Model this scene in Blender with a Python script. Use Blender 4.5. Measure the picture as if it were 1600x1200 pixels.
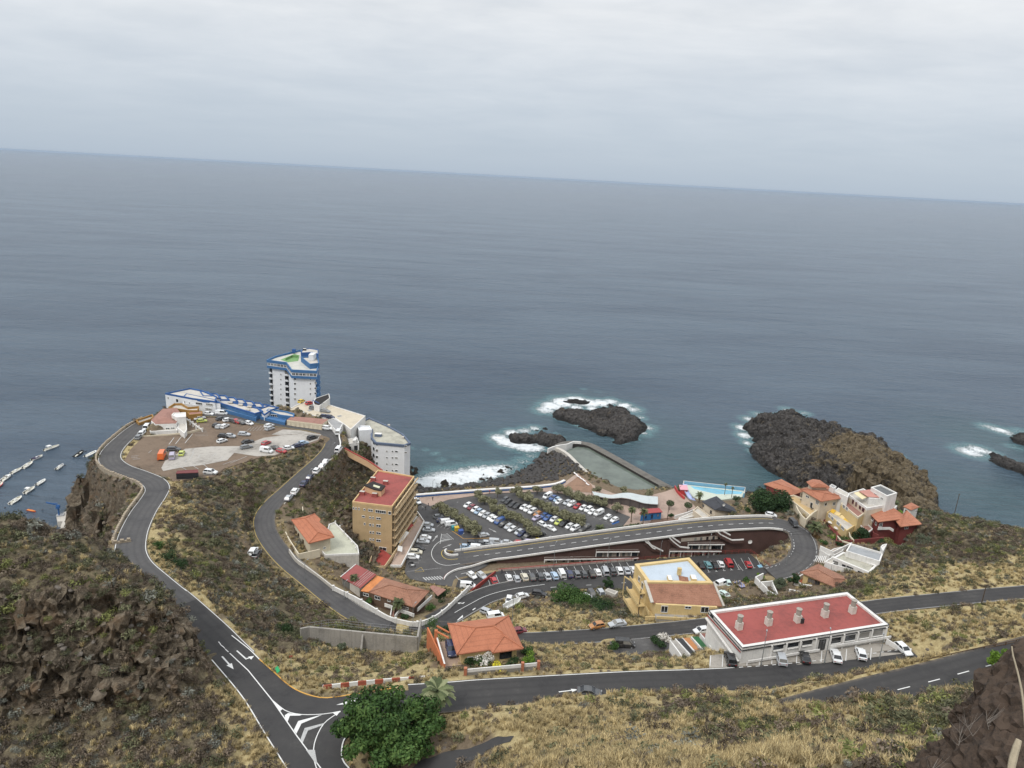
import bpy,bmesh,math,random
import numpy as np
from mathutils import Vector,Matrix
for o in list(bpy.data.objects):
 bpy.data.objects.remove(o)
scene=bpy.context.scene
COL=scene.collection
random.seed(7)
rng=np.random.default_rng(11)
# ------------------------------------------------------------------ camera
FPX=1109.0                       # focal length in pixels of a 1600 px wide picture
PITCH,ROLL,CAM_H=math.radians(16.32),math.radians(3.1),130.0
ca,sa,cp,sp=math.cos(ROLL),math.sin(ROLL),math.cos(PITCH),math.sin(PITCH)
cam_data=bpy.data.cameras.new('camera')
cam=bpy.data.objects.new('camera',cam_data)
COL.objects.link(cam)
v_right,v_fwd,v_up=Vector((1,0,0)),Vector((0,cp,-sp)),Vector((0,sp,cp))
c_x=v_right*ca +v_up*sa
c_y=v_up*ca -v_right*sa
m=Matrix((c_x,c_y,-v_fwd)).transposed().to_4x4()
m.translation=Vector((0,0,CAM_H))
cam.matrix_world=m
cam_data.sensor_width=36.0
cam_data.lens=36.0*FPX/1600.0
cam_data.clip_start=0.3
cam_data.clip_end=150000.0
scene.camera=cam
# ------------------------------------------------------------------ sky, sun, exposure
SUN_EL,SUN_AZ=math.radians(52),math.radians(215)     # azimuth clockwise from +Y
world=bpy.data.worlds.new('World')
scene.world=world
world.use_nodes=True
wn,wl=world.node_tree.nodes,world.node_tree.links
wn.clear()
w_out=wn.new('ShaderNodeOutputWorld')
w_bg=wn.new('ShaderNodeBackground')
w_bg2=wn.new('ShaderNodeBackground')
w_mix=wn.new('ShaderNodeMixShader')
w_sky=wn.new('ShaderNodeTexSky')
w_sky.sky_type='NISHITA'
w_sky.sun_disc=False
w_sky.sun_elevation=SUN_EL
w_sky.sun_rotation=SUN_AZ
w_bg.inputs['Strength'].default_value=0.07
wl.new(w_sky.outputs[0],w_bg.inputs['Color'])
# the overcast deck: noise on a flat layer seen from below, so that it closes up towards the horizon
tc=wn.new('ShaderNodeTexCoord')
sep=wn.new('ShaderNodeSeparateXYZ')
wl.new(tc.outputs['Generated'],sep.inputs[0])
def wmath(op,a,b=None,clamp=False):
 n=wn.new('ShaderNodeMath');n.operation=op;n.use_clamp=clamp
 for i,v in enumerate((a,b)):
  if v is None:continue
  if isinstance(v,(int,float)):n.inputs[i].default_value=v
  else:wl.new(v,n.inputs[i])
 return n.outputs[0]
zz=wmath('MAXIMUM',sep.outputs[2],0.0)
zd=wmath('ADD',zz,0.10)
cx=wmath('DIVIDE',sep.outputs[0],zd)
cy=wmath('DIVIDE',sep.outputs[1],zd)
comb=wn.new('ShaderNodeCombineXYZ')
wl.new(wmath('MULTIPLY',cx,0.8),comb.inputs[0]);wl.new(cy,comb.inputs[1])
def wnoise(scale,detail,rough,dist=0.0):
 n=wn.new('ShaderNodeTexNoise');n.inputs['Scale'].default_value=scale
 n.inputs['Detail'].default_value=detail;n.inputs['Roughness'].default_value=rough
 n.inputs['Distortion'].default_value=dist
 wl.new(comb.outputs[0],n.inputs['Vector']);return n.outputs['Fac']
nA=wnoise(0.75,6,0.55,0.6)
nB=wnoise(2.6,8,0.6,0.3)
cl=wmath('ADD',wmath('MULTIPLY',nA,0.65),wmath('MULTIPLY',nB,0.35))
r1=wn.new('ShaderNodeValToRGB')
r1.color_ramp.elements[0].position=0.34;r1.color_ramp.elements[0].color=(0.455,0.48,0.51,1)
r1.color_ramp.elements[1].position=0.64;r1.color_ramp.elements[1].color=(0.60,0.61,0.62,1)
wl.new(cl,r1.inputs[0])
hz=wn.new('ShaderNodeValToRGB')          # how much the horizon veil covers the deck
hz.color_ramp.elements[0].position=0.0;hz.color_ramp.elements[0].color=(1,1,1,1)
hz.color_ramp.elements[1].position=0.20;hz.color_ramp.elements[1].color=(0,0,0,1)
wl.new(zz,hz.inputs[0])
hmix=wn.new('ShaderNodeMix');hmix.data_type='RGBA'
wl.new(hz.outputs[0],hmix.inputs[0]);wl.new(r1.outputs[0],hmix.inputs[6])
hmix.inputs[7].default_value=(0.395,0.465,0.55,1)
wl.new(hmix.outputs[2],w_bg2.inputs['Color'])
wl.new(wmath('ADD',0.96,wmath('MULTIPLY',zz,1.4)),w_bg2.inputs['Strength'])   # an overcast sky is brightest overhead
w_mix.inputs[0].default_value=0.93
wl.new(w_bg.outputs[0],w_mix.inputs[1]);wl.new(w_bg2.outputs[0],w_mix.inputs[2])
wl.new(w_mix.outputs[0],w_out.inputs['Surface'])
sun_d=bpy.data.lights.new('sun','SUN')
sun_d.energy=1.5
sun_d.angle=math.radians(18)
sun_d.color=(1.0,0.965,0.92)
sun=bpy.data.objects.new('sun',sun_d)
COL.objects.link(sun)
sd=Vector((math.sin(SUN_AZ)*math.cos(SUN_EL),math.cos(SUN_AZ)*math.cos(SUN_EL),math.sin(SUN_EL)))
sun.rotation_euler=sd.to_track_quat('Z','Y').to_euler()
sun.location=(-60,-60,300)
vs=scene.view_settings
vs.view_transform='Standard';vs.look='None';vs.exposure=0.32;vs.gamma=1.0
vs.use_curve_mapping=False
scene.render.engine='CYCLES'
scene.cycles.use_denoising=True
scene.cycles.max_bounces=5
scene.cycles.diffuse_bounces=3
scene.cycles.glossy_bounces=2
scene.cycles.transparent_max_bounces=6
# ------------------------------------------------------------------ measuring: where a sight line meets a height
def P(px,py,z=0.0):
 dx,dy=px -800,py -600
 x=dx*ca +dy*sa;y=-dx*sa +dy*ca
 d=(x/FPX,cp -y/FPX*sp,-sp -y/FPX*cp)
 t=(z -CAM_H)/d[2]
 return Vector((d[0]*t,d[1]*t,z))
def Q(px,py,dist):
 dx,dy=px -800,py -600
 x=dx*ca +dy*sa;y=-dx*sa +dy*ca
 d=Vector((x/FPX,cp -y/FPX*sp,-sp -y/FPX*cp))
 return Vector((0,0,CAM_H)) +d*dist
# ------------------------------------------------------------------ small tools
def link(o,parent=None):
 COL.objects.link(o)
 if parent is not None:o.parent=parent
 return o
def tag(o,label=None,cat=None,group=None,kind=None):
 if label:o['label']=label
 if cat:o['category']=cat
 if group:o['group']=group
 if kind:o['kind']=kind
 return o
def empty(name,loc=(0,0,0),rz=0.0,label=None,cat=None,group=None):
 o=bpy.data.objects.new(name,None)
 o.empty_display_size=0.5
 o.location=loc;o.rotation_euler=(0,0,rz)
 link(o)
 return tag(o,label,cat,group)
class MB:
 def __init__(s):s.v=[];s.f=[];s.m=[]
 def face(s,pts,m=0):
  n=len(s.v);s.v+=[tuple(p) for p in pts];s.f.append(tuple(range(n,n +len(pts))));s.m.append(m)
 def box(s,x0,y0,z0,x1,y1,z1,m=0,top=None):
  n=len(s.v)
  s.v+=[(x0,y0,z0),(x1,y0,z0),(x1,y1,z0),(x0,y1,z0),(x0,y0,z1),(x1,y0,z1),(x1,y1,z1),(x0,y1,z1)]
  for i,q in enumerate(((0,3,2,1),(4,5,6,7),(0,1,5,4),(1,2,6,5),(2,3,7,6),(3,0,4,7))):
   s.f.append(tuple(n +k for k in q));s.m.append(top if (top is not None and i==1) else m)
 def bar(s,a,b,w,h=None,m=0):
  """a square bar from a to b (3-D points)"""
  a,b=Vector(a),Vector(b);d=(b -a).normalized()
  h=h or w
  up=Vector((0,0,1)) if abs(d.z)<0.95 else Vector((1,0,0))
  r=d.cross(up).normalized()*(w/2);u=r.cross(d).normalized()*(h/2)
  n=len(s.v)
  for p in (a,b):
   for q in (-r -u,r -u,r +u,-r +u):s.v.append(tuple(p +q))
  for q in ((3,2,1,0),(4,5,6,7),(0,1,5,4),(1,2,6,5),(2,3,7,6),(3,0,4,7)):
   s.f.append(tuple(n +k for k in q));s.m.append(m)
 def prism(s,pts,z0,z1,m=0,mtop=None):
  """pts: ccw polygon; z0/z1 numbers or lists"""
  k=len(pts);n=len(s.v)
  Z0=z0 if isinstance(z0,(list,tuple)) else [z0]*k
  Z1=z1 if isinstance(z1,(list,tuple)) else [z1]*k
  ar=sum(pts[i][0]*pts[(i +1) % k][1] -pts[(i +1) % k][0]*pts[i][1] for i in range(k))
  idx=list(range(k)) if ar>0 else list(range(k))[::-1]
  s.v+=[(pts[i][0],pts[i][1],Z0[i]) for i in idx] +[(pts[i][0],pts[i][1],Z1[i]) for i in idx]
  s.f.append(tuple(n +i for i in range(k))[::-1]);s.m.append(m)
  s.f.append(tuple(n +k +i for i in range(k)));s.m.append(m if mtop is None else mtop)
  for i in range(k):
   j=(i +1) % k
   s.f.append((n +i,n +j,n +k +j,n +k +i));s.m.append(m)
 def cyl(s,x,y,z0,z1,r0,r1=None,n=10,m=0):
  r1=r0 if r1 is None else r1
  b=len(s.v)
  for z,r in ((z0,r0),(z1,r1)):
   for i in range(n):
    a=2*math.pi*i/n;s.v.append((x +r*math.cos(a),y +r*math.sin(a),z))
  for i in range(n):
   j=(i +1) % n
   s.f.append((b +i,b +j,b +n +j,b +n +i));s.m.append(m)
  s.f.append(tuple(b +i for i in range(n))[::-1]);s.m.append(m)
  s.f.append(tuple(b +n +i for i in range(n)));s.m.append(m)
 def tube(s,pts,r,n=6,m=0):
  """pts polyline, r number or list"""
  pts=[Vector(p) for p in pts];R=r if isinstance(r,(list,tuple)) else [r]*len(pts)
  b=len(s.v)
  for i,p in enumerate(pts):
   d=(pts[min(i +1,len(pts) -1)] -pts[max(i -1,0)]).normalized()
   up=Vector((0,0,1)) if abs(d.z)<0.9 else Vector((1,0,0))
   x=d.cross(up).normalized();y=x.cross(d)
   for k in range(n):
    a=2*math.pi*k/n
    s.v.append(tuple(p +(x*math.cos(a) +y*math.sin(a))*R[i]))
  for i in range(len(pts) -1):
   for k in range(n):
    j=(k +1) % n
    s.f.append((b +i*n +k,b +i*n +j,b +(i +1)*n +j,b +(i +1)*n +k));s.m.append(m)
  s.f.append(tuple(b +k for k in range(n)));s.m.append(m)
  e=b +(len(pts) -1)*n
  s.f.append(tuple(e +k for k in range(n))[::-1]);s.m.append(m)
 def add(s,mesh_v,mesh_f,M=None,m=0):
  n=len(s.v)
  for p in mesh_v:s.v.append(tuple(M @ Vector(p)) if M is not None else tuple(p))
  for f in mesh_f:s.f.append(tuple(n +i for i in f));s.m.append(m)
 def mesh(s,name,mats,smooth=False):
  me=bpy.data.meshes.new(name)
  me.from_pydata(s.v,[],s.f)
  for q in (mats if isinstance(mats,(list,tuple)) else [mats]):me.materials.append(q)
  if max(s.m,default=0)>0:me.polygons.foreach_set('material_index',s.m)
  if smooth:me.polygons.foreach_set('use_smooth',[True]*len(s.f))
  me.update()
  return me
 def build(s,name,mats,parent=None,smooth=False,**kw):
  o=bpy.data.objects.new(name,s.mesh(name,mats,smooth))
  link(o,parent)
  return tag(o,kw.get('label'),kw.get('cat'),kw.get('group'),kw.get('kind'))
def copy_tree(o,parent=None):
 c=o.copy();COL.objects.link(c)
 if parent is not None:c.parent=parent
 for ch in list(o.children):copy_tree(ch,c)
 return c
# ------------------------------------------------------------------ materials
def new_mat(name):
 mt=bpy.data.materials.new(name);mt.use_nodes=True
 nt=mt.node_tree;b=nt.nodes['Principled BSDF']
 return mt,nt,b
def mnode(nt,kind,**kw):
 n=nt.nodes.new(kind)
 for k,v in kw.items():
  if k in n.inputs:n.inputs[k].default_value=v
  else:setattr(n,k,v)
 return n
def mmath(nt,op,a,b=None,c=None,clamp=False):
 n=nt.nodes.new('ShaderNodeMath');n.operation=op;n.use_clamp=clamp
 for i,v in enumerate((a,b,c)):
  if v is None:continue
  if isinstance(v,(int,float)):n.inputs[i].default_value=v
  else:nt.links.new(v,n.inputs[i])
 return n.outputs[0]
def mmix(nt,f,a,b,blend='MIX'):
 n=nt.nodes.new('ShaderNodeMix');n.data_type='RGBA';n.blend_type=blend
 for s,v in ((0,f),(6,a),(7,b)):
  if isinstance(v,(int,float)):n.inputs[s].default_value=v
  elif isinstance(v,(tuple,list)):n.inputs[s].default_value=(v[0],v[1],v[2],1)
  else:nt.links.new(v,n.inputs[s])
 return n.outputs[2]
def noise_out(nt,scale,detail=4,rough=0.6,coord='Object',dist=0.0,stretch=None):
 tcn=nt.nodes.new('ShaderNodeTexCoord');src=tcn.outputs[coord]
 if stretch:
  mp=nt.nodes.new('ShaderNodeMapping');mp.inputs['Scale'].default_value=stretch
  nt.links.new(src,mp.inputs[0]);src=mp.outputs[0]
 n=mnode(nt,'ShaderNodeTexNoise',Scale=scale,Detail=detail,Roughness=rough,Distortion=dist)
 nt.links.new(src,n.inputs['Vector'])
 return n.outputs['Fac']
def ramp(nt,fac,stops):
 r=nt.nodes.new('ShaderNodeValToRGB');e=r.color_ramp.elements
 while len(e)<len(stops):e.new(0.5)
 for q,(p,c) in zip(e,stops):
  q.position=p;q.color=(c[0],c[1],c[2],1) if isinstance(c,(tuple,list)) else (c,c,c,1)
 nt.links.new(fac,r.inputs[0]);return r.outputs[0]
_mc={}
def M(name,col=None,rough=0.8,var=0.18,scale=0.6,bump=0.0,bscale=4.0,metal=0.0,spec=0.3,streak=0.0,col2=None):
 """weathered paint / plaster / concrete: colour with large and small stains, optional rain streaks and relief"""
 if name in _mc:return _mc[name]
 mt,nt,b=new_mat(name)
 n1=noise_out(nt,scale,5,0.65);n2=noise_out(nt,scale*9,3,0.6)
 f=mmath(nt,'ADD',mmath(nt,'MULTIPLY',n1,0.65),mmath(nt,'MULTIPLY',n2,0.35))
 dark=col2 or tuple(c*(1 -var*2.2) for c in col)
 lite=tuple(min(0.9,c*(1 +var*0.6)) for c in col)
 out=ramp(nt,f,[(0.32,dark),(0.52,col),(0.72,lite)])
 if streak:
  s=noise_out(nt,2.2,4,0.6,stretch=(1,1,0.06))
  out=mmix(nt,ramp(nt,s,[(0.5,0.0),(0.75,streak)]),out,tuple(c*0.45 for c in col))
 nt.links.new(out,b.inputs['Base Color'])
 b.inputs['Roughness'].default_value=rough;b.inputs['Metallic'].default_value=metal
 b.inputs['Specular IOR Level'].default_value=spec
 if bump:
  bn=nt.nodes.new('ShaderNodeBump');bn.inputs['Strength'].default_value=bump;bn.inputs['Distance'].default_value=0.1
  nt.links.new(noise_out(nt,bscale,5,0.65),bn.inputs['Height']);nt.links.new(bn.outputs[0],b.inputs['Normal'])
 _mc[name]=mt
 return mt
def hexlin(r,g,b):
 f=lambda c:(c/255/12.92) if c/255<=0.04045 else ((c/255 +0.055)/1.055)**2.4
 return (f(r),f(g),f(b))
# ------------------------------------------------------------------ numeric noise for landforms
def vnoise(x,y,seed=0):
 xi=np.floor(x).astype(np.int64);yi=np.floor(y).astype(np.int64)
 fx=x -xi;fy=y -yi
 fx=fx*fx*(3 -2*fx);fy=fy*fy*(3 -2*fy)
 def h(a,b):
  n=(a*374761393 +b*668265263 +seed*982451653) &0x7fffffff
  n=((n ^ (n >> 13))*1274126177) &0x7fffffff
  return ((n ^ (n >> 16)) &0xffff)/65535.0
 return (h(xi,yi)*(1 -fx) +h(xi +1,yi)*fx)*(1 -fy) +(h(xi,yi +1)*(1 -fx) +h(xi +1,yi +1)*fx)*fy
def vnoise3(x,y,z,seed=0):
 zi=np.floor(z).astype(np.int64);f=z -zi;f=f*f*(3 -2*f)
 xi=np.floor(x).astype(np.int64);yi=np.floor(y).astype(np.int64);fx=x -xi;fy=y -yi
 fx=fx*fx*(3 -2*fx);fy=fy*fy*(3 -2*fy)
 def h(a,b,c):
  n=(a*374761393 +b*668265263 +c*1274126177 +seed*982451653) &0x7fffffff
  n=((n ^ (n >> 13))*1103515245) &0x7fffffff
  return ((n ^ (n >> 16)) &0xffff)/65535.0
 def lay(c):return (h(xi,yi,c)*(1 -fx) +h(xi +1,yi,c)*fx)*(1 -fy) +(h(xi,yi +1,c)*(1 -fx) +h(xi +1,yi +1,c)*fx)*fy
 return lay(zi)*(1 -f) +lay(zi +1)*f
def fbm3(x,y,z,s,octs=4,seed=0,ridged=True,gain=.55):
 a,t,out=1.0,0.0,0
 for o in range(octs):
  n=vnoise3(x/s +17.3*o,y/s,z/s -5.1*o,seed +o);out=out +a*((1 -np.abs(2*n -1)) if ridged else n);t+=a;a *= gain;s *= .48
 return out/t
def blocks3(x,y,z,s,seed=0):
 """broken rock: every cell of a 3-D cell pattern stands out by its own amount, with cracks between cells"""
 x,y,z=x/s,y/s,z/s
 xi,yi,zi=np.floor(x).astype(np.int64),np.floor(y).astype(np.int64),np.floor(z).astype(np.int64)
 f1=np.full(x.shape,9.0);f2=np.full(x.shape,9.0);val=np.zeros(x.shape)
 def hh(a,b,c,k):
  n=(a*374761393 +b*668265263 +c*1274126177 +(seed*7 +k)*982451653) &0x7fffffff
  n=((n ^ (n >> 13))*1103515245) &0x7fffffff
  return ((n ^ (n >> 16)) &0xffff)/65535.0
 for i in (-1,0,1):
  for j in (-1,0,1):
   for k in (-1,0,1):
    a,b,c=xi +i,yi +j,zi +k
    d=np.sqrt((a +hh(a,b,c,1) -x)**2 +(b +hh(a,b,c,2) -y)**2 +(c +hh(a,b,c,3) -z)**2)
    m_=d<f1;f2=np.where(m_,f1,np.minimum(f2,d));val=np.where(m_,hh(a,b,c,4),val);f1=np.where(m_,d,f1)
 return val -.5,np.clip((f2 -f1)/.22,0,1)
def crag_out(X,Y,Z,w,amp,s,seed):
 """push a surface in and out along its own normal: broken, overhanging rock"""
 ax=np.gradient(X,axis=1);az=np.gradient(Z,axis=1);by=np.gradient(Y,axis=0);bz=np.gradient(Z,axis=0)
 nx,ny,nz=-az*by,-bz*ax,ax*by;l=np.sqrt(nx*nx +ny*ny +nz*nz) +1e-9
 d=np.zeros(X.shape);k=w>.02
 x,y,z=X[k],Y[k],Z[k]
 wx,wy=x +1.2*(vnoise3(x/3,y/3,z/3,5) -.5),y +1.2*(vnoise3(x/3 +9,y/3,z/3,6) -.5)
 v1,c1=blocks3(wx,wy,z*1.35,s*.55,seed);v2,c2=blocks3(wx,wy,z*1.2,s*.24,seed +3)
 d[k]=w[k]*amp*((fbm3(x,y,z*1.3,s*1.6,4,seed) -.58)*1.1 +v1*.75 -(1 -c1)*.32 +v2*.30 -(1 -c2)*.16)
 # beds of lava: each stands out at its top and is undercut below
 q=(z +2.4*vnoise3(x/9,y/9,z/9,12) +.22*x)/(s*.62);fq=q -np.floor(q)
 d[k]+=w[k]*amp*.42*(fq**1.6 -.42)*(.4 +vnoise3(x/6,y/6,np.floor(q)*3.7,13))
 return X +d*nx/l,Y +d*ny/l,Z +d*nz/l
def fbm(x,y,s,octs=5,seed=0,ridged=False,gain=0.5):
 a,t,out=1.0,0.0,0
 for o in range(octs):
  n=vnoise(x/s +37.3*o,y/s -11.7*o,seed +o)
  out=out +a*((1 -np.abs(2*n -1)) if ridged else n);t+=a;a *= gain;s *= 0.5
 return out/t
def rbf_fit(pts,vals,c=1.5):
 p=np.array(pts,float);v=np.array(vals,float)
 d=np.sqrt(((p[:,None,:] -p[None,:,:])**2).sum(-1) +c*c)
 n=len(p);A=np.zeros((n +3,n +3));A[:n,:n]=d +np.eye(n)*0.0
 A[:n,n]=1;A[:n,n +1:]=p;A[n,:n]=1;A[n +1:,:n]=p.T
 A[:n,:n]-=np.eye(n)*0.15
 w=np.linalg.lstsq(A,np.concatenate([v,[0,0,0]]),rcond=None)[0]
 def ev(x,y):
  out=np.zeros(x.shape)
  xf,yf=x.ravel(),y.ravel();o=np.zeros(xf.shape)
  for k in range(0,len(xf),20000):
   dd=np.sqrt((xf[k:k +20000,None] -p[None,:,0])**2 +(yf[k:k +20000,None] -p[None,:,1])**2 +c*c)
   o[k:k +20000]=dd @ w[:n] +w[n] +xf[k:k +20000]*w[n +1] +yf[k:k +20000]*w[n +2]
  return o.reshape(x.shape)
 return ev
def grid_mesh(name,X,Y,Z,mats,attrs=None,smooth=True,keep=None,facet=None,**kw):
 ny,nx=X.shape
 co=np.stack([X,Y,Z],-1).reshape(-1,3)
 i=np.arange(ny -1)[:,None]*nx +np.arange(nx -1)[None,:]
 q=np.stack([i,i +1,i +nx +1,i +nx],-1).reshape(-1,4)
 if keep is not None:q=q[keep[:-1,:-1].ravel()]
 if keep is not None:
  used=np.unique(q);rm=np.full(len(co),-1);rm[used]=np.arange(len(used));q=rm[q];co=co[used]
  if attrs:attrs={k:v.reshape(-1)[used] for k,v in attrs.items()}
 me=bpy.data.meshes.new(name)
 me.vertices.add(len(co));me.vertices.foreach_set('co',co.ravel())
 me.loops.add(q.size);me.loops.foreach_set('vertex_index',q.ravel().astype(np.int32))
 me.polygons.add(len(q));me.polygons.foreach_set('loop_start',np.arange(0,q.size,4,dtype=np.int32))
 me.polygons.foreach_set('loop_total',np.full(len(q),4,np.int32))
 me.polygons.foreach_set('use_smooth',np.full(len(q),smooth))
 if facet is not None:                       # broken rock keeps its edges: no smoothing across faces there
  fm=facet[:-1,:-1].ravel()
  if keep is not None:fm=fm[keep[:-1,:-1].ravel()]
  me.polygons.foreach_set('use_smooth',~fm)
 me.update(calc_edges=True)
 for k,v in (attrs or {}).items():
  a=me.attributes.new(k,'FLOAT','POINT');a.data.foreach_set('value',np.asarray(v,np.float32).ravel())
 for mt in (mats if isinstance(mats,(list,tuple)) else [mats]):me.materials.append(mt)
 o=bpy.data.objects.new(name,me);link(o)
 return tag(o,kw.get('label'),kw.get('cat'),kw.get('group'),kw.get('kind'))
def seg_dist(x,y,a,b):
 dx,dy=b[0] -a[0],b[1] -a[1];l2=dx*dx +dy*dy +1e-9
 t=np.clip(((x -a[0])*dx +(y -a[1])*dy)/l2,0,1)
 return np.hypot(x -a[0] -t*dx,y -a[1] -t*dy),t
def inside(x,y,poly):
 r=np.zeros(x.shape,bool);n=len(poly)
 for i in range(n):
  x1,y1=poly[i][0],poly[i][1];x2,y2=poly[(i +1) % n][0],poly[(i +1) % n][1]
  c=((y1>y) != (y2>y)) &(x<(x2 -x1)*(y -y1)/((y2 -y1) if y2 != y1 else 1e-9) +x1)
  r ^= c
 return r
def poly_dist(x,y,poly):
 """signed: negative inside"""
 d=np.full(x.shape,1e9)
 for i in range(len(poly)):
  d=np.minimum(d,seg_dist(x,y,poly[i],poly[(i +1) % len(poly)])[0])
 return np.where(inside(x,y,poly),-d,d)
def smooth01(t):
 t=np.clip(t,0,1);return t*t*(3 -2*t)
def catmull(pts,step=1.5):
 pts=[Vector(p) for p in pts];out=[]
 for i in range(len(pts) -1):
  p0=pts[i -1] if i else pts[0]*2 -pts[1]
  p1,p2=pts[i],pts[i +1]
  p3=pts[i +2] if i +2<len(pts) else p2*2 -p1
  n=max(2,int((p2 -p1).length/step))
  for k in range(n):
   t=k/n
   out.append(0.5*((2*p1) +(p2 -p0)*t +(2*p0 -5*p1 +4*p2 -p3)*t*t +(3*p1 -p0 -3*p2 +p3)*t**3))
 out.append(pts[-1]);return out
def offset_line(line,off,dz=0.0):
 out=[]
 for i,p in enumerate(line):
  d=line[min(i +1,len(line) -1)] -line[max(i -1,0)]
  n=Vector((d.y,-d.x,0)).normalized()         # to the right of travel
  q=p +n*off;q.z=p.z +dz;out.append(q)
 return out
def cut_line(line,s0,s1):
 """piece of a polyline between two arc lengths"""
 out=[];s=0
 for i in range(len(line) -1):
  a,b=line[i],line[i +1];l=(b -a).length
  if s +l>=s0 and s<=s1:
   if not out:out.append(a.lerp(b,max(0,(s0 -s)/l)))
   out.append(a.lerp(b,min(1,(s1 -s)/l)))
  s+=l
 return out
def line_len(line):return sum((line[i +1] -line[i]).length for i in range(len(line) -1))
def ribbon(mb,line,o0,o1,dz=0.0,m=0):
 L,R=offset_line(line,o0,dz),offset_line(line,o1,dz)
 n=len(mb.v)
 for a,b in zip(L,R):mb.v+=[tuple(a),tuple(b)]
 for i in range(len(line) -1):
  mb.f.append((n +2*i,n +2*i +1,n +2*i +3,n +2*i +2));mb.m.append(m)
def wall_along(mb,line,w,h,m=0,mtop=None,base=-0.6,off=0.0):
 """a wall of thickness w and height h that follows a line (top follows the line's z)"""
 A=offset_line(line,off -w/2);B=offset_line(line,off +w/2);n=len(mb.v)
 for a,b in zip(A,B):
  mb.v+=[(a.x,a.y,a.z +base),(b.x,b.y,b.z +base),(b.x,b.y,b.z +h),(a.x,a.y,a.z +h)]
 k=len(line)
 for i in range(k -1):
  p,q=n +4*i,n +4*i +4
  for a,b,mm in ((0,1,m),(1,2,m),(2,3,m if mtop is None else mtop),(3,0,m)):
   mb.f.append((p +a,q +a,q +b,p +b));mb.m.append(mm)
 mb.f.append((n,n +1,n +2,n +3));mb.m.append(m)
 e=n +4*(k -1);mb.f.append((e +3,e +2,e +1,e));mb.m.append(m)
# ================================================================== LARGE STRUCTURE
# ------------------------------------------------------------------ roads (centre lines: sight line + height)
def line_px(pts):return [P(*p) for p in pts]
ROADS={}
def road(key,pts,width,extra=None):
 l=catmull(line_px(pts),1.5)
 ROADS[key]=(l,width)
 return l
road('approach',[(369,1031,44.1),(350,1012,43.9),(327,988,43.4),(282,946,42.6),(262,929,42.0)],7.2)
road('cliff',[(282,946,42.6),(262,929,42.0),(240,910,41.2),(214,886,40.2),(204,866,39.2),(205,846,38.2),(211,826,37),(224,800,35.4),(240,777,34),(246,763,33.2),(238,752,32.6),(215,742,31.8),(190,733,31.2),(174,722,30.6),(172,711,30.1),(180,698,29.7),(197,682,29.3),(213,669,29),(228,660,28.9),(246,652,28.7)],7.2)
road('upper',[(640,1092,44.6),(700,1088,44.2),(760,1083,43.6),(900,1074.5,42.5),(1000,1069,41.8),(1112,1065,41.1),(1220,1058,40.7),(1330,1046,40.5),(1440,1030,40.5)],7.6)
road('main',[(1760,985,58),(1680,1003,57.3),(1600,1025,56.5),(1527,1045,56),(1480,1058,55.5),(1442,1068,55.2),(1398,1079,54.8),(1340,1094,54.2),(1280,1110,53.3),(1200,1132,52)],8.0)
road('lower',[(606,979,14.9),(650,983,14.2),(692,980,14),(740,990,16),(816,998,20.5),(880,996,22),(956,991,23.5),(1060,981,26),(1150,971,28),(1250,961,30),(1345,951,32),(1400,944,33),(1470,937,34),(1540,930,35),(1600,925,36),(1680,918,37.5)],5.6)
road('descent',[(300,650,28.6),(330,647,28.5),(362,650,28.4),(412,659,28.2),(462,666,28),(494,671,27.9),(513,678,27.7),(521,688,27.4),(517,701,26.9),(503,717,26.2),(476,741,25.1),(450,765,24),(428,785,23.2),(414,805,22.4),(414,827,21.6),(427,851,20.6),(452,879,19.4),(485,906,18.2),(525,938,16.8),(560,961,15.6),(606,979,14.9)],6.6)
road('link',[(682,972,14),(705,959,12.9),(730,945,11.2),(760,930,9.3),(800,919.5,8.1),(860,911,7.8)],8.6)
road('ramp',[(712,872.5,6.2),(760,866,7.4),(800,861,8.8),(850,854,10.7),(900,847,12.4),(960,839,14.4),(1020,831.5,16),(1080,824,17.3),(1130,819.5,18.2),(1170,817.5,18.5),(1205,817,18.5),(1230,822,18.2),(1247,831,17.6),(1256,846,16.7),(1257,863,15.4),(1247,878,13.7),(1229,890,12.1),(1205,897,11)],8.9)
# ------------------------------------------------------------------ level places
PADS={}
def pad(key,pts):
 w=[P(*p) for p in pts]
 A=np.array([[p.x,p.y,1] for p in w]);z=np.array([p.z for p in w])
 c=np.linalg.lstsq(A,z,rcond=None)[0]
 PADS[key]=([(p.x,p.y) for p in w],tuple(c))
 return PADS[key]
def pad_z(key,x,y):
 c=PADS[key][1];return c[0]*x +c[1]*y +c[2]
def on_pad(key,px,py,dz=0.0):
 """where a sight line meets the plane of a level place"""
 c=PADS[key][1];z=P(px,py,0).z
 z=10.0
 for _ in range(12):
  p=P(px,py,z);z=c[0]*p.x +c[1]*p.y +c[2]
 p=P(px,py,z +dz);return p
pad('junction',[(331,1029,44),(378,1087,44.9),(447,1198,45.5),(530,1340,46.2),(660,1340,46.2),(575,1240,46),(544,1199,45.6),(534,1182,45.5),(537,1157,45.3),(556,1135,45),(600,1115,44.8),(660,1107,44.5),(660,1077,44.4),(575,1083,44.6),(525,1090,44.7),(500,1091,44.7),(478,1087,44.7),(441,1063,44.5),(400,1026,44.2),(391,1016,44.1),(372,1001,43.9)])
pad('main_lot',[(652,782,5.5),(672,791,5.5),(700,781,5.5),(765,771,5.5),(850,768,5.5),(905,775,5.5),(985,808,5.6),(965,832,5.8),(850,850,5.9),(780,862,6),(760,885,6.2),(725,902,6.6),(715,916,6.8),(690,914,6.7),(640,905,6.4),(632,895,6.3),(640,850,6),(655,810,5.6)])
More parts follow.
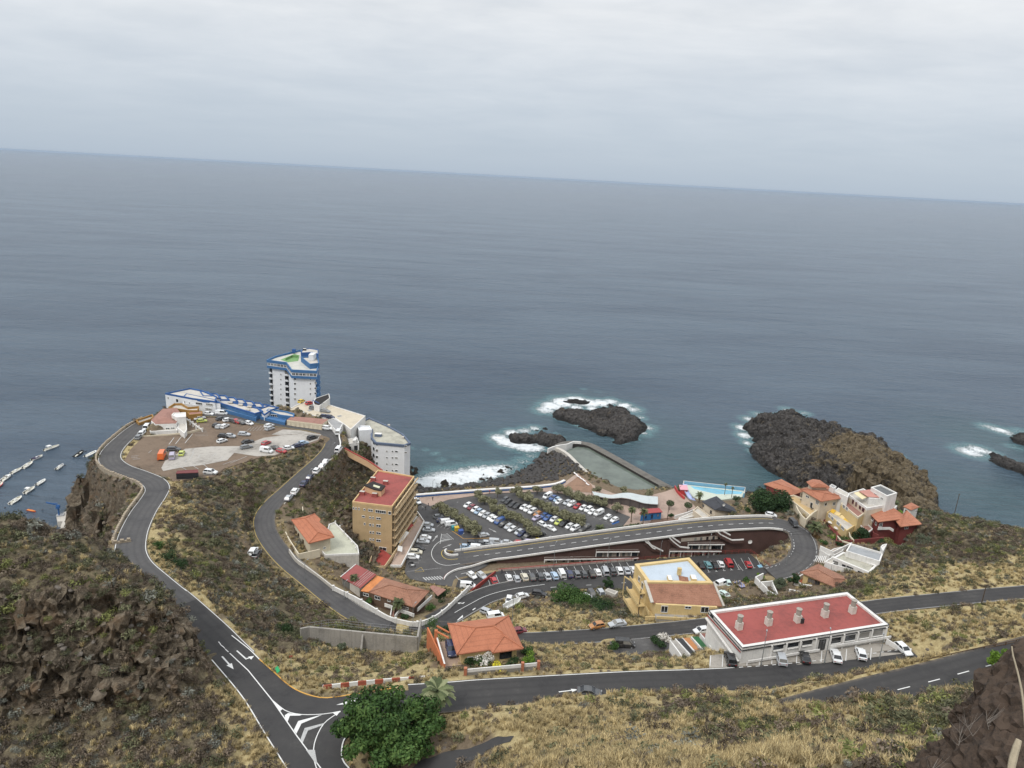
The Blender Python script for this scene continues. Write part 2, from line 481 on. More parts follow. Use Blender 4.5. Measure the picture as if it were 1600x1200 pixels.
pad('promenade',[(640,779,5.6),(700,773,5.6),(760,769,5.6),(830,765,5.6),(878,758,5.6),(888,749,5.6),(902,739,5.5),(925,757,5.5),(958,771,5.5),(1000,778,5.6),(1040,768,5.6),(1056,762,5.6),(1085,790,5.7),(1100,812,5.8),(1020,826,5.8),(962,836,5.8),(985,808,5.6),(905,775,5.5),(850,768,5.5),(765,771,5.5),(700,781,5.5),(672,791,5.5),(650,782,5.5)])
pad('lower_lot',[(716,905,7.1),(775,893,7.3),(850,888,7.7),(925,882,8.2),(987,877,8.7),(1105,868,9.7),(1170,864,10.3),(1205,890,10.8),(1181,905,10.3),(1117,913,9.6),(1000,925,8.8),(940,919,8.3),(870,922,7.9),(800,931,7.6),(745,924,7.3),(712,917,7)])
pad('plateau',[(192,724,30),(205,702,29.4),(224,684,29),(290,672,28.7),(310,655,28.5),(330,648,28.4),(400,655,28.3),(470,668,28),(498,675,28),(508,684,27.9),(495,692,27.9),(470,700,28.2),(430,713,28.7),(400,717,28.9),(350,732,29.6),(335,744,30),(270,750,30.6),(235,737,30.4)])
pad('terrace_lot',[(1109,1024,40.4),(1108,1043,40.7),(1200,1041,40.6),(1283,1037,40.5),(1375,1026,40.5),(1420,1020,40.5),(1400,1010,40.4),(1370,1004,40.4),(1250,1014,40.4)])
pad('roadside_lot',[(952,1003,23.8),(1030,994,25),(1052,1010,25.4),(1050,1022,25.6),(960,1022,24.6)])
# ------------------------------------------------------------------ land
# heights read off the photograph along sight lines: (px, py, height, ground kind)
LAND=[
 # near hill on the left
 (0,812,66,'s'),(50,816,66,'s'),(100,836,64,'s'),(150,851,62,'s'),(196,886,56,'s'),(230,906,56,'s'),(280,934,54.5,'s'),(310,952,53,'s'),(322,985,49.5,'r'),
 (50,860,65.3,'s'),(120,880,63,'s'),(150,902,61.5,'s'),(250,945,56.5,'s'),(50,920,63.2,'s'),(-40,830,66,'s'),(-40,920,63.5,'s'),
 (10,953,62,'r'),(100,948,61.3,'r'),(200,953,59,'r'),(285,962,55.5,'r'),(10,1050,55,'r'),(80,1055,54,'r'),(150,1050,53.5,'r'),(250,1060,51,'r'),(305,1020,50,'r'),
 (-30,1150,49,'s'),(30,1150,48,'s'),(130,1148,47.2,'s'),(230,1118,47.3,'s'),(318,1085,46.6,'s'),(350,1110,45.7,'s'),(400,1180,45.4,'g'),(365,1100,45.2,'g'),
 (30,1200,47.5,'s'),(200,1200,46.3,'s'),(340,1200,45.6,'s'),(100,1330,47.5,'s'),(400,1330,46.6,'s'),(420,1205,45.5,'g'),
 # behind its crest, the cove
 (172,852,38,'d'),(170,872,39.3,'d'),(182,830,37.2,'d'),
 # cove cliff under the road
 (138,728,28,'r'),(122,752,23,'r'),(110,790,13,'r'),(106,822,5,'r'),(150,745,26,'r'),(150,790,22,'r'),(180,760,28,'r'),(215,765,29,'r'),(200,795,27,'r'),(150,828,13,'r'),(172,822,24,'r'),(193,815,31,'r'),
 # slope between the plateau and the descending road
 (300,780,31,'s'),(258,800,34.2,'g'),(275,765,32,'d'),(350,762,28.6,'s'),(400,738,27.5,'s'),(450,722,27,'s'),(496,697,27.4,'s'),(468,738,26.4,'r'),(440,763,25,'r'),(400,797,24.5,'s'),(396,812,24.2,'s'),(380,768,27.4,'s'),
 (300,832,33,'s'),(350,850,29,'s'),(280,882,36.5,'s'),(380,880,24.5,'s'),(396,868,22.4,'d'),(402,905,23.4,'s'),(350,922,30.5,'s'),(320,905,35,'s'),(448,932,21,'s'),(430,962,25.6,'s'),(400,992,32,'s'),(362,960,36.5,'g'),(330,940,39.2,'g'),(470,948,19.2,'s'),
 (280,905,40,'g'),(246,872,38.4,'g'),(240,840,37,'g'),(345,968,41.5,'d'),(240,860,38,'g'),
 (480,1050,38,'g'),(560,1052,37.4,'g'),(640,1046,37,'g'),(520,1074,42.6,'g'),(600,1068,42,'g'),(450,1032,37,'g'),(440,1000,32,'s'),(480,1010,29.4,'s'),(560,1022,30,'g'),(655,1028,31,'g'),(410,1020,39,'g'),(460,1066,43.4,'g'),
 (480,975,25,'s'),(560,985,21,'s'),(650,995,18.5,'s'),
 # by the descending road and under the tower
 (560,700,24,'s'),(540,715,22,'s'),(520,740,20,'s'),(560,740,15,'s'),(495,752,22,'s'),(500,775,19,'s'),(545,775,13,'s'),(455,815,21.4,'d'),(470,850,19.5,'d'),(520,880,17,'d'),(500,905,17,'d'),(555,810,12,'r'),(560,850,11.5,'r'),(575,870,8,'r'),(545,905,14,'d'),(600,890,8.4,'d'),(585,750,11,'s'),
 (540,920,15.6,'d'),(600,940,11.5,'d'),(660,945,10.5,'d'),(640,915,7.5,'d'),(690,935,9.5,'d'),(610,960,13.6,'d'),(650,970,13.6,'d'),
 (600,760,6,'r'),(645,790,5.5,'d'),(625,880,6,'d'),(610,800,6,'d'),
 # orange-roofed house platform and the slope right of it
 (700,1045,40.8,'d'),(700,1000,39.5,'d'),(820,1010,36,'d'),(840,1050,42.4,'d'),(690,1050,42,'g'),(750,1058,43,'d'),(740,1030,40,'d'),(660,1000,24,'g'),(672,990,18,'g'),
 (900,1042,37.2,'g'),(1000,1042,38,'g'),(850,1032,33.6,'g'),(900,1017,27.5,'g'),(970,1030,33.5,'g'),(1050,1036,37.2,'g'),(850,1012,24.5,'g'),(940,1016,27,'g'),(1060,1022,33,'d'),(1095,1042,40,'g'),(900,1056,41,'g'),(1060,1053,40.3,'g'),(1000,1024,27,'g'),(1080,1012,31,'d'),
 # island of scrub between the link and lower roads
 (770,962,14.5,'g'),(850,962,16,'g'),(900,972,18.8,'g'),(980,965,20,'s'),(835,986,19.4,'g'),(800,945,11.4,'d'),(780,950,12.5,'d'),(900,942,12.5,'s'),(1000,945,15,'s'),(850,935,9.5,'d'),(930,930,9.5,'s'),(820,970,17,'g'),(900,930,8.6,'s'),(960,975,21.5,'g'),(990,940,13,'d'),
 # inside the hairpin
 (1200,850,15,'s'),(1222,868,13,'d'),(1182,862,12.4,'g'),(1150,866,11,'g'),(1208,880,11.6,'d'),(1232,850,15.6,'g'),(1120,865,9.8,'d'),(1080,868,9.5,'g'),(1020,870,9,'g'),(1225,832,17.2,'s'),
 (1000,872,8.8,'d'),(900,880,8.1,'d'),(1190,835,17,'d'),
 # by the lower lot, the small houses
 (1140,930,12.5,'d'),(1170,925,12.5,'d'),(1160,945,18,'s'),(1230,940,19,'s'),(1210,920,14,'d'),(1250,915,15,'d'),(1340,925,22,'s'),(1300,948,26,'s'),(1250,890,14.2,'d'),
 (1290,880,15.5,'d'),(1275,850,16.6,'d'),(1290,820,17,'d'),(1250,800,18,'d'),(1340,850,18.5,'d'),(1400,880,22,'s'),(1390,850,20,'s'),(1440,830,21,'s'),
 # slopes of the right
 (1460,900,30,'g'),(1420,922,30.5,'g'),(1510,905,33,'g'),(1590,900,35.6,'g'),(1440,860,25,'s'),(1490,840,26,'s'),(1550,850,29,'s'),(1610,862,32,'s'),(1520,872,30,'s'),(1600,885,34,'g'),
 (1440,800,14,'s'),(1490,807,17,'s'),(1560,821,20,'s'),(1600,830,22,'s'),(1660,843,24,'s'),(1700,900,36,'g'),
 (1450,962,34.6,'g'),(1400,985,37.4,'g'),(1500,982,40.6,'g'),(1560,962,38.6,'g'),(1570,1000,47,'g'),(1450,1015,44.6,'g'),(1350,1042,44.5,'g'),(1250,1062,44,'g'),(1500,1012,47.6,'g'),(1180,1070,43,'g'),(1420,1032,46.5,'g'),(1640,990,50,'g'),(1690,960,42,'g'),
 (1280,1074,48.8,'g'),(1350,1058,50,'g'),(1440,1038,52,'g'),(1560,1012,53.6,'g'),
 # foreground
 (720,1096,45.4,'g'),(850,1092,47.6,'g'),(1000,1093,49.6,'g'),(1120,1088,50.5,'g'),(1210,1092,55.6,'s'),(1300,1092,58.5,'s'),(1380,1096,61,'g'),(1450,1090,61,'g'),(1510,1078,60.5,'g'),
 (720,1130,47,'g'),(680,1165,47.4,'d'),(740,1170,48.4,'d'),(600,1190,46.6,'d'),(640,1150,46,'d'),(700,1200,48.2,'d'),(800,1150,52,'g'),(900,1120,53,'g'),
 (850,1198,66,'g'),(960,1200,75,'g'),(1100,1200,82,'g'),(1250,1200,88,'g'),(1400,1200,94,'s'),(900,1160,58,'g'),(1000,1150,62,'g'),(1150,1150,68,'s'),(1280,1140,71,'g'),(1400,1140,76,'s'),(1480,1130,79,'s'),(1560,1100,76,'s'),(1600,1060,68,'s'),(1080,1112,55,'s'),(1060,1175,70,'g'),(1330,1170,80,'g'),
 (660,1340,48,'d'),
]
ctrl=[(P(px,py,z),k) for px,py,z,k in LAND]
def add_world(x,y,z,k):ctrl.append((Vector((x,y,z)),k))
for x,y,z in ((-118,95,64),(-130,70,58),(-118,122,55),(-130,128,18),(-116,134,16),(-104,141,14),(-128,140,-4),(-116,150,-5),(-112,165,-5),(-150,120,-6),(-150,160,-6),(-170,60,-4),(-140,190,-6),
    (-90,60,52),(-60,60,47),(-30,60,47.5),(-12,58,52),(0,35,78),(10,22,92),(20,22,94),(-30,30,66),(-60,30,58),(35,28,92),(55,28,94),(80,50,84),(80,80,70),(110,70,76),(120,100,62),(0,12,100),(140,130,52),(150,90,66),(150,40,90),(-120,30,66),
    (160,160,42),(175,140,46),(140,214,5),(125,232,-5),(118,244,-4)):
 add_world(x,y,z,'s' if z>2 else 'r')
# the drop to the sea outside the cove road and behind the plateau
cl=ROADS['cliff'][0]
for i,p in enumerate(cl):
 if p.y>205 and i % 3==0:
  d=(cl[min(i +1,len(cl) -1)] -cl[i -1]).normalized();n=Vector((-d.y,d.x,0))
  add_world(p.x +n.x*9,p.y +n.y*9,p.z -19,'r');add_world(p.x +n.x*16,p.y +n.y*16,-5,'r')
for px,py in ((100,700),(60,780),(90,812),(160,690),(200,640),(230,620)):
 add_world(*P(px,py,0).to_2d(),-6,'r')
for px,py in ((245,640),(262,640),(330,625),(400,637),(450,630),(505,625),(545,640),(575,655)):
 q=P(px,py,28);add_world(q.x,q.y +4,24,'r');add_world(q.x +2,q.y +22,-5,'r')
for px,py,z in ((640,748,1),(645,760,2),(600,715,3),(620,690,-5),(660,740,-5),(600,660,-6)):
 add_world(*P(px,py,max(0,z)).to_2d(),z,'r')
for px,py,z in ((1440,797,14),(1490,804,17),(1560,818,20),(1600,827,22),(1660,840,24),(1720,852,26)):
 q=P(px,py,z);add_world(q.x +3,q.y +9,z -12,'r');add_world(q.x +6,q.y +20,-5,'r');add_world(q.x -2,q.y -5,z +.4,'s')
# shore of the bay
for px,py,z in ((650,772,4),(700,768,4),(760,763,4),(830,758,4),(880,751,4),(897,741,4),(660,757,-2.5),(700,752,-2.5),(760,744,-2.5),(800,734,-2.5),(828,722,-2.5),(845,706,-2),(866,700,0.8),(880,718,2.6),(860,730,2.2),(840,742,2.2),(780,754,1.4),(720,760,1.4),
    (720,735,-6),(780,715,-6),(850,680,-3),(940,690,-6),(1000,720,-6),(1060,755,-6),(1056,764,2),(1100,752,-4),(1160,760,-3),(1170,775,2.4),(1075,775,4.2),(1130,780,3.2),
    (1100,800,6),(1150,805,12),(1190,790,12),(1210,765,9),(1240,765,9),(1300,770,6),(1350,785,8),(1400,800,13),(1150,785,5),(1020,812,5.8),(940,780,5.4),(1060,800,5.7),(960,795,5.5),(700,830,5.4),(800,800,5.2),(900,820,5.4),(1180,755,-4),(1250,745,-4),(1120,830,7)):
 ctrl.append((P(px,py,max(0,z)) if z<0 else P(px,py,z),'d'))
 if z<0:ctrl[-1]=(Vector((ctrl[-1][0].x,ctrl[-1][0].y,z)),'r')
for x in range(-170,200,24):
 for y in (330,380,425):
  q=np.array([[p.x,p.y] for p,k in ctrl])
  if np.min(np.hypot(q[:,0] -x,q[:,1] -y))>16:add_world(x,y,-7,'r')
for key,(l,w) in ROADS.items():
 for i in range(0,len(l),6):
  if key=='ramp' and l[i].x<92:continue
  ctrl.append((l[i].copy(),'g' if key in ('cliff','approach','main','upper','lower') else 'd'))
for key,(poly,c) in PADS.items():
 for x,y in poly[::2]:ctrl.append((Vector((x,y,c[0]*x +c[1]*y +c[2] -0.1)),'d'))
POOL=[P(px,py,2.2).to_2d() for px,py in ((888,706),(893,701),(905,698),(918,700),(930,706),(1037,764),(1020,770),(1000,774),(965,769),(940,757),(922,742))]
q=np.array([[p.x,p.y] for p,k in ctrl])
land_f=rbf_fit(q,[p.z for p,k in ctrl],1.2)
gx=np.concatenate([np.arange(-178,-84,0.85),np.arange(-84,-36,0.42),np.arange(-36,196,0.8)]);gy=np.concatenate([np.arange(14,84,0.75),np.arange(84,112,0.36),np.arange(112,150,0.62),np.arange(150,400,0.85)])
GX,GY=np.meshgrid(gx,gy)
GZ=land_f(GX,GY)
# kinds of ground, blended
KINDS='sgrd'
wk=np.zeros((4,) +GX.shape)
qk=np.array([KINDS.index(k) for p,k in ctrl])
flat=np.stack([GX.ravel(),GY.ravel()],-1)
for k0 in range(0,len(flat),20000):
 d2=((flat[k0:k0 +20000,None,:] -q[None])**2).sum(-1) +4.0
 w=d2**-1.6
 for c in range(4):wk[c].reshape(-1)[k0:k0 +20000]=w[:,qk==c].sum(1)
wk /= wk.sum(0)
jit=(fbm(GX,GY,9,4,5) -0.5)*0.9
wk[0]+=jit;wk[1]-=jit;wk=np.clip(wk,0,1);wk /= wk.sum(0)
# relief: bumps everywhere on rough ground, ledges and crags on rock
gyy,gxx=np.gradient(GZ,gy,gx);slope=np.hypot(gxx,gyy)
rough=np.clip(wk[0] +wk[1]*0.8 +wk[2]*1.0,0,1)
GZ=GZ +rough*((fbm(GX,GY,7,4,1) -0.5)*1.5 +(fbm(GX,GY,2.2,3,2) -0.5)*0.55)
crag=np.clip(wk[2]*1.4,0,1)
GZ=GZ +np.clip(wk[0] +wk[1]*.5,0,1)*np.maximum(0,fbm(GX,GY,10,5,8,ridged=True) -.62)*4.0
GZ=GZ +crag*((fbm(GX +GZ*0.5,GY +GZ*0.4,5.5,5,3,ridged=True) -0.55)*4.2 +(fbm(GX,GY +GZ,1.6,3,4,ridged=True) -0.5)*1.1)
# level the ground under roads and yards
def blend_to(GZ,target,d,inner,outer):
 t=1 -smooth01((d -inner)/(outer -inner))
 return GZ*(1 -t) +target*t
built=np.full(GX.shape,99.0)             # distance to anything paved
for key,(l,w) in ROADS.items():
 dmin=np.full(GX.shape,1e9);zt=np.zeros(GX.shape)
 step=3;ll=l[::step] +([l[-1]] if (len(l) -1) % step else [])
 for a,b in zip(ll,ll[1:]):
  x0,x1=min(a.x,b.x) -9,max(a.x,b.x) +9;y0,y1=min(a.y,b.y) -9,max(a.y,b.y) +9
  i0,i1=np.searchsorted(gx,(x0,x1));j0,j1=np.searchsorted(gy,(y0,y1))
  if i0>=i1 or j0>=j1:continue
  sl=(slice(j0,j1),slice(i0,i1))
  d,t=seg_dist(GX[sl],GY[sl],a,b)
  better=d<dmin[sl]
  dmin[sl]=np.where(better,d,dmin[sl]);zt[sl]=np.where(better,a.z +(b.z -a.z)*t,zt[sl])
 built=np.minimum(built,dmin -w/2)
 if key=='ramp':
  # the ramp stands on the gallery: no earth bank on the stretch with arcades under it
  ok=dmin<8;far_end=(GX>86)
  GZ=np.where(ok &far_end,blend_to(GZ,zt -0.22,dmin,w/2 +0.3,w/2 +3.5),GZ)
  GZ=np.where(ok &~far_end,np.minimum(GZ,zt -0.3),GZ)
  continue
 ok=dmin<w/2 +4
 GZ=np.where(ok,blend_to(GZ,zt -0.22,dmin,w/2 +0.5,w/2 +3.6),GZ)
for key,(poly,c) in PADS.items():
 d=poly_dist(GX,GY,poly);zt=c[0]*GX +c[1]*GY +c[2]
 built=np.minimum(built,d)
 GZ=blend_to(GZ,zt -0.25,d,0.6,3.2)
# ground dug away under buildings that would otherwise be buried: (polygon at a height, cap)
for pts,z,cap in ((((440,640),(455,632),(473,622),(520,612),(575,648),(640,690),(650,700),(600,700),(552,690),(540,672),(510,660)),27,22.0),(((410,640),(420,615),(510,612),(500,632)),26,15.0),
     (((245,640),(258,632),(345,634),(420,648),(440,655),(440,662),(400,655),(300,645)),28,28.2)):
 d=poly_dist(GX,GY,[P(x,y,z).to_2d() for x,y in pts])
 GZ=np.where(d<3,np.minimum(GZ,cap +smooth01((d +.5)/3.5)*8),GZ)
rl0=offset_line(cut_line(ROADS['ramp'][0],16,112),5.5)[::3];dg=np.full(GX.shape,99.0)
for a,b in zip(rl0,rl0[1:]):dg=np.minimum(dg,seg_dist(GX,GY,a,b)[0])
GZ=np.where(dg<3.4,np.minimum(GZ,np.where(GX<52,7.3 +np.clip(GX,0,52)*.012,8.6) +smooth01((dg -1.6)/1.8)*2),GZ)
dpool=poly_dist(GX,GY,POOL)
GZ=blend_to(GZ,-2.0 +0*GX,dpool,-1.0,0.4)
def ground(x,y):
 i=int(np.clip(np.searchsorted(gx,x),1,len(gx) -1));j=int(np.clip(np.searchsorted(gy,y),1,len(gy) -1))
 fx=(x -gx[i -1])/(gx[i] -gx[i -1]);fy=(y -gy[j -1])/(gy[j] -gy[j -1])
 a=GZ[j -1,i -1]*(1 -fx) +GZ[j -1,i]*fx;b=GZ[j,i -1]*(1 -fx) +GZ[j,i]*fx
 return float(a*(1 -fy) +b*fy)
def on_ground(px,py,z0=20.0):
 """first point of the land that a sight line meets (marching out from the camera)"""
 a=Q(px,py,1.0) -Vector((0,0,CAM_H));o=Vector((0,0,CAM_H));t=30.0
 while t<420:
  p=o +a*t
  if p.z<ground(p.x,p.y):break
  t+=0.5
 return Vector((p.x,p.y,ground(p.x,p.y)))
def land_material():
 mt,nt,b=new_mat('land')
 at=lambda n:mnode(nt,'ShaderNodeAttribute',attribute_name=n).outputs['Fac']
 n1=noise_out(nt,0.22,6,0.65);n2=noise_out(nt,1.1,6,0.7);n3=noise_out(nt,5.0,5,0.7);n4=noise_out(nt,0.05,3,0.6)
 nn=mmath(nt,'ADD',mmath(nt,'MULTIPLY',n2,0.55),mmath(nt,'MULTIPLY',n3,0.45))
 scrub=ramp(nt,nn,[(0.33,(0.050,0.042,0.030)),(0.47,(0.120,0.098,0.064)),(0.56,(0.165,0.138,0.086)),(0.68,(0.29,0.235,0.145))])
 grass=ramp(nt,nn,[(0.32,(0.15,0.115,0.065)),(0.46,(0.335,0.265,0.135)),(0.58,(0.46,0.38,0.205)),(0.72,(0.56,0.47,0.28))])
 rock=ramp(nt,nn,[(0.34,(0.024,0.019,0.014)),(0.44,(0.083,0.066,0.048)),(0.54,(0.145,0.118,0.085)),(0.66,(0.28,0.24,0.18))])
 rock=mmix(nt,ramp(nt,n1,[(0.50,0.0),(0.66,0.65)]),rock,(0.135,0.083,0.046))
 dirt=ramp(nt,nn,[(0.30,(0.085,0.065,0.045)),(0.50,(0.16,0.122,0.082)),(0.70,(0.25,0.20,0.14))])
 w0=mmath(nt,'ADD',at('grass'),mmath(nt,'MULTIPLY',mmath(nt,'SUBTRACT',n1,0.5),0.9))
 c=mmix(nt,ramp(nt,w0,[(0.32,0.0),(0.6,1.0)]),scrub,grass)
 w1=mmath(nt,'ADD',at('dirt'),mmath(nt,'MULTIPLY',mmath(nt,'SUBTRACT',n2,0.5),0.5))
 c=mmix(nt,ramp(nt,w1,[(0.35,0.0),(0.65,1.0)]),c,dirt)
 w2=mmath(nt,'ADD',at('rock'),mmath(nt,'MULTIPLY',mmath(nt,'SUBTRACT',n2,0.5),0.6))
 c=mmix(nt,ramp(nt,w2,[(0.35,0.0),(0.6,1.0)]),c,rock)
 # wet, weed-dark rock at the tide line
 c=mmix(nt,mmath(nt,'MULTIPLY',at('tide'),0.85),c,(0.014,0.013,0.012))
 nt.links.new(c,b.inputs['Base Color'])
 b.inputs['Roughness'].default_value=0.95;b.inputs['Specular IOR Level'].default_value=0.15
 bn=nt.nodes.new('ShaderNodeBump');bn.inputs['Strength'].default_value=0.7;bn.inputs['Distance'].default_value=0.5
 nt.links.new(nn,bn.inputs['Height']);nt.links.new(bn.outputs[0],b.inputs['Normal'])
 return mt
MAT_LAND=land_material()
gyy,gxx=np.gradient(GZ,gy,gx);slope=np.hypot(gxx,gyy)
rockw=np.clip(wk[2] +smooth01((slope -1.1)/0.9)*0.8,0,1)
tide=1 -smooth01((GZ -0.4)/1.8)
verge=smooth01((5.5 -built)/3.5)*np.clip(1 -1.5*rockw,0,1)*(GY<205)*(.35 +.9*fbm(GX,GY,6,3,88))
wk[1]+=verge;wk /= wk.sum(0)
cell=GZ>-3.5
keep=cell.copy();keep[:-1,:-1]=cell[:-1,:-1] |cell[1:,:-1] |cell[:-1,1:] |cell[1:,1:]
# the nearest ground, under the lookout itself, is out of sight and not built
keep &= ~((GY<40) &(np.abs(GX)<26) &(GZ>100))
free=smooth01((built -1.5)/4)
wc=np.clip(np.clip(rockw*1.3 -.15,0,1) +.22*wk[0],0,1)*free
HX,HY,HZ=crag_out(GX,GY,GZ,wc,3.5,5.0,61)
grid_mesh('hillside',HX,HY,HZ,MAT_LAND,{'grass':wk[1],'rock':rockw,'dirt':wk[3],'tide':tide},keep=keep,facet=(wc>.3),kind='structure')
# ------------------------------------------------------------------ rocks standing in the sea
SEA_ROCKS=[]        # (grid x, grid y, z) for the foam
def sea_rock(name,outline,heights,step,amp,kinds=None,crag_s=5.0,**kw):
 """outline: waterline pixels (height 0); heights: inner (px, py, z[, kind])"""
 ol=[P(px,py,0.0) for px,py in outline]
 pts=[(p.x,p.y) for p in ol];val=[0.0]*len(ol)
 cxm=sum(p.x for p in ol)/len(ol);cym=sum(p.y for p in ol)/len(ol)
 for i,p in enumerate(ol):
  a,b_=ol[i -1],ol[(i +1) % len(ol)]
  d=Vector((p.x -cxm,p.y -cym,0)).normalized()*4
  pts.append((p.x +d.x,p.y +d.y));val.append(-3.0)
 kk=[]
 for h in heights:
  p=P(*h[:3]);pts.append((p.x,p.y));val.append(h[2]);kk.append((p.x,p.y,h[3] if len(h)>3 else 0.0))
 f=rbf_fit(pts,val,1.0)
 xs=[p[0] for p in pts];ys=[p[1] for p in pts]
 X,Y=np.meshgrid(np.arange(min(xs) -3,max(xs) +3,step),np.arange(min(ys) -3,max(ys) +3,step))
 Z=f(X,Y)
 t=smooth01((Z +1.5)/3)
 Z=Z +t*np.minimum(amp*3.2,Z.max()*.45)*(fbm(X,Y,24,4,25,ridged=True,gain=.55) -.58)*1.6
 Z=Z +t*amp*((fbm(X +Z,Y,crag_s*1.6,6,21,ridged=True,gain=0.6) -0.55)*3.6 +(fbm(X,Y,crag_s*0.3,3,22) -0.5)*0.8)
 ka=np.array(kk);wsum=np.zeros(X.shape);g=np.zeros(X.shape)
 for x,y,k in kk:
  w=1.0/((X -x)**2 +(Y -y)**2 +4)**1.4;wsum+=w;g+=w*k
 g=g/wsum
 Xc,Yc,Zc=crag_out(X,Y,Z,t,amp*2.4,crag_s*1.5,71)
 cell=Z>-1.6;keep=cell.copy();keep[:-1,:-1]=cell[:-1,:-1] |cell[1:,:-1] |cell[:-1,1:] |cell[1:,1:]
 SEA_ROCKS.append((X,Y,Z))
 return grid_mesh(name,Xc,Yc,Zc,MAT_SEAROCK,{'dry':np.clip(g,0,1),'tide':1 -smooth01((Z -0.5)/2.2)},keep=keep,facet=np.ones(X.shape,bool),**kw)
def searock_material():
 mt,nt,b=new_mat('lava_rock')
 at=lambda n:mnode(nt,'ShaderNodeAttribute',attribute_name=n).outputs['Fac']
 n1=noise_out(nt,0.13,5,0.65);n2=noise_out(nt,0.7,7,0.7);n3=noise_out(nt,3.2,4,0.7)
 nn=mmath(nt,'ADD',mmath(nt,'MULTIPLY',n2,0.6),mmath(nt,'MULTIPLY',n3,0.4))
 lava=ramp(nt,nn,[(0.34,(0.014,0.013,0.013)),(0.46,(0.040,0.037,0.035)),(0.56,(0.072,0.066,0.062)),(0.68,(0.16,0.148,0.138))])
 brown=ramp(nt,nn,[(0.33,(0.038,0.030,0.021)),(0.46,(0.092,0.072,0.047)),(0.56,(0.145,0.115,0.072)),(0.70,(0.25,0.205,0.13))])
 w=mmath(nt,'ADD',at('dry'),mmath(nt,'ADD',mmath(nt,'MULTIPLY',mmath(nt,'SUBTRACT',n2,0.5),1.8),mmath(nt,'MULTIPLY',mmath(nt,'SUBTRACT',n1,0.5),2.6)))
 c=mmix(nt,ramp(nt,w,[(0.35,0.0),(0.75,1.0)]),lava,brown)
 c=mmix(nt,mmath(nt,'MULTIPLY',at('tide'),0.8),c,(0.012,0.012,0.012))
 nt.links.new(c,b.inputs['Base Color']);b.inputs['Roughness'].default_value=0.9;b.inputs['Specular IOR Level'].default_value=0.2
 bn=nt.nodes.new('ShaderNodeBump');bn.inputs['Strength'].default_value=0.8;bn.inputs['Distance'].default_value=0.7
 nt.links.new(nn,bn.inputs['Height']);nt.links.new(bn.outputs[0],b.inputs['Normal'])
 return mt
MAT_SEAROCK=searock_material()
sea_rock('headland',[(1160,668),(1168,660),(1185,652),(1215,645),(1232,640),(1258,648),(1285,660),(1330,668),(1342,678),(1378,690),(1400,712),(1430,735),(1455,760),(1465,785),(1462,806),(1430,815),(1390,812),(1330,795),(1270,780),(1225,748),(1200,735),(1180,718),(1172,700),(1177,690),(1170,678)],
 [(1185,664,2.5),(1210,655,3),(1235,650,3.5),(1270,662,4.5),(1240,672,4.2),(1210,685,4),(1200,700,4),(1225,715,5),(1250,700,6),(1270,690,6,.1),(1290,682,7,.1),(1315,676,7,.2),(1330,690,13,1),(1345,684,13,1),(1300,705,11,1),(1280,720,9,.6),(1260,735,7,.1),(1320,715,15,1),(1360,705,15,1),(1375,705,13,1),(1340,735,17,1),(1385,728,16,1),(1370,750,18,1),(1410,748,16,1),(1400,770,18,1),(1430,770,14,.9),(1440,785,13,.9),(1320,755,10,.2),(1350,770,11,.3),(1290,745,6,0),(1420,795,15,.9),(1290,762,4,0),(1385,790,13,.8),(1360,790,9,.3)],
 0.6,1.25,kind='structure')
sea_rock('rock_islet',[(862,648),(872,641),(900,640),(925,641),(940,638),(938,633),(952,632),(975,638),(990,648),(1008,662),(1010,668),(998,680),(996,688),(975,693),(955,692),(932,690),(950,682),(930,676),(905,668),(890,660),(870,655)],
 [(880,648,2.2),(910,648,2.4),(945,640,1.5),(962,643,4.5),(975,650,4.8),(985,660,3.6),(960,660,2.6),(930,660,2.2),(940,671,3),(965,672,3.6),(985,676,2.4),(970,686,2.2),(950,652,1.4),(925,653,1.6)],0.6,0.75,
 label='large black lava islet ringed by surf beyond the seawater pool',cat='rock islet')
sea_rock('rock_islet',[(795,682),(802,677),(822,679),(842,682),(838,672),(850,668),(868,676),(886,688),(880,698),(862,700),(840,692),(815,693),(800,690)],
 [(810,684,2.2),(830,686,1.8),(852,676,3.6),(862,683,3.8),(874,690,3),(845,687,2)],0.6,0.7,
 label='low jagged rock islet joining the tip of the boulder breakwater',cat='rock islet')
sea_rock('rock_islet',[(1545,716),(1552,709),(1575,716),(1600,728),(1640,742),(1640,752),(1600,742),(1575,734),(1555,725)],
 [(1560,715,2.4),(1580,724,2.8),(1605,734,3),(1625,743,2)],0.7,0.7,
 label='long dark rock cut by the right edge, the nearer of two',cat='rock islet')
sea_rock('rock_islet',[(1578,684),(1586,677),(1610,678),(1640,690),(1640,704),(1605,698),(1588,692)],
 [(1592,683,2.2),(1612,688,2.8),(1628,694,2.4)],0.7,0.7,
 label='dark surf-washed rock at the right edge, the farther of two',cat='rock islet')
sea_rock('rock_islet',[(880,627),(888,624),(905,626),(922,627),(920,630),(900,631),(886,630)],
 [(892,627,0.9),(910,628.5,1.0)],0.5,0.5,
 label='thin black reef awash in surf behind the large islet',cat='rock islet')
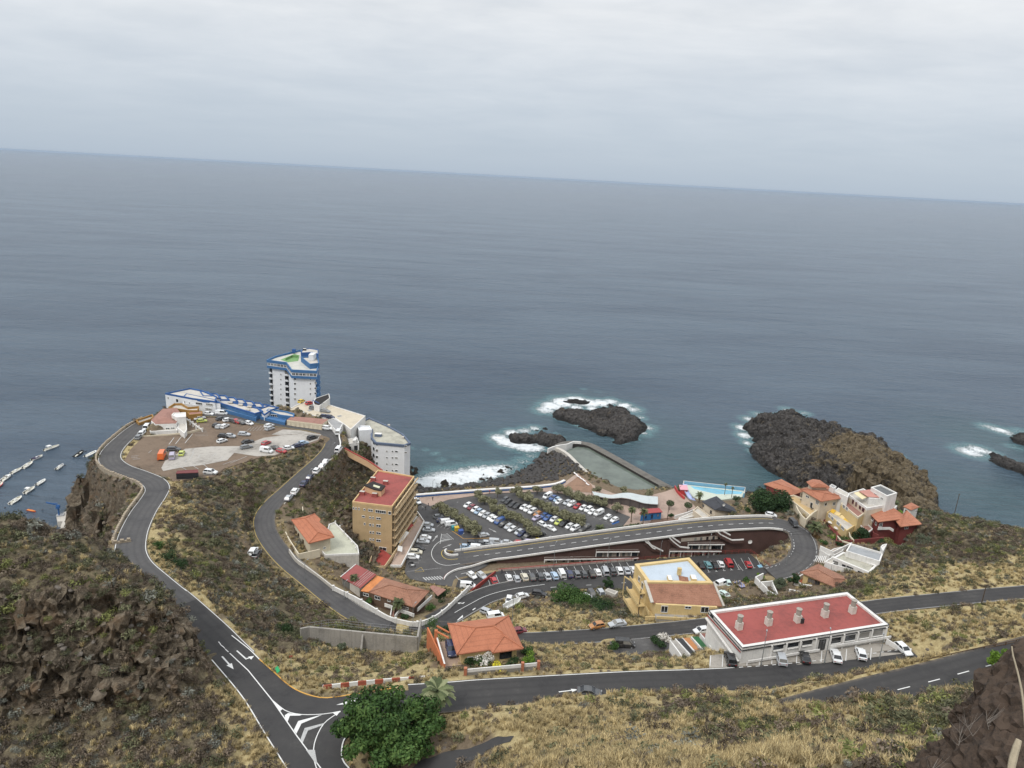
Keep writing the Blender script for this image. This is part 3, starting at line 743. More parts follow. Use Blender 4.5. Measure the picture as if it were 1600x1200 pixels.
# ------------------------------------------------------------------ sea
def axis(lo,hi,core0,core1,step,grow=1.16):
 c=list(np.arange(core0,core1 +step,step));s=step
 while c[-1]<hi:s *= grow;c.append(c[-1] +s)
 s=step
 while c[0]>lo:s *= grow;c.insert(0,c[0] -s)
 return np.array(c)
sx=axis(-60000,60000,-150,260,0.9);sy=axis(-2000,60000,215,460,0.9)
SX,SY=np.meshgrid(sx,sy)
foam=np.zeros(SX.shape);shal=np.zeros(SX.shape)
def shore_distance():
 """rough distance of every sea vertex to the nearest dry rock or land, from coarse grids"""
 pts=[]
 for X,Y,Z in SEA_ROCKS +[(GX,GY,GZ)]:
  mk=(Z>0.0)
  e=mk.copy();e[1:-1,1:-1] &= ~(mk[2:,1:-1] &mk[:-2,1:-1] &mk[1:-1,2:] &mk[1:-1,:-2])
  pts.append(np.stack([X[e],Y[e]],-1))
 pts=np.concatenate(pts)
 pts=pts[(pts[:,1]>150)]
 i0,i1=np.searchsorted(sx,(-175,285));j0,j1=np.searchsorted(sy,(150,480))
 D=np.full(SX.shape,1e3)
 sub=pts[::2]
 # bucket the shore points on the coarse sea grid and spread outwards (chamfer)
 d=np.full(SX.shape,1e3)
 ii=np.clip(np.searchsorted(sx,sub[:,0]),0,len(sx) -1);jj=np.clip(np.searchsorted(sy,sub[:,1]),0,len(sy) -1)
 d[jj,ii]=0
 w=d[j0:j1,i0:i1]
 dxs=0.9
 for _ in range(26):
  n=w.copy()
  n[1:]=np.minimum(n[1:],w[:-1] +dxs);n[:-1]=np.minimum(n[:-1],w[1:] +dxs)
  n[:,1:]=np.minimum(n[:,1:],w[:,:-1] +dxs);n[:,:-1]=np.minimum(n[:,:-1],w[:,1:] +dxs)
  n[1:,1:]=np.minimum(n[1:,1:],w[:-1,:-1] +dxs*1.41);n[:-1,:-1]=np.minimum(n[:-1,:-1],w[1:,1:] +dxs*1.41)
  n[1:,:-1]=np.minimum(n[1:,:-1],w[:-1,1:] +dxs*1.41);n[:-1,1:]=np.minimum(n[:-1,1:],w[1:,:-1] +dxs*1.41)
  w=n
 D[j0:j1,i0:i1]=w
 return D
DSH=shore_distance()
# places where the swell breaks: (px, py, radius in metres, strength)
SURF=[(655,757,9,1),(672,754,10,1),(690,750,11,1),(708,748,11,1),(728,745,11,1),(745,740,10,1),(762,738,9,1),(780,734,8,.9),(798,729,6,.7),(815,722,6,.7),(830,712,5,.7),
  (780,684,7,.9),(790,690,7,1),(806,694,7,1),(822,698,8,1),(838,700,7,.9),(800,676,6,.9),(820,673,6,.8),(835,669,5,.8),
  (852,640,8,.9),(862,634,9,1),(880,628,10,1),(900,626,10,1),(922,630,9,1),(940,630,8,1),(955,628,7,.9),(975,634,7,.9),(990,640,7,.8),(1000,652,5,.7),(1012,668,6,.8),(1006,676,6,.7),(870,645,6,.8),(900,636,6,.9),(925,638,5,.9),(1022,666,5,.4),
  (1163,680,6,.9),(1160,668,6,.9),(1170,655,6,.8),(1185,648,6,.7),(1230,640,6,.7),(1258,646,5,.7),(1168,692,5,.8),(1175,705,4,.7),
  (1515,706,9,.9),(1530,703,8,.9),(1545,707,7,.8),(1548,668,8,.8),(1565,673,8,.9),(1578,678,6,.8),(1590,672,7,.6),(1585,698,6,.6),(1405,712,4,.6),(1000,724,3,.5),
  (1500,702,6,.6),(645,700,3,.4),(665,702,3,.45),(680,708,3.5,.5),(690,718,3,.5),(697,727,3,.4),(715,714,4,.35),(740,718,4,.3),
  (912,608,3,.5),(935,612,4,.35),(323,592,4,.4),(350,593,4,.4),(1060,650,5,.2),(1130,655,4,.25),(1110,640,4,.15),(555,612,4,.3)]
for px,py,r,s in SURF:
 c=P(px,py,0);foam=np.maximum(foam,min(1.1,s*1.15)*np.exp(-(((SX -c.x)/(r*1.25))**2 +((SY -c.y)/(r*1.5))**2)))
wild=np.zeros(SX.shape)
for px,py,r in ((720,745,60),(820,690,30),(930,650,55),(1170,670,30),(1560,690,50),(1230,640,35)):
 c=P(px,py,0);wild=np.maximum(wild,np.exp(-((SX -c.x)**2 +(SY -c.y)**2)/(r*r)))
foam=np.maximum(foam,np.exp(-(DSH/2.2)**2)*(0.25 +0.55*wild))
for px,py,r,s in ((900,640,34,1),(900,690,24,.8),(1000,690,40,.8),(720,735,44,.9),(780,700,40,.6),(1060,720,45,.8),(1130,740,40,1),(1180,745,26,1),(1560,690,40,.8),(1250,760,28,.8),(1550,780,40,.8),(1480,760,30,.5),(640,740,26,.6)):
 c=P(px,py,0);shal=np.maximum(shal,s*np.exp(-(((SX -c.x)/r)**2 +((SY -c.y)/(r*1.2))**2)))
def sea_material():
 mt,nt,b=new_mat('sea_water')
 at=lambda n:mnode(nt,'ShaderNodeAttribute',attribute_name=n).outputs['Fac']
 # wind streaks and swell shade
 big=noise_out(nt,0.012,5,0.6,stretch=(0.3,1.0,1.0),dist=0.8);med=noise_out(nt,0.10,4,0.6,stretch=(0.5,1,1))
 base=mmix(nt,ramp(nt,big,[(0.35,0.0),(0.65,1.0)]),(0.038,0.063,0.096),(0.066,0.098,0.134))
 base=mmix(nt,mmath(nt,'MULTIPLY',at('shallow'),0.85),base,(0.040,0.088,0.098))
 f1=noise_out(nt,0.30,10,0.74,dist=2.2);f2=noise_out(nt,1.9,5,0.7,dist=0.6)
 fn=mmath(nt,'ADD',mmath(nt,'MULTIPLY',f1,0.62),mmath(nt,'MULTIPLY',f2,0.38))
 fw=mmath(nt,'ADD',mmath(nt,'SUBTRACT',mmath(nt,'MULTIPLY',at('foam'),0.50),0.415),fn)
 fm=ramp(nt,fw,[(0.45,0.0),(0.50,0.55),(0.55,1.0)])
 aer=ramp(nt,mmath(nt,'ADD',fw,mmath(nt,'MULTIPLY',at('foam'),0.12)),[(0.28,0.0),(0.50,0.75)])
 base=mmix(nt,aer,base,(0.11,0.22,0.235))
 col=mmix(nt,fm,base,(0.74,0.77,0.78))
 nt.links.new(col,b.inputs['Base Color'])
 b.inputs['IOR'].default_value=1.333
 nt.links.new(ramp(nt,fm,[(0.0,0.22),(1.0,0.9)]),b.inputs['Roughness'])
 nt.links.new(ramp(nt,fm,[(0.0,0.5),(1.0,0.05)]),b.inputs['Specular IOR Level'])
 w1=noise_out(nt,0.075,3,0.5,stretch=(0.55,1.0,1.0),dist=0.3);w2=noise_out(nt,0.22,6,0.68,stretch=(0.45,1,1),dist=0.5);w3=noise_out(nt,1.3,3,0.6)
 h=mmath(nt,'ADD',mmath(nt,'MULTIPLY',w1,3.0),mmath(nt,'ADD',mmath(nt,'MULTIPLY',w2,2.3),mmath(nt,'MULTIPLY',w3,0.75)))
 w0=noise_out(nt,0.028,4,0.65,stretch=(0.35,1.0,1.0),dist=0.4)
 h=mmath(nt,'ADD',h,mmath(nt,'ADD',mmath(nt,'MULTIPLY',fm,0.5),mmath(nt,'MULTIPLY',w0,9.0)))
 bn=nt.nodes.new('ShaderNodeBump');bn.inputs['Strength'].default_value=1.0;bn.inputs['Distance'].default_value=0.9
 nt.links.new(h,bn.inputs['Height']);nt.links.new(bn.outputs[0],b.inputs['Normal'])
 return mt
MAT_SEA=sea_material()
calm=smooth01((1500 -np.hypot(SX,SY))/1200)
SZ=calm*((fbm(SX*0.45,SY,16,3,31) -0.5)*0.7 +(fbm(SX*0.6,SY,4.2,2,32) -0.5)*0.32)
grid_mesh('sea',SX,SY,SZ,MAT_SEA,{'foam':foam,'shallow':shal},kind='structure')
# the damp sea air that pales the far water
hb=MB();hb.box(-74000,-2600,-9,74000,74000,133.5)
hzm=bpy.data.materials.new('sea_air');hzm.use_nodes=True;hzm.node_tree.nodes.clear()
ho=hzm.node_tree.nodes.new('ShaderNodeOutputMaterial');hv=hzm.node_tree.nodes.new('ShaderNodeVolumePrincipled')
hv.inputs['Color'].default_value=(.525,.645,.80,1);hv.inputs['Density'].default_value=1.7e-5;hv.inputs['Anisotropy'].default_value=.2
hzm.node_tree.links.new(hv.outputs[0],ho.inputs['Volume'])
hb.build('haze',hzm,kind='stuff')
# ================================================================== ROADS, YARDS AND THEIR WALLS
def asphalt(name,base=0.052,patch=0.35):
 mt,nt,b=new_mat(name)
 n1=noise_out(nt,0.16,5,0.6);n2=noise_out(nt,14.0,3,0.7);n3=noise_out(nt,0.5,6,0.75,dist=1.5)
 f=mmath(nt,'ADD',mmath(nt,'MULTIPLY',n1,0.5),mmath(nt,'ADD',mmath(nt,'MULTIPLY',n2,0.2),mmath(nt,'MULTIPLY',n3,0.3)))
 c=ramp(nt,f,[(0.36,tuple(base*k for k in (0.62,0.60,0.62))),(0.46,tuple(base*k for k in (.95,0.92,0.92))),(0.55,tuple(base*k for k in (1.08,1.04,1.02))),(0.66,tuple(base*k for k in (1.65,1.58,1.5)))])
 # polished wheel tracks and dusty edges, where the surface knows its own width
 av=mmath(nt,'ABSOLUTE',mnode(nt,'ShaderNodeAttribute',attribute_name='across').outputs['Fac'])
 trk=ramp(nt,av,[(0.0,0.0),(0.1,0.0),(0.24,0.5),(0.36,0.05),(0.5,0.05),(0.66,0.5),(0.8,0.0)])
 c=mmix(nt,mmath(nt,'MULTIPLY',trk,mmath(nt,'ADD',n1,0.15)),c,tuple(base*k for k in (0.55,0.54,0.55)))
 c=mmix(nt,mmath(nt,'MULTIPLY',ramp(nt,av,[(0.86,0.0),(1.0,0.9)]),ramp(nt,n3,[(0.4,0.1),(0.6,1.0)])),c,(0.19,0.155,0.115))
 nt.links.new(c,b.inputs['Base Color']);b.inputs['Roughness'].default_value=0.85;b.inputs['Specular IOR Level'].default_value=0.25
 bn=nt.nodes.new('ShaderNodeBump');bn.inputs['Strength'].default_value=0.25;bn.inputs['Distance'].default_value=0.03
 nt.links.new(n2,bn.inputs['Height']);nt.links.new(bn.outputs[0],b.inputs['Normal'])
 return mt
A_NEW,A_OLD=asphalt('asphalt_fresh',0.050),asphalt('asphalt_worn',0.082)
def worn_paint(name,col,keep=0.75):
 """painted markings, rubbed through to the asphalt in places"""
 mt,nt,b=new_mat(name)
 n=mmath(nt,'ADD',mmath(nt,'MULTIPLY',noise_out(nt,2.5,6,0.75),0.6),mmath(nt,'MULTIPLY',noise_out(nt,14,3,0.7),0.4))
 c=mmix(nt,ramp(nt,n,[(0.5 +keep*0.12,0.0),(0.56 +keep*0.16,0.85)]),col,(0.07,0.068,0.068))
 nt.links.new(c,b.inputs['Base Color']);b.inputs['Roughness'].default_value=0.7
 return mt
PAINT_W,PAINT_Y,PAINT_O=worn_paint('white_road_paint',(0.66,0.66,0.64)),worn_paint('yellow_road_paint',(0.50,0.36,0.07)),worn_paint('amber_road_paint',(0.56,0.30,0.06),1.0)
PAINT_R=worn_paint('white_rubbed_paint',(0.42,0.42,0.41),0.3)
WHITE=M('white_wash',(0.69,0.675,0.645),0.85,0.09,0.35,streak=0.32)
CREAM=M('cream_plaster',(0.62,0.55,0.42),0.85,0.08,0.35,streak=0.2)
CONC=M('concrete',(0.33,0.31,0.28),0.9,0.16,0.3,bump=0.2,streak=0.35)
LCONC=M('pale_concrete',(0.50,0.47,0.42),0.9,0.14,0.25,streak=0.2)
RED=M('oxide_red_paint',(0.30,0.055,0.045),0.75,0.14,0.4,streak=0.2)
BLUE=M('sea_blue_paint',(0.035,0.10,0.27),0.7,0.12,0.4,streak=0.15)
DARKM=M('dark_metal',(0.035,0.036,0.038),0.6,0.1)
GALV=M('galvanised_steel',(0.36,0.37,0.38),0.5,0.08,metal=0.4)
GLASS=None
def glass_mat():
 mt,nt,b=new_mat('window_glass')
 n=noise_out(nt,0.35,2,0.5)
 oi=nt.nodes.new('ShaderNodeObjectInfo')
 c=ramp(nt,n,[(0.4,(0.012,0.014,0.017)),(0.65,(0.045,0.05,0.056))])
 c=mmix(nt,ramp(nt,oi.outputs['Random'],[(0.62,0.0),(0.66,0.35),(0.9,0.8)]),c,(0.26,0.25,0.23))       # drawn curtains and blinds
 nt.links.new(c,b.inputs['Base Color'])
 b.inputs['Roughness'].default_value=0.08;b.inputs['Specular IOR Level'].default_value=0.6
 return mt
GLASS=glass_mat()
def sheet(name,poly,mat,parent=None,**kw):
 mb=MB();mb.face(poly);return mb.build(name,mat,parent,**kw)
road_obj={}
for key,nm,mt,dz in (('approach','approach_road',A_NEW,-0.04),('cliff','cliff_road',A_OLD,0.0),('upper','upper_road',A_NEW,0.0),('main','main_road',A_NEW,0.0),('lower','lower_road',A_NEW,0.0),
      ('descent','descending_road',A_OLD,0.008),('link','link_road',A_NEW,0.012),('ramp','ramp_road',A_OLD,0.016)):
 l,w=ROADS[key];mb=MB();ribbon(mb,l,-w/2,w/2,dz)
 if key=='ramp':
  mb.v,mb.f,mb.m=[],[],[]
  wall_along(mb,l,w,0.016,base=-0.5)           # a deck with thickness
 road_obj[key]=mb.build(nm,mt,kind='structure')
 at=road_obj[key].data.attributes.new('across','FLOAT','POINT');n_=len(mb.v);at.data.foreach_set('value',np.array(([-1,1]*(n_ // 2)) if key != 'ramp' else ([-1,1,1,-1]*(n_ // 4)),np.float32))
pad_obj={}
def pad_poly(key,dz=0.0):
 poly,c=PADS[key];return [(x,y,c[0]*x +c[1]*y +c[2] +dz) for x,y in poly]
DIRTLOT=M('packed_dirt',(0.17,0.125,0.09),0.95,0.2,0.12,bump=0.3)
PAVE=M('pink_paving',(0.36,0.27,0.22),0.9,0.14,0.25)
for key,nm,mt,dz in (('junction','road_junction',A_NEW,0.02),('main_lot','car_park_asphalt',A_OLD,0.02),('promenade','promenade',PAVE,0.0),('lower_lot','lower_car_park_asphalt',A_NEW,0.02),
      ('plateau','plateau_ground',DIRTLOT,-0.03),('terrace_lot','terrace_paving',M('worn_terrace_concrete',(0.31,0.285,0.25),0.9,0.2,0.25),0.02),('roadside_lot','roadside_asphalt',A_OLD,0.01)):
 pad_obj[key]=sheet(nm,pad_poly(key,dz),mt,kind='structure')
def mark_line(key,off,s0=0,s1=1e9,w=0.14,mat=None,dash=None,dz=0.03,name='line_marking'):
 l,_=ROADS[key];s1=min(s1,line_len(l));mb=MB()
 if dash:
  s=s0
  while s<s1:
   c=cut_line(l,s,min(s +dash[0],s1))
   if len(c)>1:ribbon(mb,c,off -w/2,off +w/2,dz)
   s+=dash[0] +dash[1]
 else:ribbon(mb,cut_line(l,s0,s1),off -w/2,off +w/2,dz)
 return mb.build(name,mat or PAINT_W,road_obj[key],kind='structure')
def px_line(pts,padkey,w,mat,dz=0.05,closed=False,name='line_marking',smooth=False):
 p=[on_pad(padkey,x,y) for x,y in pts]
 if closed:p.append(p[0])
 if smooth:p=catmull(p,1.0)
 mb=MB();ribbon(mb,p,-w/2,w/2,dz);return mb.build(name,mat,pad_obj[padkey],kind='structure')
def px_fill(pts,padkey,mat,dz=0.055,name='painted_area'):
 p=[on_pad(padkey,x,y) for x,y in pts]
 return sheet(name,[(q.x,q.y,q.z +dz) for q in p],mat,pad_obj[padkey],kind='structure')
def arrow(base,tip,turn=0.0,parent=None,ln=1.0,name='arrow_marking',mat=None):
 """straight or turning arrow painted on the ground between two points"""
 d=(tip -base);L=d.length;d.normalize();n=Vector((d.y,-d.x,0));mb=MB()
 up=Vector((0,0,0.055));s=L*0.62;hw=L*0.10;sw=L*0.028
 if not turn:
  mb.face([base -n*sw +up,base +n*sw +up,base +d*s +n*sw +up,base +d*s -n*sw +up])
  mb.face([base +d*s -n*hw +up,base +d*s +n*hw +up,tip +up])
 else:
  e=base +d*L*0.8
  mb.face([base -n*sw +up,base +n*sw +up,e +n*sw +up,e -n*sw +up])
  q=e +n*turn*L*0.12 +d*L*0.02;h=d*L*0.13
  mb.face([e +up,q +up,q -d*sw*2 +up,e -d*sw*3 +up])
  mb.face([q +h +up,q +n*turn*L*0.2 +up,q -h +up])
 return mb.build(name,mat or PAINT_W,parent,kind='structure')
# cliff road: edge lines; the dashes and the solid centre line before the junction
mark_line('cliff',3.3,5,400);mark_line('cliff',-3.3,5,400,w=0.16);mark_line('approach',3.4,0,60);mark_line('approach',0.0,0.5,8,w=0.15,dash=(1.0,1.0))
mark_line('descent',3.05,0,400,mat=PAINT_Y);mark_line('descent',-3.05,150,400,w=0.1,mat=PAINT_R)
mark_line('upper',-3.5,0,62,w=0.16);mark_line('upper',-3.5,62,130,w=0.16,dash=(0.9,0.9));mark_line('upper',3.5,20,130,w=0.16)
mark_line('main',-3.9,0,200);mark_line('main',0.0,0,200,w=0.16,dash=(2.4,3.6))
mark_line('lower',-2.6,20,300,w=0.12,mat=PAINT_R);mark_line('lower',2.6,20,300,w=0.12,mat=PAINT_R)
mark_line('ramp',-2.9,3,112,w=0.2,mat=PAINT_Y);mark_line('ramp',0.2,6,112,w=0.16,dash=(1.7,2.0));mark_line('ramp',3.4,112,170,w=0.14,dash=(1.0,0.6));mark_line('ramp',-3.6,118,170,w=0.14,mat=PAINT_R)
mark_line('link',-4.0,12,60,mat=PAINT_R);mark_line('link',3.9,0,60,mat=PAINT_R)
# junction
J='junction'
px_line([(362,993),(376,1004),(391,1016),(405,1030)],J,0.18,PAINT_W,smooth=True)
px_line([(405,1030),(428,1050),(448,1068),(469,1081),(500,1090),(525,1089),(575,1081),(618,1075)],J,0.22,PAINT_O,smooth=True)
px_line([(331,1031),(378,1088),(412,1143),(447,1199),(490,1270)],J,0.18,PAINT_W,smooth=True)
for a,b in (((344,1007),(350,1012)),((352,1014.5),(357,1019))):px_line([a,b],J,0.15,PAINT_W)
px_line([(359,1021),(388,1048),(425,1094),(463,1149),(500,1199),(540,1260)],J,0.17,PAINT_W)
px_line([(425,1094),(445,1110),(462,1115.5),(480,1117),(505,1116),(532,1112)],J,0.15,PAINT_W,smooth=True)
px_line([(532,1112),(518,1121),(506,1131),(497,1146),(491,1163),(490,1180),(494,1199),(510,1230)],J,0.15,PAINT_W,smooth=True)
px_line([(556,1135),(545,1146),(537,1157),(534,1170),(534,1182),(538,1192),(544,1199),(560,1222)],J,0.2,PAINT_W,smooth=True)
px_fill([(425,1094),(442,1108),(437,1112)],J,PAINT_W)
px_fill([(519,1113.5),(532,1111),(526,1119)],J,PAINT_W)
for q in ([(445,1118),(450,1114.6),(474,1116.6),(468,1118.5),(453,1118.8),(449,1129),(446,1126)],
  [(459,1141),(466,1127),(504,1116.8),(495,1121),(471,1131),(463,1147)],):px_fill(q,J,PAINT_W)
for q in ([(469,1157),(476,1138),(507,1130),(503,1134),(481,1142),(473,1161)],[(478,1172),(492,1172),(496,1195),(492,1192)]):px_fill(q,J,PAINT_R)
arrow(on_pad(J,347,1026),on_pad(J,365,1046),0,pad_obj[J])
arrow(on_pad(J,370,1017),on_pad(J,389,1034),-1,pad_obj[J])
# yield triangle and the arrow on the upper road
px_fill([(525,1102),(561,1090),(562.5,1099)],J,PAINT_W);px_fill([(537,1100.5),(557,1096),(557.5,1097.8)],J,A_NEW,0.075,'painted_area')
l,_=ROADS['upper']
arrow(P(873,1081.5,42.7),P(905,1077.5,42.5),0,road_obj['upper'])
# car park: aisle arrows, hatched nose, loop lines, bays
ML='main_lot'
for a,b in (((697,1),(0,0)),):pass
for a,b in (((676,846),(684,836)),((692,856),(706,850.5)),((775,792.5),(788,794)),((764,826),(776,832)),((713,786),(716,784)),((894,808),(901,810.5))):arrow(on_pad(ML,*a),on_pad(ML,*b),0,pad_obj[ML],mat=PAINT_R)
px_line([(706,842.6),(690,845),(680,852),(674.5,862),(676,872),(684,880),(697,883.5),(712,882),(727,879)],ML,0.16,PAINT_W,smooth=True)
px_line([(706,829.5),(724.5,842),(760,841),(773,840.3)],ML,0.22,PAINT_O)
px_line([(690,834),(687.5,850)],ML,0.12,PAINT_W);px_line([(698,833.5),(709,843)],ML,0.12,PAINT_W)
for k in range(6):px_line([(690 -k*.4,835.5 +k*2.3),(698 +k*1.7,834.8 +k*1.5)],ML,0.22,PAINT_R)
px_line([(718,849.5),(729,849.3)],ML,0.14,PAINT_O);px_line([(718,849.5),(721,856)],ML,0.14,PAINT_O)
for k in range(7):px_line([(661 +k*4.3,902.3 -k*.35),(666.6 +k*4.5,907 -k*.3)],ML,0.42,PAINT_R)
px_line([(636,893),(690,887.6)],ML,0.1,PAINT_R)
for a,b in (((648,892),(658,886.5)),((658,886.5),(662.5,893)),((662.5,893),(648,894))):px_line([a,b],ML,0.1,PAINT_Y)
def bays(padkey,a,b,n,dvec,mat,w=0.1,tee=0.5):
 """n bay lines along a row: a, b the row's end pixels (mouth of the bays), dvec the pixel step from mouth to head"""
 mb=MB()
 for k in range(n):
  t=k/(n -1);x,y=a[0] +(b[0] -a[0])*t,a[1] +(b[1] -a[1])*t
  p,q_=on_pad(padkey,x,y),on_pad(padkey,x +dvec[0],y +dvec[1])
  ribbon(mb,[p,q_],-w/2,w/2,0.045)
  if tee:
   r=on_pad(padkey,x +(b[0] -a[0])*.01,y +(b[1] -a[1])*.01);d=(r -p).normalized()*tee
   ribbon(mb,[p -d,p +d],-w/2,w/2,0.05)
 return mb.build('bay_lines',mat,pad_obj[padkey],kind='structure')
bays('lower_lot',(801,912.5),(989,897.5),17,(-10,-19),PAINT_W);bays('lower_lot',(1108,894),(1190,886.5),8,(-9,-16.5),PAINT_W);bays('lower_lot',(766,914),(781,913.4),2,(-6,-15),PAINT_W)
bays(ML,(724,790),(833,841.5),15,(9.5,-4.6),PAINT_R,tee=0.5);bays(ML,(781,782),(900,834.5),16,(9.5,-4.4),PAINT_R);bays(ML,(846,779),(955,818),13,(9.5,-4.4),PAINT_R)
bays(ML,(683,823),(699,827),4,(5,-4),PAINT_R,tee=0);bays(ML,(655,880),(679,830),12,(-8,-1.4),PAINT_R,tee=0)
px_fill([(947,805.5),(953,804),(951,807),(945,809.5)],ML,PAINT_W);px_fill([(1,1),(1,1),(1,1)],ML,PAINT_W) if 0 else None
px_fill([(954,815.5),(965,811),(968,816),(957,820)],ML,BLUE,0.04)
px_line([(915,837),(930,826)],ML,0.12,PAINT_R);px_line([(848,844),(861,837)],ML,0.16,PAINT_R)
LL='lower_lot'
for a,b in (((772,926),(781,925)),((800,922),(809,921)),((830,920.5),(838,919.7)),((860,918),(869,917.3)),((916,914.5),(924,914)),((971,911),(978,910.5)),((1135,910),(1142,909)),((1150,908),(1157,907)),((1170,906),(1176,905))):px_line([a,b],LL,0.14,PAINT_W)
for k in range(5):px_line([(1196 +k*4.5,883.5 +k*2.6),(1207 +k*5,883 +k*2.5)],LL,0.5,PAINT_R)
px_line([(1153,882),(1161,892)],LL,0.1,PAINT_W);px_fill([(1183,883.5),(1189,882),(1192,886),(1186,887.2)],LL,M('pale_blue_marking',(0.22,0.42,0.55),0.7))
for a,b in (((720,897),(739,893)),((712,900),(717,906)),((718,905),(722,911))):px_line([a,b],LL,0.12,PAINT_W)
# link road: the tapered median and its arrows
mk=lambda x,y:P(x,y,11.2)
lk=road_obj['link']
for pts,w in (([(725,958),(728,950),(736,940),(750,930),(762,925)],.14),):
 mb=MB();l=ROADS['link'][0]
 ribbon(mb,cut_line(l,8,46),0.25,0.4,0.05);mb.build('line_marking',PAINT_W,lk,kind='structure')
def on_road(key,px,py,dz=0.0):
 l,w=ROADS[key];z=l[len(l) // 2].z
 for _ in range(15):
  p=P(px,py,z);i=min(range(len(l)),key=lambda k:(l[k].x -p.x)**2 +(l[k].y -p.y)**2);z=l[i].z
 p=P(px,py,z +dz);return p
arrow(on_road('link',738.5,953.5),on_road('link',752,943),0,lk);arrow(on_road('link',733,935.5),on_road('link',720,945.5),1,lk)
mb=MB();q_=[on_road('link',*p) for p in ((714,969.5),(723,961),(724,970))];mb.face([p +Vector((0,0,.06)) for p in q_]);mb.build('painted_area',PAINT_W,lk,kind='structure')
# terrace bays
bays('terrace_lot',(1109,1043),(1360,1031),14,(1.5,-18.5),PAINT_W,w=0.14,tee=0)
# plateau: concrete slabs, faded bay lines and the kerb of broken lines
PL='plateau'
SLAB=M('stained_slab',(0.385,0.36,0.325),0.9,0.24,0.10,bump=0.1,col2=(0.20,0.185,0.165))
sheet('concrete_slab',[on_pad(PL,x,y,0.03) for x,y in ((252,731),(258,720),(290,701),(330,697.5),(375,697),(396,690),(412,684),(440,680),(470,678),(500,680),(497,687),(480,693),(450,702),(430,711),(402,713),(366,707.5),(355,719),(320,726),(280,731),(255,736))],SLAB,kind='structure')
sheet('concrete_slab',[on_pad(PL,x,y,0.03) for x,y in ((424,679),(442,671),(470,672.5),(502,679),(498,683),(470,677.5),(440,679.5))],SLAB,kind='structure')
for a,b in (((264,694.5),(272,684)),((274,694),(284,682)),((289,692.5),(301,678)),((295,729),(290,724)) if 0 else ((300,708),(305,701)),((291,734),(281,729)),((310,733),(300,727)),((325,731.5),(317,725)),((348,726),(368,719)),((360,724),(386,713)),((317,741.5),(331,742.6)),((296,719),(303,707)),((309,716),(313,710)),((332,713),(338,708)),((343,719),(349,713)),((292,719.5),(289,722)),((246,715),(262,704)),((232,708),(237,704)),((205,713),(217,712.5)),((205,715.5),(215,715)),((207,718),(219,717))):
 px_line([a,b],PL,0.16,PAINT_W if a[1]<700 else PAINT_R,dz=0.07)
for k in range(5):px_line([(300 +5,671.5 +k*2.4),(322 +k,672 +k*2.2)],PL,0.1,PAINT_R,dz=0.05)
for k in range(6):px_line([(392 +k*5.5,668 -k*.7),(385 +k*5.2,674 -k*.2)],PL,0.1,PAINT_R,dz=0.05)
# ------------------------------------------------------------------ walls along the roads
def wall_thing(name,label,cat,pts,w,h,mat,mtop=None,base=-0.8,smooth=True,group=None):
 l=catmull([P(*p) for p in pts],1.5) if smooth else [P(*p) for p in pts]
 o=l[0].copy();mb=MB();wall_along(mb,[p -o for p in l],w,h,0,1 if mtop else None,base)
 ob=mb.build(name,[mat,mtop] if mtop else mat,label=label,cat=cat,group=group);ob.location=o
 return ob,l
# the rubble wall with its toothed coping above the cove
STONE=M('rubble_stone',(0.36,0.30,0.225),0.95,0.28,0.9,bump=0.6,bscale=3)
cl=ROADS['cliff'][0]
S=line_len(cl)
_q=P(205,848,38.2);_i=min(range(len(cl)),key=lambda k:(cl[k] -_q).length)
wl_=offset_line(cut_line(cl,line_len(cl[:_i +1]),S -4),-4.05)
o=wl_[0].copy();mb=MB();wall_along(mb,[p -o for p in wl_],0.5,0.55,base=-1.6)
cw=mb.build('stone_wall',STONE,label='toothed rubble stone wall edging the road above the cove',cat='wall');cw.location=o
mb=MB();mb.prism([(-.42,-.27),(.40,-.29),(.44,.26),(-.40,.28)],0,[0.42,0.5,0.46,0.38]);stone_me=mb.mesh('stone',STONE)
s=0.5;tot=line_len(wl_);n=0
while s<tot and n<120:
 c=cut_line(wl_,s,s +0.5)
 if len(c)>1:
  st=bpy.data.objects.new('stone',stone_me);link(st,cw);st.location=c[0] -o +Vector((0,0,0.54))
  d=c[-1] -c[0];st.rotation_euler=(0,0,math.atan2(d.y,d.x) +random.uniform(-.1,.1));st.scale=(random.uniform(.8,1.15),1,random.uniform(.75,1.2));n+=1
 s+=1.45
# sea wall: white coping over a blue face
l=catmull([P(*p) for p in ((643,776.5,5.6),(700,772,5.6),(760,767.5,5.6),(830,763,5.6),(868,758.5,5.6),(882,753,5.6))],2)
o=l[0].copy();rel=[p -o for p in l]
mb=MB();wall_along(mb,rel,1.1,1.0,base=-2.5)
sw=mb.build('sea_wall',WHITE,label='long low sea wall with white top and blue face behind the boulders',cat='wall');sw.location=o
mb=MB();wall_along(mb,rel,0.08,0.62,base=0.0,off=0.60);mb.build('blue_face',BLUE,sw)
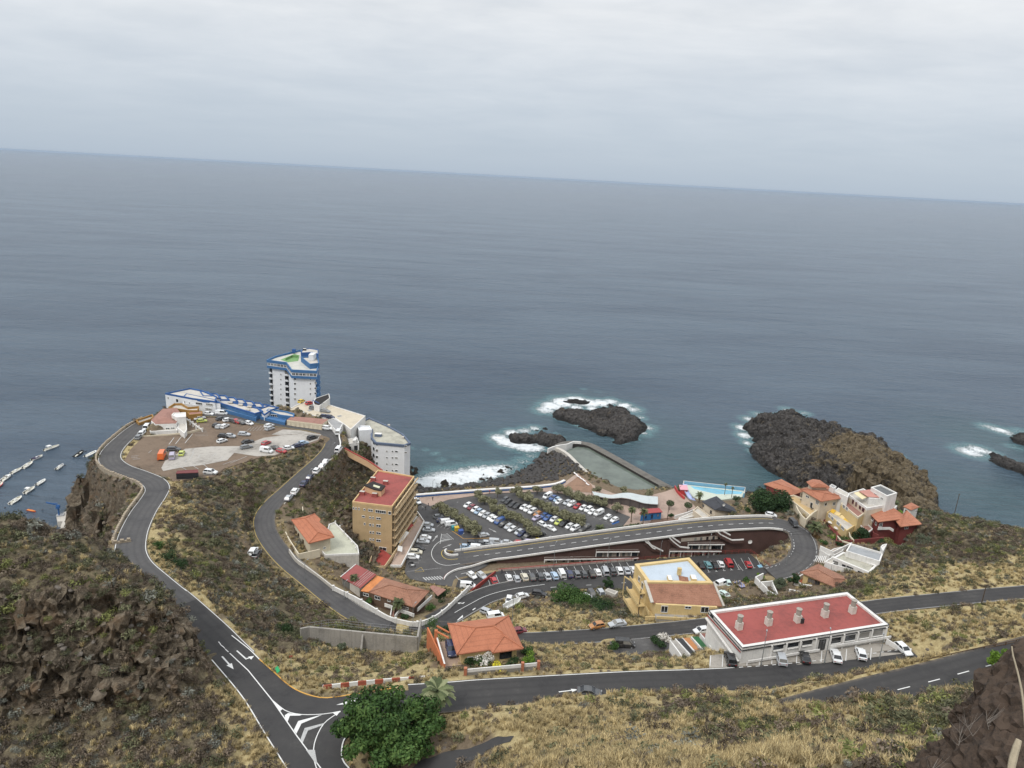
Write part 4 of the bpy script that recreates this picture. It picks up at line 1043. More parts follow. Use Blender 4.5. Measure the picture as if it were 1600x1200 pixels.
# ramp parapets
rl=ROADS['ramp'][0]
RL=line_len(rl)
l=offset_line(cut_line(rl,0,112),-4.55);o=l[0].copy();mb=MB();wall_along(mb,[p -o for p in l],0.34,.75,base=-0.4)
tag(mb.build('parapet',WHITE),'white parapet along the far side of the ramp road','parapet').location=o
l=[P(x,y,z) for x,y,z in ((694,906,6.4),(697,901,6.4),(704,895.5,6.5),(716,890.5,6.6),(735,886.5,6.9))]
l=catmull(l +[p for p in offset_line(cut_line(rl,12,118),4.6)[::4]],1.5);o=l[0].copy();near_par=l
mb=MB();wall_along(mb,[p -o for p in l],0.30,0.6,base=0.0)
npar=tag(mb.build('parapet',WHITE),'white parapet with red inner face along the near side of the ramp road','parapet');npar.location=o
mb=MB();wall_along(mb,[p -o for p in l],0.12,0.5,base=0.0,off=-0.24);mb.build('red_face',RED,npar)
# nose of the loop
mb=MB();nose=catmull([P(x,y,6.2) for x,y in ((716,868.3),(705,868.8),(697,866.5),(695,862),(698,860))],.6);o=nose[0].copy()
wall_along(mb,[p -o for p in nose],0.4,0.7);tag(mb.build('planter_kerb',WHITE),'white rounded kerb of the planted nose where the ramp turns','kerb').location=o
mb=MB();mb.face([P(x,y,6.45) for x,y in ((698,862),(704,862),(714,866.8),(704,867.3))]);mb.build('planting_soil',M('soil',(0.09,0.05,0.03),0.95,0.2),kind='structure')
px_line([(709,861.5),(703,861),(693,859.5),(689.8,864),(692,870),(700,874.2),(714,873.5),(726,871.3)],ML,0.18,PAINT_Y,smooth=True)
# white walls of the descending road
wall_thing('garden_wall','low pale wall along the outer side of the descending road below the hip-roofed house','wall',[(452,862,20.2),(459,872,19.8),(467,880.5,19.4),(494,900,18.2),(521,921,17.4)],0.35,0.9,LCONC)
bal,bl=wall_thing('garden_wall','white balustrade wall curving round the garden of the red and brown roofed bungalow','wall',[(521,922,17.3),(556,939,16.4),(580,953,15.7),(606,968.5,15.0),(630,975.5,14.6),(652,978,14.3),(676,970,13.8),(695,957,12.9),(715,938,11.3),(734,919.5,9.5)],0.35,1.25,WHITE)
mb=MB()
o=bl[0]
for i in range(0,len(bl) -1,3):p=bl[i] -o;mb.box(p.x -.28,p.y -.28,p.z -.5,p.x +.28,p.y +.28,p.z +1.5)
mb.build('pillar',WHITE,bal)
wall_thing('retaining_wall','white wall on the outer edge of the upper bend by parked cars','wall',[(533,672,27.8),(530,684,27.5),(532,697,27),(527,709,26.5)],0.4,1.0,WHITE)
wall_thing('kerb_wall','thin white kerb along parked cars on the descending road','wall',[(527,711,26.4),(505,730,25.4),(480,755,24.2),(455,778,23.2),(444,789,22.8)],0.3,0.5,LCONC)
# red painted wall and fence at the left end of the lower car park
wall_thing('boundary_wall','red painted wall with white foot slanting down to the lower car park','wall',[(733,927.5,8.6),(752,912,7.9),(774,895,7.4)],0.3,0.7,RED,smooth=False)
def rail_fence(name,label,pts,h,step,mat,rails=2,group=None,cat='fence',thick=0.06,smooth=True):
 l=catmull([P(*p) for p in pts],1.2) if smooth else [P(*p) for p in pts]
 root=empty(name,l[0],0,label,cat,group);o=l[0]
 pm=MB();pm.box(-thick*.7,-thick*.7,-.3,thick*.7,thick*.7,h);pme=pm.mesh('post',mat)
 s,tot,k=0.0,line_len(l),0
 while s<tot and k<200:
  c=cut_line(l,s,s +.1)
  if c:p_=bpy.data.objects.new('post',pme);link(p_,root);p_.location=c[0] -o
  s+=step;k+=1
 for r in range(rails):
  mb=MB();z=h*(1 -r*0.45) -.04
  for a,b in zip(l,l[1:]):mb.bar(a -o +Vector((0,0,z)),b -o +Vector((0,0,z)),thick)
  mb.build('rail',mat,root)
 return root
FRED=M('red_fence_paint',(0.26,0.05,0.04),0.7,0.12)
rail_fence('fence','red rail fence along the head of the lower car park below the gallery',[(776,893.5,7.4),(850,887.5,7.8),(925,881.5,8.3),(990,876,8.8),(1105,866.5,9.8),(1171,862.5,10.4)],1.1,2.4,FRED)
rail_fence('fence','red rail fence at the corner of the lower car park beside the dry grass',[(1172,862.5,10.4),(1186,873,10.6),(1204,888,10.9)],1.1,2.0,FRED)
wall_thing('kerb_wall','low white and red wall under the gallery beside the bays','wall',[(779,891,7.4),(850,885.5,7.9),(925,879.5,8.4),(990,874,8.9)],0.35,0.45,LCONC,RED,smooth=False)
RUST=M('rusty_rail',(0.10,0.065,0.04),0.85,0.2)
rail_fence('guard_rail','dark rail on posts along the outer edge of the main road at right',[(1228,1083,50.6),(1258,1078,52),(1340,1060.5,53.4),(1462,1033.5,54.7),(1530,1018.5,55.6),(1588,1006,56.4),(1660,988,57)],0.95,2.2,RUST,2,cat='guard rail',thick=0.10)
0 and wall_thing('kerb','stone kerb beneath the rail of the main road at right','kerb',[(1340,1063,53.4),(1462,1036,54.9),(1530,1021,55.7),(1588,1008.5,56.5),(1660,991,57.2)],0.45,0.35,CONC)
# remnant of old tarmac lying on the slope below the tree
_l=catmull([on_ground(x,y) for x,y in ((650,1215),(690,1195),(735,1180),(765,1166),(800,1156))],.5);_v=[];_n=9
for i,p in enumerate(_l):
 d=(_l[min(i +1,len(_l) -1)] -_l[max(i -1,0)]);n_=Vector((d.y,-d.x,0)).normalized();w_=1.9*(1 -.75*(i/len(_l))**2)*(.8 +.4*float(vnoise(np.array([i*.35]),np.array([.0]),5)[0]))
 for k in range(_n):q=p +n_*w_*(k/(_n -1)*2 -1);_v.append((q.x,q.y,ground(q.x,q.y) +.09))
mb=MB();mb.v=_v
for i in range(len(_l) -1):
 for k in range(_n -1):a=i*_n +k;mb.f.append((a,a +1,a +_n +1,a +_n));mb.m.append(0)
mb.build('old_tarmac_path',A_NEW,kind='structure');TARMAC=_l
# striped barrier
bar=empty('crash_barrier',P(505,1077,43.6),0,'red and white striped barrier at the road edge behind the big green tree','barrier')
bl2=[P(505,1077,43.6),P(560,1070.5,43.5),P(610,1066,43.4),P(664,1062,43.3)]
o=bl2[0];tot=line_len(bl2);nseg=12
RW=(M('barrier_red',(0.36,0.10,0.06),0.8,0.15),M('barrier_white',(0.70,0.69,0.66),0.8,0.08))
for k in range(nseg):
 c=cut_line(bl2,tot*k/nseg,tot*(k +1)/nseg);mb=MB()
 mb.bar(c[0] -o +Vector((0,0,.62)),c[-1] -o +Vector((0,0,.62)),.18,.38);mb.bar(c[0] -o +Vector((0,0,.14)),c[-1] -o +Vector((0,0,.14)),.18,.38)
 mb.build('panel',RW[k % 2],bar)
 mb=MB();mb.box(c[0].x -o.x -.09,c[0].y -o.y -.02,c[0].z -o.z -.4,c[0].x -o.x +.09,c[0].y -o.y +.16,c[0].z -o.z +.8);mb.build('post',RW[1],bar)
# big board-marked concrete wall on the slope
cwall=empty('retaining_wall',P(472,1008,29.2),0,'tall grey concrete wall with a buttress on the dry slope','wall')
o=cwall.location.copy();tl=[P(470,1007,29.0),P(484,1004,28.4),P(566,1012,28.4),P(652,1020,28.2)]
for k,(a,b) in enumerate(zip(tl,tl[1:])):
 n_=1 if k==0 else 5
 for i in range(n_):
  p,q_=a.lerp(b,i/n_),a.lerp(b,(i +1)/n_);d=(q_ -p).normalized()*0.02
  l=[p -o +d,q_ -o -d];mb=MB();wall_along(mb,l,0.4,4.1,base=-3);mb.build('panel',CONC,cwall)
mb=MB();p=P(567,1013,28.4) -o;mb.v=[];mb.prism([(p.x -.2,p.y -1.7),(p.x +.2,p.y -1.7),(p.x +.2,p.y -.2),(p.x -.2,p.y -.2)],p.z -3,[p.z +1.2,p.z +1.2,p.z +3.7,p.z +3.7]);mb.build('buttress',CONC,cwall)
mb=MB();l=[P(652,1020,28.2) -o,P(657,990,24) -o];wall_along(mb,l,0.4,4.1,base=-3);mb.build('panel',CONC,cwall)
rail_fence('fence','weathered wire fence on thin posts behind the grey concrete wall',[(470,985,27),(520,977,25),(560,981,24),(610,986,23),(655,992,22.5)],1.6,1.8,GALV,3,thick=0.04)
# ------------------------------------------------------------------ gallery of shops under the ramp
def on_plane(px,py,a,b):
 """where a sight line meets the upright plane through two ground points"""
 dr=Q(px,py,1.0) -Vector((0,0,CAM_H));n=Vector((b.y -a.y,a.x -b.x,0));t=(a -Vector((0,0,0))).dot(n)/dr.dot(n)
 return Vector((0,0,CAM_H)) +dr*t
BROWN=M('brown_cladding',(0.085,0.048,0.040),0.8,0.15,0.4)
BEIGE=M('beige_shopfront',(0.36,0.31,0.26),0.85,0.12,0.5)
gal=empty('shopping_gallery',P(850,884,7.9),0,'brown two-storey gallery with white balcony edges under the sloping ramp road','building')
o=gal.location.copy()
front=offset_line(cut_line(rl,14,122),3.95);back=offset_line(cut_line(rl,14,122),-4.2)
mb=MB()
for L_,out in ((front,1),(back,-1)):
 for a,b in zip(L_,L_[1:]):
  f=[(a.x,a.y,5.0),(b.x,b.y,5.0),(b.x,b.y,b.z -.02),(a.x,a.y,a.z -.02)]
  mb.face([Vector(p) -o for p in (f if out>0 else f[::-1])])
mb.build('wall',BROWN,gal)
pa,pb=front[4],front[-12]
nrm=Vector((pb.y -pa.y,pa.x -pb.x,0)).normalized();alongv=Vector((pb.x -pa.x,pb.y -pa.y,0)).normalized()
def gal_floor(x0,x1,yr0,yr1,doors,out=1.3,drop=2.6,wall=True):
 """one storey: shopfront wall, white balcony edge seen at (x0,yr0)-(x1,yr1), brown parapet on it"""
 qa,qb=P(x0,yr0 -12,14),P(x1,yr1 -12,14)
 pa=min(front,key=lambda v:abs(v.x -qa.x));pb=min(front,key=lambda v:abs(v.x -qb.x));nrm=Vector((pb.y -pa.y,pa.x -pb.x,0)).normalized();alongv=Vector((pb.x -pa.x,pb.y -pa.y,0)).normalized()
 fa,fb=pa +nrm*out,pb +nrm*out
 A,B_=on_plane(x0,yr0,fa,fb),on_plane(x1,yr1,fa,fb)
 mb=MB();mb.bar(A -o,B_ -o,0.5,0.34);mb.build('balcony_edge',WHITE,gal)
 mb=MB();mb.face([A -o +Vector((0,0,.17)),B_ -o +Vector((0,0,.17)),B_ -nrm*out -o +Vector((0,0,.17)),A -nrm*out -o +Vector((0,0,.17))]);mb.build('balcony_floor',CONC,gal)
 mb=MB();mb.bar(A -o +Vector((0,0,.46)),B_ -o +Vector((0,0,.46)),.16,.5);mb.build('balcony_parapet',BROWN,gal)
 A2,B2=A -nrm*(out -.45),B_ -nrm*(out -.45)
 mb=MB();n=nrm*.06
 mb.face([A2 -o +Vector((0,0,-drop)),B2 -o +Vector((0,0,-drop)),B2 -o +Vector((0,0,-.2)),A2 -o +Vector((0,0,-.2))]);mb.build('shopfront',BEIGE,gal)
 L_=(B2 -A2).length
 for k in range(int(L_/4) +1):
  p=A.lerp(B_,k*4/L_) -o -nrm*.2;mb=MB();mb.bar(p +Vector((0,0,-drop)),p +Vector((0,0,-.1)),.22);mb.build('post',WHITE,gal)
 for k in range(doors):
  c=A2.lerp(B2,(k +.5)/doors +random.uniform(-.02,.02)) -o +n
  w=alongv*random.choice((.45,.5,1.0));mb=MB();mb.face([c -w +Vector((0,0,-drop +.05)),c +w +Vector((0,0,-drop +.05)),c +w +Vector((0,0,-.35)),c -w +Vector((0,0,-.35))]);mb.build('shop_door',GLASS,gal)
gal_floor(851,998,874.4,872.0,12);gal_floor(932,999,862.3,861.8,7)
gal_floor(1076,1132,850.7,850.6,7);gal_floor(1047,1127,861.3,861.3,10)
gal_floor(1078,1140,843,839,4,drop=1.9) if 0 else None
mb=MB()
A,B_=on_plane(1064,846.5,pa +nrm*.7,pb +nrm*.7),on_plane(1138,841,pa +nrm*.7,pb +nrm*.7)
mb.face([A -o,B_ -o,B_ -o +Vector((0,0,1.3)),A -o +Vector((0,0,1.3))]);mb.build('shopfront',BEIGE,gal)
for t in (.3,.42,.55,.68,.8):
 c=A.lerp(B_,t) -o +nrm*.08;w=alongv*.4;mb=MB();mb.face([c -w,c +w,c +w +Vector((0,0,1.2)),c -w +Vector((0,0,1.2))]);mb.build('shop_door',GLASS,gal)
A=on_plane(1018,858,pa +nrm*.8,pb +nrm*.8) -o;B_=on_plane(1042,858,pa +nrm*.8,pb +nrm*.8) -o
mb=MB();mb.face([A,B_,B_ +Vector((0,0,2.4)),A +Vector((0,0,2.4))]);mb.build('stair_hall',WHITE,gal)
for x in (1006,1043):
 p=on_plane(x,866,pa +nrm*.8,pb +nrm*.8) -o;mb=MB();q_=[p -alongv*.5 -nrm*.7,p +alongv*.5 -nrm*.7,p +alongv*.5 +nrm*.5,p -alongv*.5 +nrm*.5]
 mb.prism([(v.x,v.y) for v in q_],p.z -1,p.z +4.3);mb.build('pier',BROWN,gal)
for steps in (((1008,845.5),(1013,849),(1020,856),(1024,857.5)),((1046,840),(1052,846),(1063,854.5),(1077,856)),((1120,829.5),(1126,835),(1144,844),(1162,843)),((1128,829),(1140,835.5),(1141,836)),((1050,839),(1063,848)),((1012,845),(1018,852),(1036,861))):
 mb=MB();pts=[on_plane(x,y,pa +nrm*1.6,pb +nrm*1.6) -o for x,y in steps]
 for a,b in zip(pts,pts[1:]):mb.bar(a,b,.35,.4)
 mb.build('stair_parapet',WHITE,gal)
 mb=MB()
 for a,b in zip(pts,pts[1:]):mb.bar(a +Vector((0,0,-.75)),b +Vector((0,0,-.75)),.2,1.0)
 mb.build('stair_side',BROWN,gal)
def round_sign(x,y,r,label):
 p=on_plane(x,y,pa +nrm*1.0,pb +nrm*1.0);root=empty('dish',p,math.atan2(alongv.y,alongv.x),label,'satellite dish')
 mb=MB();n=14;ring=[]
 for j,(rr,dy) in enumerate(((0.0,.22),(r*.55,.14),(r,0.0))):
  ring.append([(rr*math.cos(2*math.pi*i/n),dy -.3,rr*math.sin(2*math.pi*i/n)) for i in range(n)])
 for a_,b_ in zip(ring,ring[1:]):
  for i in range(n):mb.face([a_[i],a_[(i +1) % n],b_[(i +1) % n],b_[i]])
 mb.build('bowl',WHITE,root);mb=MB();mb.bar((0,.0,0),(0,1.1,-.15),.08);mb.bar((0,-.3,-r),(0,-.75,-.1),.04);mb.build('bracket',GALV,root)
round_sign(892.5,871,.62,'white satellite dish on the brown gallery wall near the lower car park');round_sign(1171.5,846,.75,'white satellite dish at the blank right end of the brown gallery')
# ================================================================== BUILDINGS
def inset(poly,d):
 n=len(poly);out=[]
 ar=sum(poly[i][0]*poly[(i +1) % n][1] -poly[(i +1) % n][0]*poly[i][1] for i in range(n))
 s=1 if ar>0 else -1
 for i in range(n):
  p0,p1,p2=Vector(poly[i -1][:2]),Vector(poly[i][:2]),Vector(poly[(i +1) % n][:2])
  d1,d2=(p1 -p0).normalized(),(p2 -p1).normalized()
  n1,n2=Vector((-d1.y,d1.x))*s,Vector((-d2.y,d2.x))*s
  b=n1 +n2;l2=max(b.length_squared,0.35);out.append(tuple(p1 +b*(2*d/l2)))
 return out
FOOT=[]
def flat(root,pxs,zr,zb,wall,roof,par=0.8,parmat=None,pw=0.35,wname='wall',ring=True,poly=None):
 """a flat-roofed block: pxs are the roof's corners as seen at height zr, the walls go down to zb"""
 o=root.location
 pl=poly or [P(x,y,zr).to_2d() for x,y in pxs]
 FOOT.append([(p[0],p[1]) for p in pl])
 pl=[(p[0] -o.x,p[1] -o.y) for p in pl]
 mb=MB();n=len(pl);zt=zr -o.z -par;b0=zb -o.z
 mb.prism(pl,b0,zt,0,1)
 ob=mb.build(wname,[wall,roof],root)
 if par>0.05 and ring:
  pi,po=inset(pl,pw),inset(pl,-0.03);mb=MB()
  for i in range(n):
   j=(i +1) % n
   for a,b_,c,d in (((po[i],zt -.12),(po[j],zt -.12),(po[j],zr -o.z),(po[i],zr -o.z)),((po[i],zr -o.z),(po[j],zr -o.z),(pi[j],zr -o.z),(pi[i],zr -o.z)),((pi[i],zr -o.z),(pi[j],zr -o.z),(pi[j],zt +.004),(pi[i],zt +.004))):
    mb.face([(q[0][0],q[0][1],q[1]) for q in (a,b_,c,d)])
  mb.build('parapet',parmat or wall,root)
 return [Vector((p[0] +o.x,p[1] +o.y,zr)) for p in pl]
def roof_faces(root,pts,faces,mat,name='roof',thick=0.22,ridges=(),ridge_mat=None,eave=True):
 """pitched roof from named points (px, py, z) or Vectors; ridges: pairs of names capped with tiles"""
 o=root.location;V={k:(v if isinstance(v,Vector) else P(*v)) -o for k,v in pts.items()}
 mb=MB()
 cnt={}
 for f in faces:
  q=[V[k] for k in f]
  nn=(q[1] -q[0]).cross(q[2] -q[0])
  if nn.z<0:f=f[::-1];q=q[::-1]
  mb.face(q);mb.face([p +Vector((0,0,-thick)) for p in q[::-1]])
  for i in range(len(f)):cnt[(f[i],f[(i +1) % len(f)])]=1
 for a,b_ in cnt:
  if (b_,a) not in cnt:mb.face([V[a] +Vector((0,0,-thick)),V[b_] +Vector((0,0,-thick)),V[b_],V[a]])
 r=mb.build(name,mat,root)
 for a,b_ in ridges:
  m2=MB();up=Vector((0,0,.05));m2.tube([V[a] +up,V[b_] +up],.14,6);m2.build('ridge_tiles',ridge_mat or mat,r)
 return r
def walls(root,pts,ztop,zb,mat,name='wall',push=0.0):
 """wall prism under a roof: pts Vectors or (px,py,z)"""
 o=root.location;q=[(v if isinstance(v,Vector) else P(*v)) for v in pts]
 pl=[(p.x -o.x,p.y -o.y) for p in q]
 if push:pl=inset(pl,push)
 FOOT.append([(p[0] +o.x,p[1] +o.y) for p in pl])
 zt=[z -o.z for z in ztop] if isinstance(ztop,(list,tuple)) else ztop -o.z
 mb=MB();mb.prism(pl,zb -o.z,zt);mb.build(name,mat,root)
 return [Vector((p[0] +o.x,p[1] +o.y,0)) for p in pl]
_wm={}
WFRAME=M('white_frame',(0.72,0.72,0.70),0.6,0.04)
def win(root,c,ang,w,h,frame=None,name='window',mull=0,pane=True):
 """window or door: proud frame with a dark pane set back in it; c world centre on the wall face, ang facing"""
 frame=frame or WFRAME
 k=(round(w,2),round(h,2),frame.name,mull)
 if k not in _wm:
  t=0.09;a=MB();x,z=w/2,h/2
  a.box(-x,-.10,-z,-x +t,0.02,z);a.box(x -t,-.10,-z,x,0.02,z);a.box(-x +t,-.10,z -t,x -t,0.02,z);a.box(-x +t,-.12,-z,x -t,0.02,-z +t)
  for i in range(mull):q=-x +w*(i +1)/(mull +1);a.box(q -.04,-.08,-z +t,q +.04,.02,z -t)
  b_=MB();b_.face([(-x +t*.9,-.03,-z +t*.9),(x -t*.9,-.03,-z +t*.9),(x -t*.9,-.03,z -t*.9),(-x +t*.9,-.03,z -t*.9)])
  _wm[k]=(a.mesh('window',frame),b_.mesh('pane',GLASS))
 o=bpy.data.objects.new(name,_wm[k][0]);link(o,root);o.location=c -root.location;o.rotation_euler=(0,0,ang)
 if pane:g=bpy.data.objects.new('pane',_wm[k][1]);link(g,o)
 return o
def face_ang(a,b):
 """rotation that turns local -Y to the outward side of the wall a-b that looks at the camera"""
 n=Vector((b.y -a.y,a.x -b.x));mid=(a.to_2d() +b.to_2d())/2
 if n.dot(-mid)<0:n=-n
 n.normalize();return math.atan2(n.y,n.x) +math.pi/2,Vector((n.x,n.y,0))
def wins(root,a,b,lst,frame=None,w=1.0,h=1.1,mull=0,name='window'):
 """windows at pixel centres on the wall through a and b"""
 ang,n=face_ang(a,b)
 for q in lst:
  x,y=q[0],q[1];ww=q[2] if len(q)>2 else w;hh=q[3] if len(q)>3 else h
  win(root,on_plane(x,y,a,b) +n*0.03,ang,ww,hh,frame,name,q[4] if len(q)>4 else mull)
def box_on(root,name,px,py,z,sx,sy,h,mat,top=None,ang=0.0,parent=None):
 """a small box standing at a pixel/height: used for chimneys, plant boxes, vents"""
 o=root.location;p=P(px,py,z) -o;mb=MB();mb.box(-sx/2,-sy/2,0,sx/2,sy/2,h,0,1 if top else None)
 ob=mb.build(name,[mat,top] if top else mat,parent or root);ob.location=p;ob.rotation_euler=(0,0,ang);return ob
def tile_mat(name,col,k=2.6,var=0.2,depth=0.5):
 """clay tiles: courses follow the slope (height), pans run down it"""
 mt,nt,b=new_mat(name)
 tcn=nt.nodes.new('ShaderNodeTexCoord');sp_=nt.nodes.new('ShaderNodeSeparateXYZ');nt.links.new(tcn.outputs['Object'],sp_.inputs[0])
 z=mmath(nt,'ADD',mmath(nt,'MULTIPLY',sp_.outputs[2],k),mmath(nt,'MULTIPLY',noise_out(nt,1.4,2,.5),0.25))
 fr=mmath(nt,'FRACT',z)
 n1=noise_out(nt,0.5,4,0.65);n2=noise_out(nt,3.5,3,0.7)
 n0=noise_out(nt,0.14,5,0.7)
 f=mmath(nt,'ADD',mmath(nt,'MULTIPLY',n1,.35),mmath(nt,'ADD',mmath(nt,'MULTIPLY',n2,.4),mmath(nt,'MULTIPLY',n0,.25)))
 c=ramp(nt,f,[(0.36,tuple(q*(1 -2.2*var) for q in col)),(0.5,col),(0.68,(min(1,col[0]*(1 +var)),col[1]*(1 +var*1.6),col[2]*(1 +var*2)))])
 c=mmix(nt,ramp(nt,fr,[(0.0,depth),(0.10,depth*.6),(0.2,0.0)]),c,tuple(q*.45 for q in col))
 nt.links.new(c,b.inputs['Base Color']);b.inputs['Roughness'].default_value=0.85
 w=mmath(nt,'SINE',mmath(nt,'MULTIPLY',mmath(nt,'ADD',sp_.outputs[0],mmath(nt,'MULTIPLY',sp_.outputs[1],.35)),22.0))
 bn=nt.nodes.new('ShaderNodeBump');bn.inputs['Strength'].default_value=0.5;bn.inputs['Distance'].default_value=0.08
 nt.links.new(mmath(nt,'ADD',mmath(nt,'MULTIPLY',fr,.8),mmath(nt,'MULTIPLY',w,.3)),bn.inputs['Height']);nt.links.new(bn.outputs[0],b.inputs['Normal'])
 return mt
T_ORANGE=tile_mat('orange_tiles',(0.41,0.152,0.082),2.2,0.12,0.45)
T_ORANGE2=tile_mat('terracotta_tiles',(0.385,0.155,0.09),3.0,0.16)
T_BROWN=tile_mat('weathered_brown_tiles',(0.30,0.145,0.092),3.0,0.22)
T_DUSTY=tile_mat('dusty_rose_tiles',(0.30,0.155,0.12),3.0,0.14)
REDROOF=M('red_roof_coating',(0.29,0.080,0.070),0.85,0.2,0.13,bump=0.05,col2=(0.175,0.058,0.052))
GREYROOF=M('grey_roof_membrane',(0.30,0.30,0.30),0.9,0.15,0.3)
PALEROOF=M('pale_roof_gravel',(0.40,0.385,0.32),0.95,0.22,0.22)
OCHRE=M('ochre_plaster',(0.49,0.355,0.20),0.85,0.09,0.3,streak=0.18)
YELLOW=M('yellow_plaster',(0.60,0.455,0.225),0.85,0.09,0.35,streak=0.15)
STEEL_BLUE=M('slate_blue_trim',(0.105,0.135,0.195),0.7,0.1)
WHITE2=M('cool_white_render',(0.70,0.71,0.72),0.85,0.05,0.3,streak=0.12)
# ---- 1 long white building with red roof (front right)
R=empty('restaurant_building',P(1160,1022,40.4),0,'long white single-storey building with red flat roof and five chimneys','building')
ZR=44.3
c4=[P(x,y,ZR) for x,y in ((1160,1012),(1389,976),(1324,925),(1108,954))]
pl=flat(R,None,ZR,40.0,WHITE,REDROOF,0.45,WHITE,0.75,poly=[p.to_2d() for p in c4])
A,B_,C_,D_=pl
o=R.location
mb=MB()                                        # dark groove and gutter line round the eave
for a,b in ((A,B_),(D_,A),(B_,C_),(C_,D_)):
 n=Vector((b.y -a.y,a.x -b.x,0)).normalized()*.06
 mb.bar(a +n -o +Vector((0,0,.03)),b +n -o +Vector((0,0,.03)),.14,.10);mb.bar(a +n*2 -o +Vector((0,0,-.62)),b +n*2 -o +Vector((0,0,-.62)),.16,.14)
mb.build('gutter',DARKM,R)
ang,nF=face_ang(A,B_);uF=(B_ -A).normalized()
for k,(x,y,w) in enumerate(((1216,1010.5,2.0),(1239,1007,2.2),(1261,1003.5,2.0),(1306,1000,2.1),(1328,996,2.2),(1350,992,2.2),(1371,988.5,2.2))):
 p=on_plane(x,y,A,B_) +nF*.03;win(R,p,ang,w +.6,1.6 if k>2 else 1.3,WHITE,'window',0)
 mb=MB();q_=p -o +Vector((0,0,-.75)) +nF*.12;mb.bar(q_ -uF*(w/2 +.2),q_ +uF*(w/2 +.2),.3,.1);mb.build('sill',WHITE,R)
for x,y in ((1205,1012),(1228,1009),(1250,1005.5),(1274,1003),(1296,1002),(1317,998.5),(1339,994.5),(1361,991),(1383,988)):
 p=on_plane(x,y,A,B_) -o +nF*.15;mb=MB();mb.box(p.x -.16,p.y -.16,.2 if x<1300 else .0,p.x +.16,p.y +.16,ZR -o.z -.5);mb.build('pillar',WHITE,R)
p=on_plane(1284,1007,A,B_);win(R,p +nF*.04,ang,1.6,2.4,DARKM,'door',1)
mb=MB();q_=[on_plane(x,1012,A,B_) for x in (1170,1278)]
a,b=[Vector((q.x,q.y,41.2)) -o +nF*.5 for q in q_];mb.bar(a,b,.18,.5);a,b=[Vector((q.x,q.y,41.6)) -o +nF*.55 for q in [on_plane(x,1005,A,B_) for x in (1295,1386)]];mb.bar(a,b,.2,.55);mb.build('ledge',WHITE,R)
CHIM=M('chimney_render',(0.60,0.56,0.50),0.9,0.12,0.8);CAP=M('chimney_cowl',(0.34,0.31,0.27),0.9,0.18,2.0)
rang=math.atan2(uF.y,uF.x)
for k,(x,y) in enumerate(((1154,982.5),(1200,976),(1245.5,971.5),(1288,963.5),(1331,957.5))):
 ch=box_on(R,'chimney',x,y,ZR -.45,1.15,1.15,1.7,CHIM,ang=rang)
 mb=MB();mb.cyl(0,0,1.7,3.0,.50,.50,14);mb.cyl(0,0,3.0,3.12,.62,.62,14)
 for j in range(5):mb.cyl(0,0,1.85 +j*.24,1.91 +j*.24,.54,.54,14)
 mb.build('cowl',CAP,ch)
 if k==2:mb=MB();mb.box(.35,-.85,0,1.0,-.2,1.1);mb.build('vent_box',DARKM,ch)
# stepped left flank going down to the road behind
mb=MB();s=(A -D_).normalized();nL=Vector((-uF.x,-uF.y,0))
fl=[D_,A]
pz=lambda v,z:Vector((v.x,v.y,z)) -o
mb.prism([((D_ +nL*.02).x -o.x,(D_ +nL*.02).y -o.y),((A +nL*.02).x -o.x,(A +nL*.02).y -o.y),((A +uF*.5).x -o.x,(A +uF*.5).y -o.y),((D_ +uF*.5).x -o.x,(D_ +uF*.5).y -o.y)],29 -o.z,40.02 -o.z)
mb.build('basement_wall',WHITE,R)
mb=MB();a,b=pz(D_ +nL*.5,42.6),pz(A +nL*.5,41.2);mb.bar(a,b,.5,.25);a,b=pz(D_ +nL*.4,43.3),pz(A +nL*.3,43.3);mb.bar(a,b,.12,.22,1);mb.build('stringer',[WHITE,RED],R)
wins(R,D_,A,[(1113,963,1.6,1.0)],WFRAME)
mb=MB();mb.box(-1.9,-.2,40.0 -o.z,-.2,1.6,41.0 -o.z);mb.build('entrance_step',WHITE,R)
# small stepped yards beside the left flank
for k,(x0,y0,x1,y1,fm) in enumerate(((1048,1000,1066,1024,CONC),(1056,997,1079,1022,DARKM),(1067,996,1092,1023,M('orange_mat',(.42,.19,.08),.9,.1)),(1081,994,1104,1020,M('green_mat',(.035,.12,.05),.9,.15)),(1095,989,1112,1010,M('red_mat',(.24,.11,.09),.9,.15)))):
 a,b=P(x0,y0,36.6) -o,P(x1,y1,37.6) -o
 mb=MB();mb.bar(a +Vector((0,0,-1.4)),b +Vector((0,0,-1.4)),.28,2.4);mb.build('yard_partition',WHITE,R)
 mb=MB();q_=[a +Vector((.1,0,-.1)),a +Vector((1.5,.2,-.1)),b +Vector((1.6,.2,-.6)),b +Vector((.1,0,-.6))];mb.prism([(v.x,v.y) for v in q_],-8,[v.z for v in q_]);mb.build('yard_floor',fm,R)
mb=MB();a,b=P(1384,1003.5,40.6) -o,P(1402,1014,40.6) -o;mb.bar(a +Vector((0,0,.3)),b +Vector((0,0,.1)),.25,1.3);a,b=P(1398,1012,40.6) -o,P(1424,1017,40.6) -o;mb.bar(a,b,.25,.9);mb.build('yard_wall',WHITE,R)
